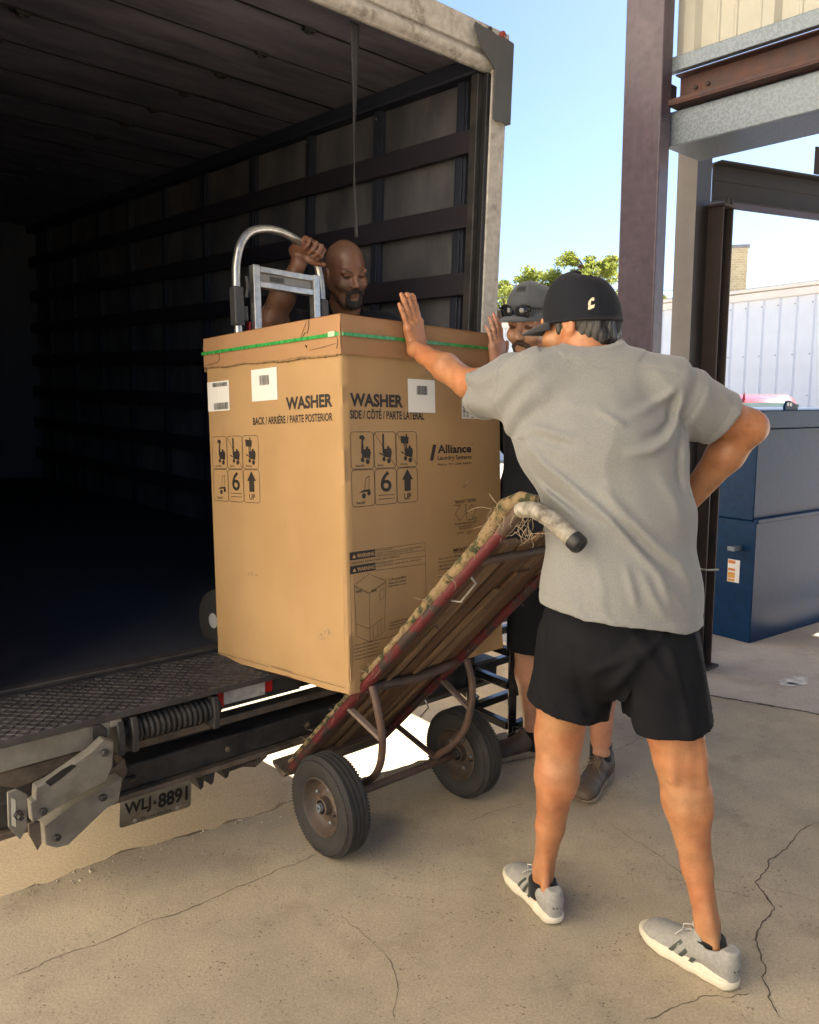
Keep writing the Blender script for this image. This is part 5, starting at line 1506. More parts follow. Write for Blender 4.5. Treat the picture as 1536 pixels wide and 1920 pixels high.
# trunk, hidden under the shirt
sdv = nm((.99, -.1, 0))
sd.chain([(.535, 2.06, .93), (.53, 2.08, 1.08), (.50, 2.14, 1.33), (.497, 2.155, 1.44)], [.092, .095, .112, .09], .03, side=sdv, ratio=1.5)
sd.cone((.37, 2.17, 1.48), (.62, 2.13, 1.46), .055, .055, .03)
sd.chain([(.49, 2.165, 1.48), (.474, 2.205, 1.57), (.464, 2.225, 1.63)], [.062, .058, .058], .02)
# head
add_head(sd, HC1, HF1, cran=(.092, .072, .078))
# arms
sd.chain([LS, tuple(.5 * np.array(LS) + .5 * np.array(LE)), LE], [.054, .047, .040], .015)
m1 = .62 * np.array(LE) + .38 * np.array(LW); m1[2] += .004
sd.chain([LE, tuple(m1), tuple(.2 * np.array(LE) + .8 * np.array(LW)), LW], [.040, .042, .028, .024], .015)
sd.ell(np.array(LE) + (0.0, -.02, -.022), (.022, .022, .022), .02)
sd.chain([RS, tuple(.5 * np.array(RS) + .5 * np.array(RE)), RE], [.058, .058, .046], .02)
m2 = .66 * np.array(RE) + .34 * np.array(RW)
sd.chain([RE, tuple(m2), RW], [.046, .047, .031], .02)
sd.ell(np.array(RE) + (.014, -.018, .0), (.030, .030, .034), .02)
# left hand flat on the lid
bx = np.array(BXM.to_3x3())
nL = bx @ np.array([0, -1, 0])            # out of the carton's right face
hu = nm(np.array([-.33, -.06, .94]))
hu = nm(hu - nL * (hu @ nL))
hw = np.array(BXM @ Vector((.308, -.030, 1.085)))
LW2 = hw
sd.cone(LW, tuple(hw), .026, .024, .012, side=hu, ratio=1.0)
ht = np.cross(hu, nL); ht = ht if ht[0] > 0 else -ht
hand(sd, hw + nL * .004, hu + nL * .02, ht, nL, [(.06, .10, .05)] * 4, spread=.10, thumb_dir=(.80, .45, -.30), thumb_curl=.2, scale=1.06)
# right hand on the hip, out of sight in front
hand(sd, RW, nm((-.55, .15, -.8)), nm((-.2, .9, .2)), nm((.75, .5, -.4)), [(.3, .4, .3)] * 4)
def tone1(V):
    c = np.ones((len(V), 3)); L = (V - HC1) @ HF1
    face = (np.abs(L[:, 2]) < .16) & (np.abs(L[:, 0]) < .16) & (np.abs(L[:, 1]) < .1)
    st = face & (L[:, 2] < -.03) & (L[:, 0] > -.01)
    c = mixc(c, st * .35, (.55, .55, .6))
    ear = face & (np.abs(L[:, 1]) > .074); c = mixc(c, ear * .55, (1.1, .72, .66))
    nk = face & (L[:, 2] < -.04) & (L[:, 0] < -.01); c = mixc(c, nk * .3, (1.05, .85, .75))
    hd = (V[:, 1] > 2.66) & (V[:, 2] > 1.5) & (V[:, 0] < .15); c = mixc(c, hd * .6, (1.02, .92, .92))
    return c
body1 = sdf_obj('body', sd, M_SKIN1, p1, O1, tone1)
# hair under the cap
sd = SDF(HC1 - .16, HC1 + .16, .0035)
def HP(f, l, u, C=HC1, F=HF1): return C + F @ np.array([f, l, u])
sd.ell(HP(-.014, 0, .026), (.099, .082, .092), .01, F=HF1)
sd.ell(HP(-.055, 0, -.04), (.052, .064, .055), .03, F=HF1)
sd.cut(HP(0, 0, .022), HF1 @ np.array([-.06, 0, 1]), HC1 - .16, HC1 + .16)
for s_ in (-1, 1): sd.cone(HP(.022, s_ * .072, .02), HP(.020, s_ * .071, -.022), .012, .006, .006)
sd.cut(HP(.030, 0, 0), HF1 @ np.array([1, 0, -.1]), HC1 - .16, HC1 + .16)
for s_ in (-1, 1):
    sd.ell(HP(-.010, s_ * .088, -.018), (.030, .022, .050), .006, op='s', F=HF1)
    sd.ell(HP(.030, s_ * .078, -.085), (.050, .03, .058), .008, op='s', F=HF1)
wv = waves(5, 230); wv2 = waves(6, 90)
sd.warp(lambda x, y, z: .0026 * wv(x, y, z * .35) + .003 * wv2(x, y, z * .3))
sdf_obj('hair', sd, M_HAIR, p1, O1, smooth_it=0)
capo, dome, CP = cap(p1, O1, HC1, HF1, M_CAPB, cloth('cap brim cloth', (.030, .030, .034), (.022, .022, .026)))
# small cream emblem stitched near the rim: a slanted angular letter C
M_EMB = mat('cream thread', (.72, .60, .42), .7, scale=120, bump=.4)
mb = MB()
lt = [(.62, 1.0), (1.0, 1.06), (.93, .78), (.80, .72), (.52, .74), (.38, .34), (.70, .36), (.93, .44), (.78, .14), (.22, -.02), (.0, .02), (.12, .34), (.05, .40), (.22, .72)]
az0 = 2.28
def emb(q): return tuple(dome(az0 + (q[0] - .5) * .20, .10 + q[1] * .145, .0022))
mb.add([emb(q) for q in lt], [(13, 4, 3, 2, 1, 0), (12, 11, 5, 4, 13), (10, 9, 8, 7, 6, 5, 11)])
eo = obj('cap_emblem', mb, M_EMB, capo, smooth=60, rel=O1)
for (az, t_) in ((2.62, .74), (1.57, .74), (3.67, .74)):
    mb = MB(); q = dome(az, t_, .0012); nq = nm(q - CP(-.012, 0, .04))
    mb.lathe([(.0022, 0), (.0042, .0006), (.0042, .0014), (.0022, .0018)], 12, Matrix.Translation(Vector(q)) @ Vector(nq).to_track_quat('Z', 'Y').to_matrix().to_4x4(), closed=True)
    obj('cap_eyelet', mb, M_CAPB, capo, smooth=60, rel=O1)

# shirt
sd = SDF((.02, 1.78, .84), (.95, 2.55, 1.68), .0042)
SV = nm((.99, -.10, 0))
pts = [(.535, 2.035, .86), (.537, 2.05, .98), (.539, 2.085, 1.16), (.505, 2.13, 1.33), (.497, 2.15, 1.42)]
hw_ = [.204, .192, .184, .198, .184]; dp = [.172, .156, .140, .150, .125]
for i in range(4):
    r0, r1 = dp[i], dp[i + 1]
    sd.cone(pts[i], pts[i + 1], r0, r1, .03, side=SV, ratio=(hw_[i] / dp[i] + hw_[i + 1] / dp[i + 1]) / 2)
sd.cone((.35, 2.175, 1.508), (.655, 2.125, 1.488), .078, .074, .04)
sd.cone((.44, 2.17, 1.515), (.55, 2.155, 1.508), .085, .083, .04)
sd.chain([(.34, 2.17, 1.495), (.28, 2.27, 1.49), (.213, 2.375, 1.480)], [.082, .080, .084], .05)
sd.cone((.30, 2.20, 1.43), (.36, 2.14, 1.34), .055, .06, .07)
sd.chain([(.64, 2.125, 1.488), (.72, 2.14, 1.450), (.815, 2.165, 1.405)], [.072, .072, .075], .04)
# hem and cuffs
sd.cut((.535, 2.05, .922), (-.12, 0, -1), (0, 1.7, .7), (1, 2.6, .98))
cuL = nm(np.array(LE) - np.array(LS)); sd.cut((.213, 2.375, 1.48), cuL + np.array([-.25, 0, .05]), (.0, 2.25, 1.3), (.30, 2.56, 1.65))
cuR = nm(np.array((.12, .03, -.06))); sd.cut((.808, 2.165, 1.405), cuR, (.74, 1.9, 1.25), (.95, 2.4, 1.6))
# folds on the back, laid out across and up the cloth
RIDGE = [([(.288,1.352),(.334,1.297),(.405,1.237),(.473,1.176),(.530,1.114),(.589,1.047),(.612,.980)], .010, .014),
 ([(.293,1.310),(.334,1.252),(.396,1.203),(.448,1.160)], -.008, .012), ([(.293,1.290),(.345,1.225),(.41,1.165)], .006, .010),
 ([(.673,1.475),(.659,1.406),(.621,1.357),(.582,1.337),(.523,1.327)], .011, .014), ([(.655,1.455),(.640,1.400),(.605,1.375),(.56,1.365)], -.008, .012),
 ([(.665,1.495),(.627,1.461),(.569,1.431),(.520,1.416)], .007, .014),
 ([(.466,1.237),(.518,1.181),(.581,1.120),(.643,1.073),(.676,1.021)], .008, .014), ([(.50,1.165),(.57,1.095),(.63,1.045)], -.007, .013),
 ([(.512,1.063),(.524,1.011),(.535,.969)], .005, .012), ([(.55,1.05),(.57,1.0),(.60,.95)], .005, .014), ([(.44,1.09),(.455,1.02),(.46,.96)], .003, .015),
 ([(.292,1.397),(.352,1.377),(.402,1.367)], .006, .012), ([(.300,1.372),(.36,1.348),(.41,1.342)], -.005, .010),
 ([(.684,1.397),(.678,1.327),(.687,1.227)], .005, .012), ([(.665,1.38),(.655,1.30),(.665,1.2)], -.005, .012),
 ([(.460,1.431),(.500,1.406),(.520,1.397)], .006, .010), ([(.36,1.46),(.44,1.44),(.52,1.45)], .003, .02), ([(.60,1.28),(.64,1.22),(.66,1.14)], .005, .02), ([(.36,1.02),(.40,.96),(.42,.92)], .003, .016)]
SEAM = [[(.325,1.534),(.417,1.529),(.496,1.535),(.564,1.538),(.633,1.532),(.668,1.520)]]
wvs = waves(11, 22); wvf = waves(12, 55); wr1 = waves(13, 17, 5); wr2 = waves(14, 9, 5)
def folds(x, y, z):
    r = np.zeros(x.shape); back = np.clip((2.10 - y) / .06, 0, 1)
    for p, a, w_ in RIDGE:
        d, t = seg_dist(x, z, p); r += 1.35 * a * np.exp(-(d / (w_ * .85)) ** 2) * np.sin(np.pi * np.clip(t * .9 + .08, 0, 1)) ** .6
    for p in SEAM:
        d, t = seg_dist(x, z, p); r -= .0030 * np.exp(-(d / .0035) ** 2)
    # shoulder seam lines where the sleeves are set in
    sl_ = np.exp(-(((x - .300) * cuL[0] + (y - 2.225) * cuL[1] + (z - 1.49) * cuL[2]) / .004) ** 2) * (x < .40) * (z > 1.36)
    sr_ = np.exp(-(((x - .700) * cuR[0] + (y - 2.135) * cuR[1] + (z - 1.45) * cuR[2]) / .004) ** 2) * (x > .60) * (z > 1.34)
    hem = np.exp(-((z - (.947 - .12 * (x - .535))) / .0028) ** 2)
    cl_ = np.exp(-(((x - .232) * cuL[0] + (y - 2.345) * cuL[1] + (z - 1.48) * cuL[2]) / .003) ** 2) * (x < .35)
    cr_ = np.exp(-(((x - .785) * cuR[0] + (y - 2.16) * cuR[1] + (z - 1.415) * cuR[2]) / .003) ** 2) * (x > .70)
    # drag creases on the stretched left sleeve and bunching on the right one
    q = np.clip((.36 - x) / .08, 0, 1) * (z > 1.36); al = (x - .33) * cuL[0] + (y - 2.17) * cuL[1]
    sleeve = q * .0055 * np.sin(75 * (z - 1.48) + 26 * al + 2.2 * np.sin(18 * al))
    q2 = np.clip((x - .66) / .05, 0, 1) * (z > 1.32); a2 = (x - .66) * cuR[0] + (z - 1.46) * cuR[2]
    bunch = q2 * (.006 * np.sin(95 * a2 + 14 * (y - 2.1) + 10 * z) * np.clip(1 - a2 / .11, 0, 1))
    rip = .0020 * wvs(x, y * .5, z * .6) + .0009 * wvf(x, y, z * .5) + .0042 * np.clip(1 - np.abs(wr1(x * 1.0 + z * .7, y * .4, z * .45 - x * .3)) * 1.6, 0, 1) ** 2 * np.clip(.35 + wr2(x, y, z), 0, 1)
    return r * back - .0028 * sl_ - .0028 * sr_ - .0016 * hem - .0016 * cl_ - .0016 * cr_ + sleeve + bunch + rip
sd.warp(folds, band=.035)
# collar
nk0, nk1 = np.array([.490, 2.165, 1.535]), np.array([.478, 2.195, 1.605])
sd.cone(nk0, nk1, .083, .073, .012, side=SV, ratio=1.08)
sd.cut(nk1 + (0, 0, .004), (-.1, -.25, 1), nk1 - .14, nk1 + .14, .004)
sd.warp(lambda x, y, z: -.0022 * np.exp(-((z - (1.556 + .35 * (y - 2.10))) / .003) ** 2) * (np.hypot(x - .488, y - 2.16) < .115) + .003 * np.exp(-((z - (1.570 + .35 * (y - 2.10))) / .010) ** 2) * (np.hypot(x - .488, y - 2.16) < .12), nk0 - .15, nk1 + .12)
# hollow it where skin comes out
sd.cone((.482, 2.185, 1.56), (.470, 2.215, 1.66), .062, .064, .004, op='s')
sd.cone(tuple(np.array(LS) * .45 + np.array(LE) * .55), tuple(np.array(LS) * -.35 + np.array(LE) * 1.35), .062, .078, .004, op='s')
sd.cone((.775, 2.158, 1.418), (.87, 2.18, 1.385), .062, .078, .004, op='s')
sd.cone((.535, 2.04, .84), (.535, 2.05, .905), .152, .144, .006, op='s', side=SV, ratio=1.36)
sdf_obj('shirt', sd, M_GREY, p1, O1)
# shorts
sd = SDF((.26, 1.80, .56), (.84, 2.34, 1.0), .0042)
PV = nm((.97, -.25, 0))
sd.cone((.535, 2.06, .95), (.535, 2.06, .84), .128, .138, .03, side=PV, ratio=1.36)
sd.cone((.46, 2.09, .85), (.414, 2.135, .56), .114, .110, .03)
sd.cone((.615, 2.03, .85), (.672, 1.995, .56), .116, .112, .014)
sd.ell((.546, 2.06, .62), (.013, .40, .15), .012, op='s')
sd.ell((.47, 2.01, .82), (.085, .065, .09), .05); sd.ell((.61, 1.975, .82), (.085, .065, .09), .05)
sd.cut((.412, 2.13, .640), (-.22, .0, -1), (.2, 1.7, .5), (.545, 2.4, .75))
sd.cut((.680, 1.99, .650), (.08, .1, -1), (.545, 1.7, .5), (.9, 2.4, .75))
w1 = waves(21, 26); w2_ = waves(22, 60)
RS_ = [([(.60,.90),(.545,.84),(.50,.76)], .012, .018), ([(.56,.88),(.50,.83),(.45,.80)], .008, .014), ([(.62,.86),(.66,.76),(.68,.66)], .008, .016), ([(.70,.88),(.72,.78),(.73,.68)], .007, .014), ([(.33,.86),(.345,.76),(.33,.68)], .005, .016), ([(.40,.84),(.43,.74),(.46,.66)], -.006, .016)]
def sf(x, y, z):
    r = .0035 * w1(x, y, z * .5) + .0010 * w2_(x, y, z * .6) + .006 * np.clip(1 - np.abs(wr1(x + z * .5, y * .5, z * .5)) * 1.5, 0, 1) ** 2 * np.clip(.4 + wr2(x, y, z), 0, 1); b = np.clip((2.10 - y) / .06, 0, 1)
    for p, a, w_ in RS_:
        d, t = seg_dist(x, z, p); r = r + b * a * np.exp(-(d / w_) ** 2)
    r = r - .0014 * np.exp(-((z - (.672 + np.where(x < .545, -.22 * (x - .412) - .005, .012))) / .0025) ** 2)
    pk = np.exp(-((z - (.680 + np.where(x < .545, -.22 * (x - .412) - .005, .012))) / .012) ** 2); r = r + .0016 * pk * np.sin(x * 300 + 3 * np.sin(z * 200))
    r = r - .003 * np.exp(-((x - .345 - .03 * (z - .8)) / .003) ** 2) * (y < 2.12)
    return r
sd.warp(sf, band=.03)
sd.cone((.42, 2.135, .68), (.412, 2.14, .54), .092, .098, .006, op='s'); sd.cone((.660, 2.0, .68), (.676, 1.992, .54), .094, .100, .006, op='s')
sdf_obj('shorts', sd, M_BLACKC, p1, O1)
# ankle socks just showing, and the running shoes
for (c, r) in (((.381, 2.195), .040), ((.767, 1.94), .041)):
    mb = MB(); mb.lathe([(r * .98, .05), (r * 1.02, .075), (r, .094), (r * .9, .096)], 24, T(c[0], c[1], 0)); obj('sock', mb, M_SOCK, p1, smooth=60, rel=O1)
shoe_parts(p1, O1, (.412, 2.118), (.322, 2.388), SNEAK, flip=1)
shoe_parts(p1, O1, (.812, 1.862), (.640, 2.098), SNEAK, flip=-1)

# ------------------------------------------------------------------ person 2: grey cap, behind, left hand on the carton's far corner
p2 = empty('person', 'person in dark shirt and grey cap with sunglasses, standing behind the one in grey polo', 'person', (.60, 3.06, 0))
O2 = (.60, 3.06, 0)
HC2 = np.array([.436, 2.985, 1.728]); HF2 = frame((-.60, -.80), R(14), R(-4))
sd = SDF((.12, 2.66, .02), (1.0, 3.46, 1.84), .005)
f2 = nm((-.65, -.76, 0)); s2v = nm((.76, -.65, 0))
RS2, RE2, RW2 = (.41, 3.19, 1.45), (.44, 3.36, 1.22), (.36, 3.33, 1.0)
nR = nL; hw2 = np.array(BXM @ Vector((.735, -.034, 1.055)))
LS2, LE2 = (.70, 2.94, 1.45), (.515, 2.895, 1.40)
hu2 = nm(bx @ np.array([-.10, 0, 1.0]))
sd.chain([(.66, 2.98, .92), (.70, 2.96, .70), (.715, 2.955, .50), (.725, 2.985, .36), (.735, 3.005, .12), (.735, 3.01, .05)], [.095, .075, .056, .055, .036, .036], .02)
sd.chain([(.50, 3.12, .92), (.485, 3.16, .70), (.475, 3.19, .50), (.485, 3.215, .36), (.51, 3.245, .12), (.51, 3.25, .05)], [.095, .075, .056, .055, .036, .036], .02)
sd.chain([(.57, 3.06, .92), (.57, 3.06, 1.1), (.565, 3.05, 1.34), (.56, 3.05, 1.43)], [.10, .105, .112, .09], .03, side=s2v, ratio=1.45)
sd.cone((.45, 3.14, 1.46), (.67, 2.96, 1.46), .055, .055, .03)
sd.chain([(.55, 3.04, 1.46), (.50, 3.01, 1.56), (.475, 2.995, 1.64)], [.06, .058, .056], .02)
add_head(sd, HC2, HF2, cran=(.092, .072, .080))
sd.chain([RS2, RE2, RW2], [.053, .042, .028], .02); hand(sd, RW2, (.0, -.3, -1), (-.6, -.7, .2), (-.7, .6, 0), [(.3, .4, .3)] * 4)
sd.chain([LS2, LE2, tuple(hw2 - hu2 * .012)], [.054, .046, .028], .02)
ht2 = np.cross(hu2, nL); ht2 = ht2 if ht2[0] > 0 else -ht2
hand(sd, hw2, hu2, ht2, nL, [(.08, .18, .12), (.05, .15, .1), (.05, .18, .12), (.1, .2, .12)], spread=.16, thumb_dir=(.55, .85, -.25), thumb_curl=.35, scale=1.02)
def tone2(V):
    c = np.ones((len(V), 3)); L = (V - HC2) @ HF2
    face = (np.abs(L[:, 2]) < .16) & (np.abs(L[:, 0]) < .16) & (np.abs(L[:, 1]) < .1)
    st = face & (L[:, 2] < -.045) & (L[:, 0] > .0); c = mixc(c, st * .5, (.5, .42, .38))
    for s_ in (-1, 1):
        e = face & (np.hypot((L[:, 1] - s_ * .031) / 1.6, L[:, 2] - .002) < .0085) & (L[:, 0] > .07); c = mixc(c, e * .85, (.12, .10, .10))
    return c
sdf_obj('body', sd, M_SKIN2, p2, O2, tone2)
sd = SDF(HC2 - .17, HC2 + .17, .0035)
def HP2(f, l, u): return HC2 + HF2 @ np.array([f, l, u])
for s_ in (-1, 1):
    sd.cone(HP2(.099, s_ * .004, -.049), HP2(.088, s_ * .026, -.062), .0085, .006, .006); sd.cone(HP2(.086, s_ * .027, -.066), HP2(.080, s_ * .022, -.098), .008, .012, .01)
sd.ell(HP2(.081, 0, -.104), (.022, .026, .020), .012, F=HF2)
wv = waves(31, 260); sd.warp(lambda x, y, z: .0022 * wv(x, y, z))
sdf_obj('beard', sd, mat('brown beard', (.045, .03, .02), .85, scale=60, bump=.9, bscale=300), p2, O2, smooth_it=0)
sd = SDF(HC2 - .17, HC2 + .17, .004)
sd.ell(HP2(-.018, 0, .026), (.098, .081, .092), .01, F=HF2); sd.cut(HP2(.0, 0, 0), HF2 @ np.array([1, 0, -.2]), HC2 - .17, HC2 + .17); sd.cut(HP2(0, 0, -.035), HF2 @ np.array([0, 0, -1]), HC2 - .17, HC2 + .17)
sdf_obj('hair', sd, mat('dark brown hair', (.03, .02, .014), .6, scale=40, bump=.8, bscale=160), p2, O2)
for s_ in (-1, 1):
    mb = MB(); mb.tube([HP2(.080, s_ * .050, .022), HP2(.092, s_ * .034, .027), HP2(.096, s_ * .016, .021)], [.002, .0042, .003], 6); obj('eyebrow', mb, M_BEARD, p2, smooth=60, rel=O2)
cap2, dome2, CP2 = cap(p2, O2, HC2, HF2, M_CAPG, M_CAPG, rim=.034, crown=.105)
mb = MB()
for i in range(4):
    for j in range(8):
        pass
    mb.grid(lambda u, v: tuple(dome2(.25 - .50 * u, .50 + .040 * i + .020 * v, .0016)), 10, 1)
obj('flag_patch', mb, M_CAPB, cap2, smooth=60, rel=O2)
# sunglasses pushed up on the brim
sg = empty('sunglasses', 'black wraparound sunglasses resting on the brim of the grey cap', 'sunglasses', tuple(HP2(.115, 0, .04)))
SO = tuple(HP2(.115, 0, .04)); M_LENS = mat('dark lens', (.012, .014, .016), .08, spec=.8)
for s_ in (-1, 1):
    ln_ = [(.006, .012), (.030, .017), (.052, .012), (.056, -.004), (.046, -.019), (.022, -.021), (.008, -.010)]
    def LP(a, b, g=0): return HP2(.130 - 6.0 * (a) ** 2 + g - .25 * b, s_ * a * 1.08, .064 + b * 1.2)
    mb = MB(); mb.add([tuple(LP(a, b)) for a, b in ln_] + [tuple(LP(.03, 0, .003))], [(k, (k + 1) % 7, 7) for k in range(7)]); o = obj('lens', mb, M_LENS, sg, smooth=80, rel=SO); o.modifiers.new('t', 'SOLIDIFY').thickness = .002
    mb = MB(); mb.tube([LP(a, b) for a, b in ln_], .0026, 6, closed=True); obj('rim', mb, M_SEAL, sg, smooth=60, rel=SO)
    mb = MB(); mb.tube([LP(.055, .006), HP2(.06, s_ * .096, .062), HP2(-.02, s_ * .100, .060)], [.003, .003, .002], 6); obj('temple', mb, M_SEAL, sg, smooth=60, rel=SO)
mb = MB(); mb.tube([HP2(.128, -.008, .072), HP2(.130, 0, .073), HP2(.128, .008, .072)], .0028, 6); obj('bridge', mb, M_SEAL, sg, rel=SO)
# shirt, shorts, socks, shoes
sd = SDF((.10, 2.68, .80), (1.0, 3.46, 1.62), .0055)
sd.chain([(.55, 3.07, .86), (.545, 3.07, 1.1), (.545, 3.06, 1.34), (.55, 3.05, 1.42)], [.155, .152, .152, .12], .03, side=s2v, ratio=1.42)
sd.cone((.44, 3.155, 1.455), (.69, 2.95, 1.455), .074, .074, .04); sd.cone((.54, 3.045, 1.48), (.52, 3.03, 1.54), .085, .075, .03)
sd.cone(RS2, tuple(.35 * np.array(RS2) + .65 * np.array(RE2)), .078, .076, .04); sd.cone(LS2, tuple(.35 * np.array(LS2) + .65 * np.array(LE2)), .078, .072, .04)
sd.cut((.57, 3.06, .88), (0, 0, -1), (0, 2.5, .7), (1.1, 3.6, .95)); sd.cone((.51, 3.02, 1.53), (.48, 3.0, 1.66), .062, .064, .0, op='s')
wv = waves(41, 20); wv2 = waves(42, 48); sd.warp(lambda x, y, z: .006 * wv(x, y, z * .5) + .002 * wv2(x, y, z * .5))
sdf_obj('shirt', sd, M_NAVY, p2, O2)
sd = SDF((.28, 2.74, .42), (.92, 3.42, 1.0), .0055)
sd.cone((.57, 3.06, .94), (.57, 3.06, .86), .125, .13, .03, side=s2v, ratio=1.35); sd.cone((.65, 2.99, .86), (.705, 2.955, .42), .105, .098, .04); sd.cone((.50, 3.12, .86), (.480, 3.18, .42), .105, .098, .04)
sd.cut((.57, 3.06, .475), (0, 0, -1), (0, 2.5, .3), (1.1, 3.6, .6)); sd.warp(lambda x, y, z: .005 * wv(x, y, z * .5))
for a in ((.71, 2.955), (.478, 3.18)): sd.cone((a[0], a[1], .56), (a[0], a[1], .40), .082, .09, .0, op='s')
sdf_obj('shorts', sd, M_BLACKC, p2, O2)
for (c, r) in (((.735, 3.007), .042), ((.511, 3.247), .042)):
    mb = MB(); mb.lathe([(r, .03), (r * 1.02, .10), (r, .155), (r * .88, .157)], 24, T(c[0], c[1], 0)); obj('sock', mb, M_SOCK, p2, smooth=60, rel=O2)
shoe_parts(p2, O2, (.782, 3.052), (.600, 2.812), BOAT, flip=1)
shoe_parts(p2, O2, (.575, 3.270), (.290, 3.185), BOAT, flip=-1)

# ------------------------------------------------------------------ person 3: inside the truck, holding the hand truck
ZB = .512
p3 = empty('person', 'bald bearded person in black shirt inside the truck gripping the hand truck handle', 'person', (-.36, 3.98, ZB))
O3 = (-.36, 3.98, ZB)
HC3 = np.array([-.286, 3.80, 2.022]); HF3 = frame((.48, -.87), R(17), R(7))
sd = SDF((-.80, 3.36, ZB), (.12, 4.32, 2.18), .0046)
RS3, RE3, RW3 = (-.53, 3.93, 1.79), (-.592, 3.615, 1.805), (-.462, 3.535, 2.025)
LS3, LE3, LW3 = (-.12, 3.95, 1.78), (-.06, 4.03, 1.44), (-.16, 3.84, 1.27)
sd.chain([(-.45, 4.0, 1.35), (-.46, 3.98, 1.0), (-.46, 4.0, ZB + .06)], [.10, .075, .045], .02); sd.chain([(-.24, 4.03, 1.35), (-.22, 4.02, 1.0), (-.22, 4.06, ZB + .06)], [.10, .075, .045], .02)
s3 = nm((.97, .08, 0))
sd.chain([(-.34, 4.0, 1.36), (-.335, 3.99, 1.5), (-.325, 3.95, 1.70), (-.32, 3.94, 1.77)], [.13, .135, .13, .10], .03, side=s3, ratio=1.5)
sd.cone((-.50, 3.94, 1.79), (-.15, 3.955, 1.78), .06, .06, .03); sd.chain([(-.315, 3.94, 1.79), (-.30, 3.88, 1.88), (-.292, 3.84, 1.95)], [.075, .07, .066], .02)
add_head(sd, HC3, HF3, jaw=1.12, sc=1.1)
sd.ell(HC3 + HF3 @ np.array([.055, 0, -.115]), (.04, .05, .03), .02, F=HF3)
sd.chain([RS3, RE3], [.064, .056], .02); mm_ = .62 * np.array(RE3) + .38 * np.array(RW3)
sd.chain([RE3, tuple(mm_), RW3], [.056, .054, .030], .02)
sd.chain([LS3, LE3, LW3], [.06, .048, .03], .02); hand(sd, LW3, (-.5, -.6, -.6), (-.4, -.2, .8), (.6, -.6, 0), [(.3, .4, .3)] * 4)
bar = nm(np.array([-.395, 3.527, 2.043]) - np.array([-.453, 3.47, 2.09])); bpt = np.array([-.424, 3.498, 2.068])
u3 = np.array([.35, -.72, .50]); u3 = nm(u3 - bar * (u3 @ bar)); n3 = np.cross(u3, bar); n3 = n3 if n3[2] > 0 else -n3
t3 = np.cross(n3, u3); w3 = bpt + n3 * .030 - u3 * .066
sd.cone(RW3, tuple(w3), .030, .027, .012)
hand(sd, w3, u3, t3, n3, [(.75, 1.25, .85), (.75, 1.25, .85), (.75, 1.25, .85), (.75, 1.2, .85)], spread=.05, thumb_dir=(.6, .45, -.75), thumb_curl=.5, scale=1.12)
def tone3(V):
    c = np.ones((len(V), 3)); L = (V - HC3) @ HF3 / 1.1
    face = (np.abs(L[:, 2]) < .16) & (np.abs(L[:, 0]) < .16) & (np.abs(L[:, 1]) < .1)
    for s_ in (-1, 1):
        e = face & (np.hypot((L[:, 1] - s_ * .031) / 1.7, L[:, 2] - .003) < .0085) & (L[:, 0] > .07); c = mixc(c, e * .7, (.16, .13, .12))
        ir = face & (np.hypot((L[:, 1] - s_ * .031) / 2.0, L[:, 2] - .016) < .012) & (L[:, 0] > .07); c = mixc(c, ir * .35, (.6, .5, .48))
    lip = face & (np.abs(L[:, 1]) < .022) & (np.abs(L[:, 2] + .068) < .011) & (L[:, 0] > .085); c = mixc(c, lip * .6, (.8, .5, .48))
    sh = face & (L[:, 2] < -.03) & (L[:, 0] > -.02); c = mixc(c, sh * .22, (.5, .5, .55))
    tat = (np.hypot(V[:, 0] + .60, (V[:, 2] - 1.86)) < .022) & (V[:, 1] < 3.65) & (np.sin(V[:, 2] * 420) + np.sin(V[:, 0] * 300 + V[:, 2] * 200) > .2)
    c = mixc(c, tat * .7, (.25, .28, .32))
    return c
sdf_obj('body', sd, M_SKIN3, p3, O3, tone3)
sd = SDF(HC3 - .18, HC3 + .18, .0035)
def HP3(f, l, u): return HC3 + HF3 @ np.array([f, l, u]) * 1.1
for s_ in (-1, 1):
    sd.cone(HP3(.100, s_ * .003, -.050), HP3(.090, s_ * .026, -.060), .0085, .007, .006); sd.cone(HP3(.088, s_ * .028, -.062), HP3(.080, s_ * .026, -.095), .0085, .014, .01)
    sd.cone(HP3(.072, s_ * .024, -.108), HP3(.035, s_ * .050, -.098), .016, .006, .01)
sd.ell(HP3(.080, 0, -.106), (.026, .032, .026), .012, F=HF3)
wv = waves(51, 250); sd.warp(lambda x, y, z: .0024 * wv(x, y, z))
sdf_obj('beard', sd, M_BEARD, p3, O3, smooth_it=0)
for s_ in (-1, 1):
    mb = MB(); mb.tube([HP3(.076, s_ * .054, .021), HP3(.091, s_ * .036, .029), HP3(.098, s_ * .014, .022)], [.0015, .0034, .0026], 6); obj('eyebrow', mb, M_BEARD, p3, smooth=60, rel=O3)
sd = SDF((-.80, 3.55, 1.2), (.12, 4.3, 1.99), .0055)
sd.chain([(-.34, 4.0, 1.30), (-.335, 3.99, 1.5), (-.325, 3.95, 1.70), (-.32, 3.94, 1.76)], [.16, .165, .16, .12], .03, side=s3, ratio=1.5)
sd.cone((-.50, 3.94, 1.79), (-.13, 3.955, 1.78), .084, .084, .05); sd.cone((-.32, 3.935, 1.82), (-.31, 3.91, 1.88), .10, .085, .03)
sd.cone(RS3, tuple(.4 * np.array(RS3) + .6 * np.array(RE3)), .088, .082, .04); sd.cone(LS3, tuple(.3 * np.array(LS3) + .7 * np.array(LE3)), .088, .082, .04)
sd.cone((-.305, 3.90, 1.86), (-.295, 3.84, 2.0), .074, .08, .0, op='s')
wv = waves(61, 20); sd.warp(lambda x, y, z: .006 * wv(x, y, z * .6))
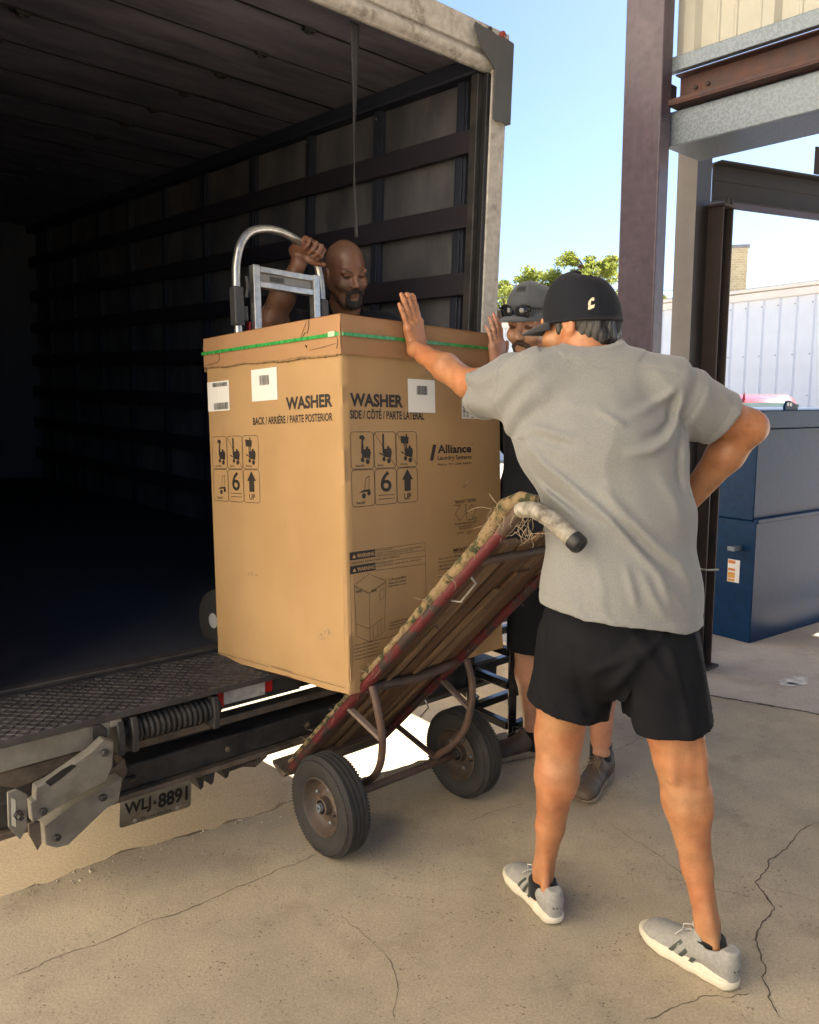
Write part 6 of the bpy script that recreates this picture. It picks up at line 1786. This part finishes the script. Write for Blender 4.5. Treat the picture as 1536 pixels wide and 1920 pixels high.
sdf_obj('shirt', sd, M_NAVY, p3, O3)
sd = SDF((-.70, 3.8, ZB), (.02, 4.25, 1.36), .008)
sd.cone((-.34, 4.0, 1.32), (-.34, 4.0, 1.22), .15, .15, .03, side=s3, ratio=1.35); sd.chain([(-.45, 4.0, 1.25), (-.46, 3.98, 1.0), (-.46, 4.0, ZB + .07)], [.12, .095, .075], .03); sd.chain([(-.24, 4.03, 1.25), (-.22, 4.02, 1.0), (-.22, 4.06, ZB + .07)], [.12, .095, .075], .03)
sdf_obj('trousers', sd, M_BLACKC, p3, O3)
shoe_parts(p3, O3, (-.45, 4.07), (-.40, 3.78), BOAT, z0=ZB); shoe_parts(p3, O3, (-.22, 4.13), (-.17, 3.84), BOAT, z0=ZB, flip=-1)
# ================================================================== THE ALUMINIUM HAND TRUCK behind the carton
HT = empty('hand_truck', 'silver aluminium hand truck with loop handle standing behind the washer carton', 'hand truck', matrix=BXM)
M_ALU = mat('dull aluminium', (.62, .61, .58), .32, metal=.85, col2=(.42, .41, .40), scale=30, bump=.1)
M_GREYP = mat('dark grey nylon', (.055, .055, .058), .5, scale=20)
yp = .815
loop = [(.205, -.0), (.205, .4), (.200, 1.0), (.197, 1.25), (.196, 1.41), (.203, 1.48), (.224, 1.545), (.262, 1.592), (.311, 1.615), (.37, 1.625), (.43, 1.622), (.49, 1.608), (.545, 1.585), (.585, 1.553), (.610, 1.505), (.622, 1.45), (.626, 1.39), (.624, 1.25), (.622, 1.0), (.618, .4), (.618, 0)]
# rounded through the bends
P = []
for i in range(len(loop) - 1):
    p0 = loop[max(0, i - 1)]; p1_ = loop[i]; p2_ = loop[i + 1]; p3_ = loop[min(len(loop) - 1, i + 2)]
    for k in range(4):
        t = k / 4; q = [0, 0]
        for a in (0, 1):
            q[a] = .5 * (2 * p1_[a] + (p2_[a] - p0[a]) * t + (2 * p0[a] - 5 * p1_[a] + 4 * p2_[a] - p3_[a]) * t * t + (3 * p1_[a] - p0[a] - 3 * p2_[a] + p3_[a]) * t ** 3)
        P.append((q[0], yp, q[1] + .02))
P.append((.618, yp, .02))
mb = MB(); mb.tube(P, .0165, 14); obj('loop_handle', mb, M_ALU, HT, smooth=60)
for x in (.275, .577):
    mb = MB(); mb.box(x - .016, x + .016, yp - .030, yp + .004, .02, 1.490); obj('inner_rail', mb, M_ALU, HT, .003)
for z0, z1 in ((1.463, 1.487), (1.405, 1.430)):
    mb = MB(); mb.box(.2915, .5605, yp - .028, yp + .002, z0, z1); obj('cross_bar', mb, M_ALU, HT, .003)
mb = MB(); mb.box(.2915, .5605, yp - .016, yp - .010, 1.4305, 1.4625); wb_ = obj('name_plate', mb, mat('dull grey plate', (.26, .25, .24), .5, metal=.4, scale=20), HT)
mb = MB(); mb.box(.345, .415, yp - .0175, yp - .0162, 1.436, 1.456); obj('worn_decal', mb, mat('worn decal', (.07, .07, .07), .7, scale=90, var=.7), wb_)
for z in (.95, .5):
    mb = MB(); mb.box(.2915, .5605, yp - .026, yp, z, z + .05); obj('cross_bar', mb, M_ALU, HT, .003)
for x in (.197, .626):
    mb = MB(); mb.box(x - .022, x + .022, yp - .020, yp + .020, 1.25, 1.40); mb.box(x + (.018 if x < .4 else -.045), x + (.045 if x < .4 else -.018), yp - .012, yp + .012, 1.27, 1.33); obj('handle_clamp', mb, M_GREYP, HT, .006)
    mb = MB(); mb.tube([(x + (.03 if x < .4 else -.03), yp - .02, 1.36), (x + (.036 if x < .4 else -.036), yp - .024, 1.40), (x + (.034 if x < .4 else -.034), yp - .02, 1.44)], .006, 8); obj('release_lever', mb, M_GREYP, HT)
mb = MB(); mb.box(.245, .252, yp - .01, yp + .01, .3, 1.27); obj('red_stripe', mb, mat('red strip', (.25, .02, .02), .5), HT)
mb = MB(); mb.box(.17, .65, .50, yp + .02, -.014, -.004); obj('nose_plate', mb, M_ALU, HT, .003)
mb = MB(); mb.tube([(.08, yp + .055, .105), (.74, yp + .055, .105)], .009, 10); obj('axle', mb, M_GREYP, HT)
for x in (.10, .72):
    mb = MB(); mb.lathe([(.06, -.03), (.095, -.032), (.115, -.022), (.123, 0), (.115, .022), (.095, .032), (.06, .03)], 36, T(x, yp + .055, .108) @ Matrix.Rotation(R(90), 4, 'Y')); wh_ = obj('wheel', mb, M_TYRE, HT, smooth=50)
    mb = MB(); mb.lathe([(.012, -.033), (.03, -.030), (.058, -.022), (.060, 0), (.058, .022), (.03, .030), (.012, .033)], 30, T(x, yp + .055, .108) @ Matrix.Rotation(R(90), 4, 'Y')); obj('rim', mb, mat('grey rim', (.35, .35, .36), .5), wh_, smooth=50)
# ================================================================== THE OLD RED DOLLY leaning at the dock edge
av = Vector((.751, .661, 0)).normalized(); bv = Vector((.661, -.751, 0)).normalized()
DM = Matrix(((av.x, bv.x, 0, -.257), (av.y, bv.y, 0, 2.504), (0, 0, 1, 0), (0, 0, 0, 1)))    # x along the axle, y back to the handles
dol = empty('old_dolly', 'worn red tube dolly with wooden deck, padded rails and two black tyres', 'dolly', matrix=DM)
M_REDW = scratched('worn red paint', (.095, .012, .016), (.035, .024, .022), .5, amount=.55, scale=10, bump=.3)
M_BRN = mat('rusty brown tube', (.105, .06, .042), .6, col2=(.05, .032, .026), scale=14, bump=.3)
M_WOOD1 = mat('old deck board', (.150, .075, .034), .7, col2=(.05, .026, .013), scale=4, stretch=(12, 1.0, 1.0), bump=.4, bscale=10)
M_WOOD2 = mat('pale worn board', (.22, .135, .07), .75, col2=(.10, .058, .03), scale=4, stretch=(12, 1.0, 1.0), bump=.4, bscale=10)
M_TYRE2 = mat('dusty tyre rubber', (.024, .023, .022), .8, col2=(.013, .0125, .0125), scale=14, bump=.25)
M_RIM = mat('rusty brown rim', (.085, .058, .042), .6, col2=(.045, .034, .028), scale=20, bump=.3)
M_TAPE = mat('dirty white tape', (.36, .335, .28), .6, col2=(.085, .07, .055), scale=26, bump=.7, bscale=60, bdist=.004)
M_FRAY = mat('frayed carpet thread', (.36, .28, .18), .9, var=.3, scale=40)
# patterned carpet: tan and olive blotches
m_, N_, L_, b_ = newmat('camouflage carpet padding')
tc_ = N_.new('ShaderNodeTexCoord'); vo_ = N_.new('ShaderNodeTexVoronoi'); vo_.inputs['Scale'].default_value = 62; vo_.feature = 'F1'
nz_ = N_.new('ShaderNodeTexNoise'); nz_.inputs['Scale'].default_value = 34; nz_.inputs['Detail'].default_value = 4; L_.new(tc_.outputs['Object'], nz_.inputs[0]); L_.new(tc_.outputs['Object'], vo_.inputs[0])
rp_ = N_.new('ShaderNodeValToRGB'); e = rp_.color_ramp.elements; e[0].position = .40; e[0].color = (.035, .04, .016, 1); e[1].position = .52; e[1].color = (.21, .145, .072, 1)
e2 = e.new(.64); e2.color = (.25, .18, .10, 1); e3 = e.new(.72); e3.color = (.12, .05, .03, 1)
L_.new(nz_.outputs[0], rp_.inputs[0]); L_.new(rp_.outputs[0], b_.inputs['Base Color']); b_.inputs['Roughness'].default_value = .95
bp_ = N_.new('ShaderNodeBump'); bp_.inputs['Strength'].default_value = 1; bp_.inputs['Distance'].default_value = .004
n3_ = N_.new('ShaderNodeTexNoise'); n3_.inputs['Scale'].default_value = 300; L_.new(tc_.outputs['Object'], n3_.inputs[0]); L_.new(n3_.outputs[0], bp_.inputs['Height']); L_.new(bp_.outputs[0], b_.inputs['Normal'])
M_CAMO = m_
def dpart(name, mb, m, bevel=0, par=None, smooth=40): return obj(name, mb, m, par or dol, bevel, smooth)
B0, B1 = (-.38, .115), (.655, 1.135)          # rail from toe to bend, in (y, z)
dy, dz = B1[0] - B0[0], B1[1] - B0[1]; RL = math.hypot(dy, dz); ry, rz = dy / RL, dz / RL
def rail(x, t, up=0.0): return (x, B0[0] + ry * t - rz * up, B0[1] + rz * t + ry * up)   # up = normal to the deck, away from us
XR = (.095, .515)
for x in XR:
    mb = MB(); mb.tube([rail(x, 0), rail(x, .5), rail(x, 1.0), rail(x, RL), ], .0175, 12); dpart('side_rail', mb, M_REDW)
    # padding wrapped along the load side of the rail
    Pp = []; Rr = []
    for i in range(60):
        t = .03 + (RL - .06) * i / 59; Pp.append(rail(x - .004 + .003 * noise.noise((i * .4, x, 0)), t, .021 + .006 * noise.noise((i * .7, x, 3)))); Rr.append((.009 + .010 * max(0, min(1, (t - .75) / .4))) + .004 * noise.noise((i * .9, x, 7)))
    mb = MB(); mb.tube(Pp, Rr, 10); dpart('carpet_padding', mb, M_CAMO, smooth=60)
    # handle curving back, wrapped in tape
    hp = [rail(x, RL - .02), rail(x, RL + .05), (x, .700, 1.185), (x, .745, 1.190), (x, .79, 1.175), (x, .835, 1.150), (x, .885, 1.118)]
    mb = MB(); mb.tube(hp[:4], [.018, .019, .020, .020], 12); dpart('handle', mb, M_BRN)
    hh = []; rr = []
    for i in range(22):
        s_ = i / 21; k = s_ * 4; j = min(3, int(k)); q = [hp[2 + j][a] + (hp[3 + j][a] - hp[2 + j][a]) * (k - j) for a in range(3)]
        hh.append(tuple(q)); rr.append(.0225 + .002 * noise.noise((i * .8, x, 1)) - (.004 if i > 20 else 0))
    mb = MB(); mb.tube(hh, rr, 14); dpart('tape_grip', mb, M_TAPE, smooth=60)
    mb = MB(); e_ = Vector(hh[-1]); d_ = (Vector(hh[-1]) - Vector(hh[-3])).normalized()
    mb.lathe([(.006, .004), (.012, .007), (.020, .006), (.024, 0), (.024, -.022)], 14, Matrix.Translation(e_) @ d_.to_track_quat('Z', 'Y').to_matrix().to_4x4()); dpart('grip_end', mb, M_SEAL, smooth=60)
    # thick bunched padding over the bend
    mb = MB(); mb.tube([rail(x, RL - .10, .022), rail(x, RL - .03, .026), (x, .655, 1.188), (x, .705, 1.214), (x, .755, 1.216)], [.020, .024, .023, .017, .009], 12); dpart('carpet_padding', mb, M_CAMO, smooth=60)
# frayed ends
def fray(name, n, fn, seed):
    rg = random.Random(seed); mb = MB()
    for i in range(n):
        p, d, L = fn(rg); p = Vector(p); d = Vector(d).normalized(); pts = [p]
        for k in range(5):
            d = (d + Vector((rg.gauss(0, .45), rg.gauss(0, .45), rg.gauss(-.25, .4)))).normalized(); pts.append(pts[-1] + d * L / 5)
        mb.tube(pts, [.0008, .0007, .0007, .0006, .0005, .0003], 4)
    o = dpart(name, mb, M_FRAY); tag(o, kind='stuff'); return o
def fa(rg):
    t = rg.uniform(.05, RL); x = rg.choice(XR); return rail(x - rg.uniform(0, .018), t, rg.uniform(.008, .03)), (rg.uniform(-1, .2), rg.uniform(-.6, .6), rg.uniform(-.4, .5)), rg.uniform(.02, .06)
def fb(rg):
    x = rg.choice(XR); return (x + rg.uniform(-.02, .02), rg.uniform(.60, .76), rg.uniform(1.12, 1.20)), (rg.uniform(-1, .4), rg.uniform(-.4, 1), rg.uniform(-.9, .6)), rg.uniform(.03, .09)
fray('loose_threads', 130, fa, 4); fray('loose_threads', 110, fb, 9)
# deck boards between the rails, on the load side
nb = 6; bw = (XR[1] - XR[0] - .04) / nb
for i in range(nb):
    x0 = XR[0] + .02 + bw * i; r_ = random.Random(i); t0, t1 = .05 + r_.uniform(-.01, .03), RL - .05 - r_.uniform(0, .06)
    mb = MB(); up0 = .004 + r_.uniform(-.003, .003)
    ww = [(x0 + .003, up0), (x0 + bw - .003, up0), (x0 + bw - .003, up0 + .018), (x0 + .003, up0 + .018)]
    mb.add([rail(a, t0, b) for a, b in ww] + [rail(a, t1, b) for a, b in ww], [(0, 3, 2, 1), (4, 5, 6, 7), (0, 1, 5, 4), (1, 2, 6, 5), (2, 3, 7, 6), (3, 0, 4, 7)])
    dpart('deck_board', mb, M_WOOD2 if i in (1, 4) else M_WOOD1, .003)
# battens and splinters on the underside
for (x0, x1, t0, t1, m) in ((.17, .185, .30, .95, M_WOOD2), (.30, .325, .62, 1.12, M_WOOD2), (.40, .416, .15, .58, M_WOOD2), (.33, .39, 1.0, 1.2, M_WOOD1), (.235, .26, .12, .44, M_WOOD2)):
    mb = MB(); q = [(x0, -.008), (x1, -.008), (x1, .0015), (x0, .0015)]
    mb.add([rail(a, t0, b) for a, b in q] + [rail(a + .012, t1, b) for a, b in q], [(0, 3, 2, 1), (4, 5, 6, 7), (0, 1, 5, 4), (1, 2, 6, 5), (2, 3, 7, 6), (3, 0, 4, 7)]); dpart('batten', mb, m, .001)
# cross tubes under the deck
for t, r_ in ((.10, .015), (.62, .017), (1.30, .015)):
    mb = MB(); mb.tube([rail(XR[0], t, -.004), rail((XR[0] + XR[1]) / 2, t, -.022), rail(XR[1], t, -.004)] if t == .62 else [rail(XR[0], t), rail(XR[1], t)], r_, 10); dpart('cross_tube', mb, M_BRN)
# toe plate
mb = MB(); q = [rail(XR[0] - .03, -.02, -.01), rail(XR[1] + .03, -.02, -.01), rail(XR[1] + .03, -.045, .06), rail(XR[0] - .03, -.045, .06)]
q2 = [rail(XR[0] - .03, .01, -.01), rail(XR[1] + .03, .01, -.01), rail(XR[1] + .03, -.035, .07), rail(XR[0] - .03, -.035, .07)]
mb.add(q + q2, [(0, 1, 2, 3), (4, 7, 6, 5), (0, 4, 5, 1), (1, 5, 6, 2), (2, 6, 7, 3), (3, 7, 4, 0)]); dpart('toe_plate', mb, M_DUSTRUST, .003)
# axle, bowed legs and struts
AZ = .166
mb = MB(); mb.tube([(-.045, 0, AZ), (.655, 0, AZ)], .0135, 12); dpart('axle', mb, M_BRN)
for x, xo in ((XR[0], .135), (XR[1], .475)):
    tt = .66; a = rail(x, tt, -.018)
    leg = [a, (x + (xo - x) * .1, a[1] + .018, a[2] - .07), (x + (xo - x) * .25, a[1] + .022, a[2] - .15), (x + (xo - x) * .5, a[1] - .005, a[2] - .25), (xo, a[1] - .05, a[2] - .32), (xo, .012, AZ + .03), (xo, .0, AZ)]
    leg = [a, (x, a[1] + .03, a[2] - .08), (x + .3 * (xo - x), a[1] + .035, a[2] - .17), (x + .6 * (xo - x), a[1] + .01, a[2] - .26), (xo, a[1] - .045, a[2] - .33), (xo, a[1] - .10, a[2] - .375), (xo, .0, AZ)]
    mb = MB(); mb.tube(spline(leg), .0125, 10); dpart('bowed_leg', mb, M_BRN, smooth=60)
    s0 = rail(x, .50, -.012); mb = MB(); mb.bar(s0, (leg[2][0], leg[2][1], leg[2][2]), .022, .012); dpart('strut', mb, mat('grey brown strut', (.16, .12, .10), .6, scale=20), .002)
    s1 = rail(x, .14, -.006); mb = MB(); mb.bar(s1, (xo, -.004, AZ + .012), .022, .010); dpart('strut', mb, M_BRN, .002)
# wire hook on the near rail
mb = MB(); mb.tube([rail(XR[0] + .022, 1.24, -.012), rail(XR[0] + .03, 1.235, -.03), rail(XR[0] + .032, 1.15, -.034), rail(XR[0] + .022, 1.13, -.014)], .0035, 8); dpart('wire_hook', mb, M_ALU, smooth=60)
mb = MB(); mb.tube([rail(XR[1] + .02, .34, -.01), rail(XR[1] + .025, .33, -.04), rail(XR[1] + .02, .27, -.045)], .003, 6); dpart('wire_hook', mb, M_ALU, smooth=60)
# wheels
def dwheel(x):
    W = T(x, 0, AZ) @ Matrix.Rotation(R(90), 4, 'Y')
    mb = MB(); prof = [(.088, -.030), (.098, -.040), (.125, -.049), (.146, -.047), (.156, -.040), (.1595, -.034)]
    for k in range(4):
        c = -.026 + .0173 * k; prof += [(.1635, c - .006), (.1645, c), (.1635, c + .006), (.1605, c + .0078), (.1605, c + .0095)]
    prof += [(.1595, .034), (.156, .040), (.146, .047), (.125, .049), (.098, .040), (.088, .030)]
    mb.lathe(prof, 72, W, closed=True); w_ = dpart('wheel', mb, M_TYRE2, smooth=35)
    # shoulder ribs
    mb = MB()
    for k in range(84):
        a = 2 * math.pi * k / 84
        for sg_ in (-1, 1):
            Mx = W @ Matrix.Rotation(a, 4, 'Z') @ T(.1525, 0, sg_ * .0425); mb.box(-.014, .0008, -.0026, .0026, -.0035, .0042, Mx)
    o = dpart('tread_ribs', mb, M_TYRE2, par=w_, smooth=0); tag(o, kind='stuff')
    mb = MB(); mb.lathe([(.088, -.030), (.096, -.040), (.093, -.042), (.088, -.034), (.084, -.018), (.074, -.006), (.070, -.002), (.050, -.004), (.034, -.010), (.030, -.012), (.028, -.034), (.022, -.036), (.022, .036), (.028, .034), (.030, .014), (.070, .016), (.092, .028), (.094, .036), (.090, .034)], 48, W, closed=False, caps=False); rm = dpart('rim', mb, M_RIM, par=w_, smooth=35)
    for k in range(5):
        a = 2 * math.pi * k / 5 + .4
        for sg_ in (-1, 1):
            mb = MB(); mb.lathe([(.0065, 0), (.0065, .005), (.003, .007)], 6, W @ Matrix.Rotation(a, 4, 'Z') @ T(.056, 0, sg_ * .013) @ Matrix.Rotation(0 if sg_ > 0 else math.pi, 4, 'X')); dpart('lug_nut', mb, M_GALV, par=rm)
    mb = MB(); mb.tube([tuple(W @ Vector((.0, .080, -.022))), tuple(W @ Vector((.002, .072, -.040)))], .004, 8); dpart('valve', mb, M_SEAL, par=rm)
    mb = MB(); mb.lathe([(.013, -.046), (.015, -.036), (.013, -.034)], 10, W); mb.lathe([(.004, -.052), (.004, -.045)], 8, W); dpart('hub_cap', mb, M_GALV, par=rm)
dwheel(0.0); dwheel(.607)
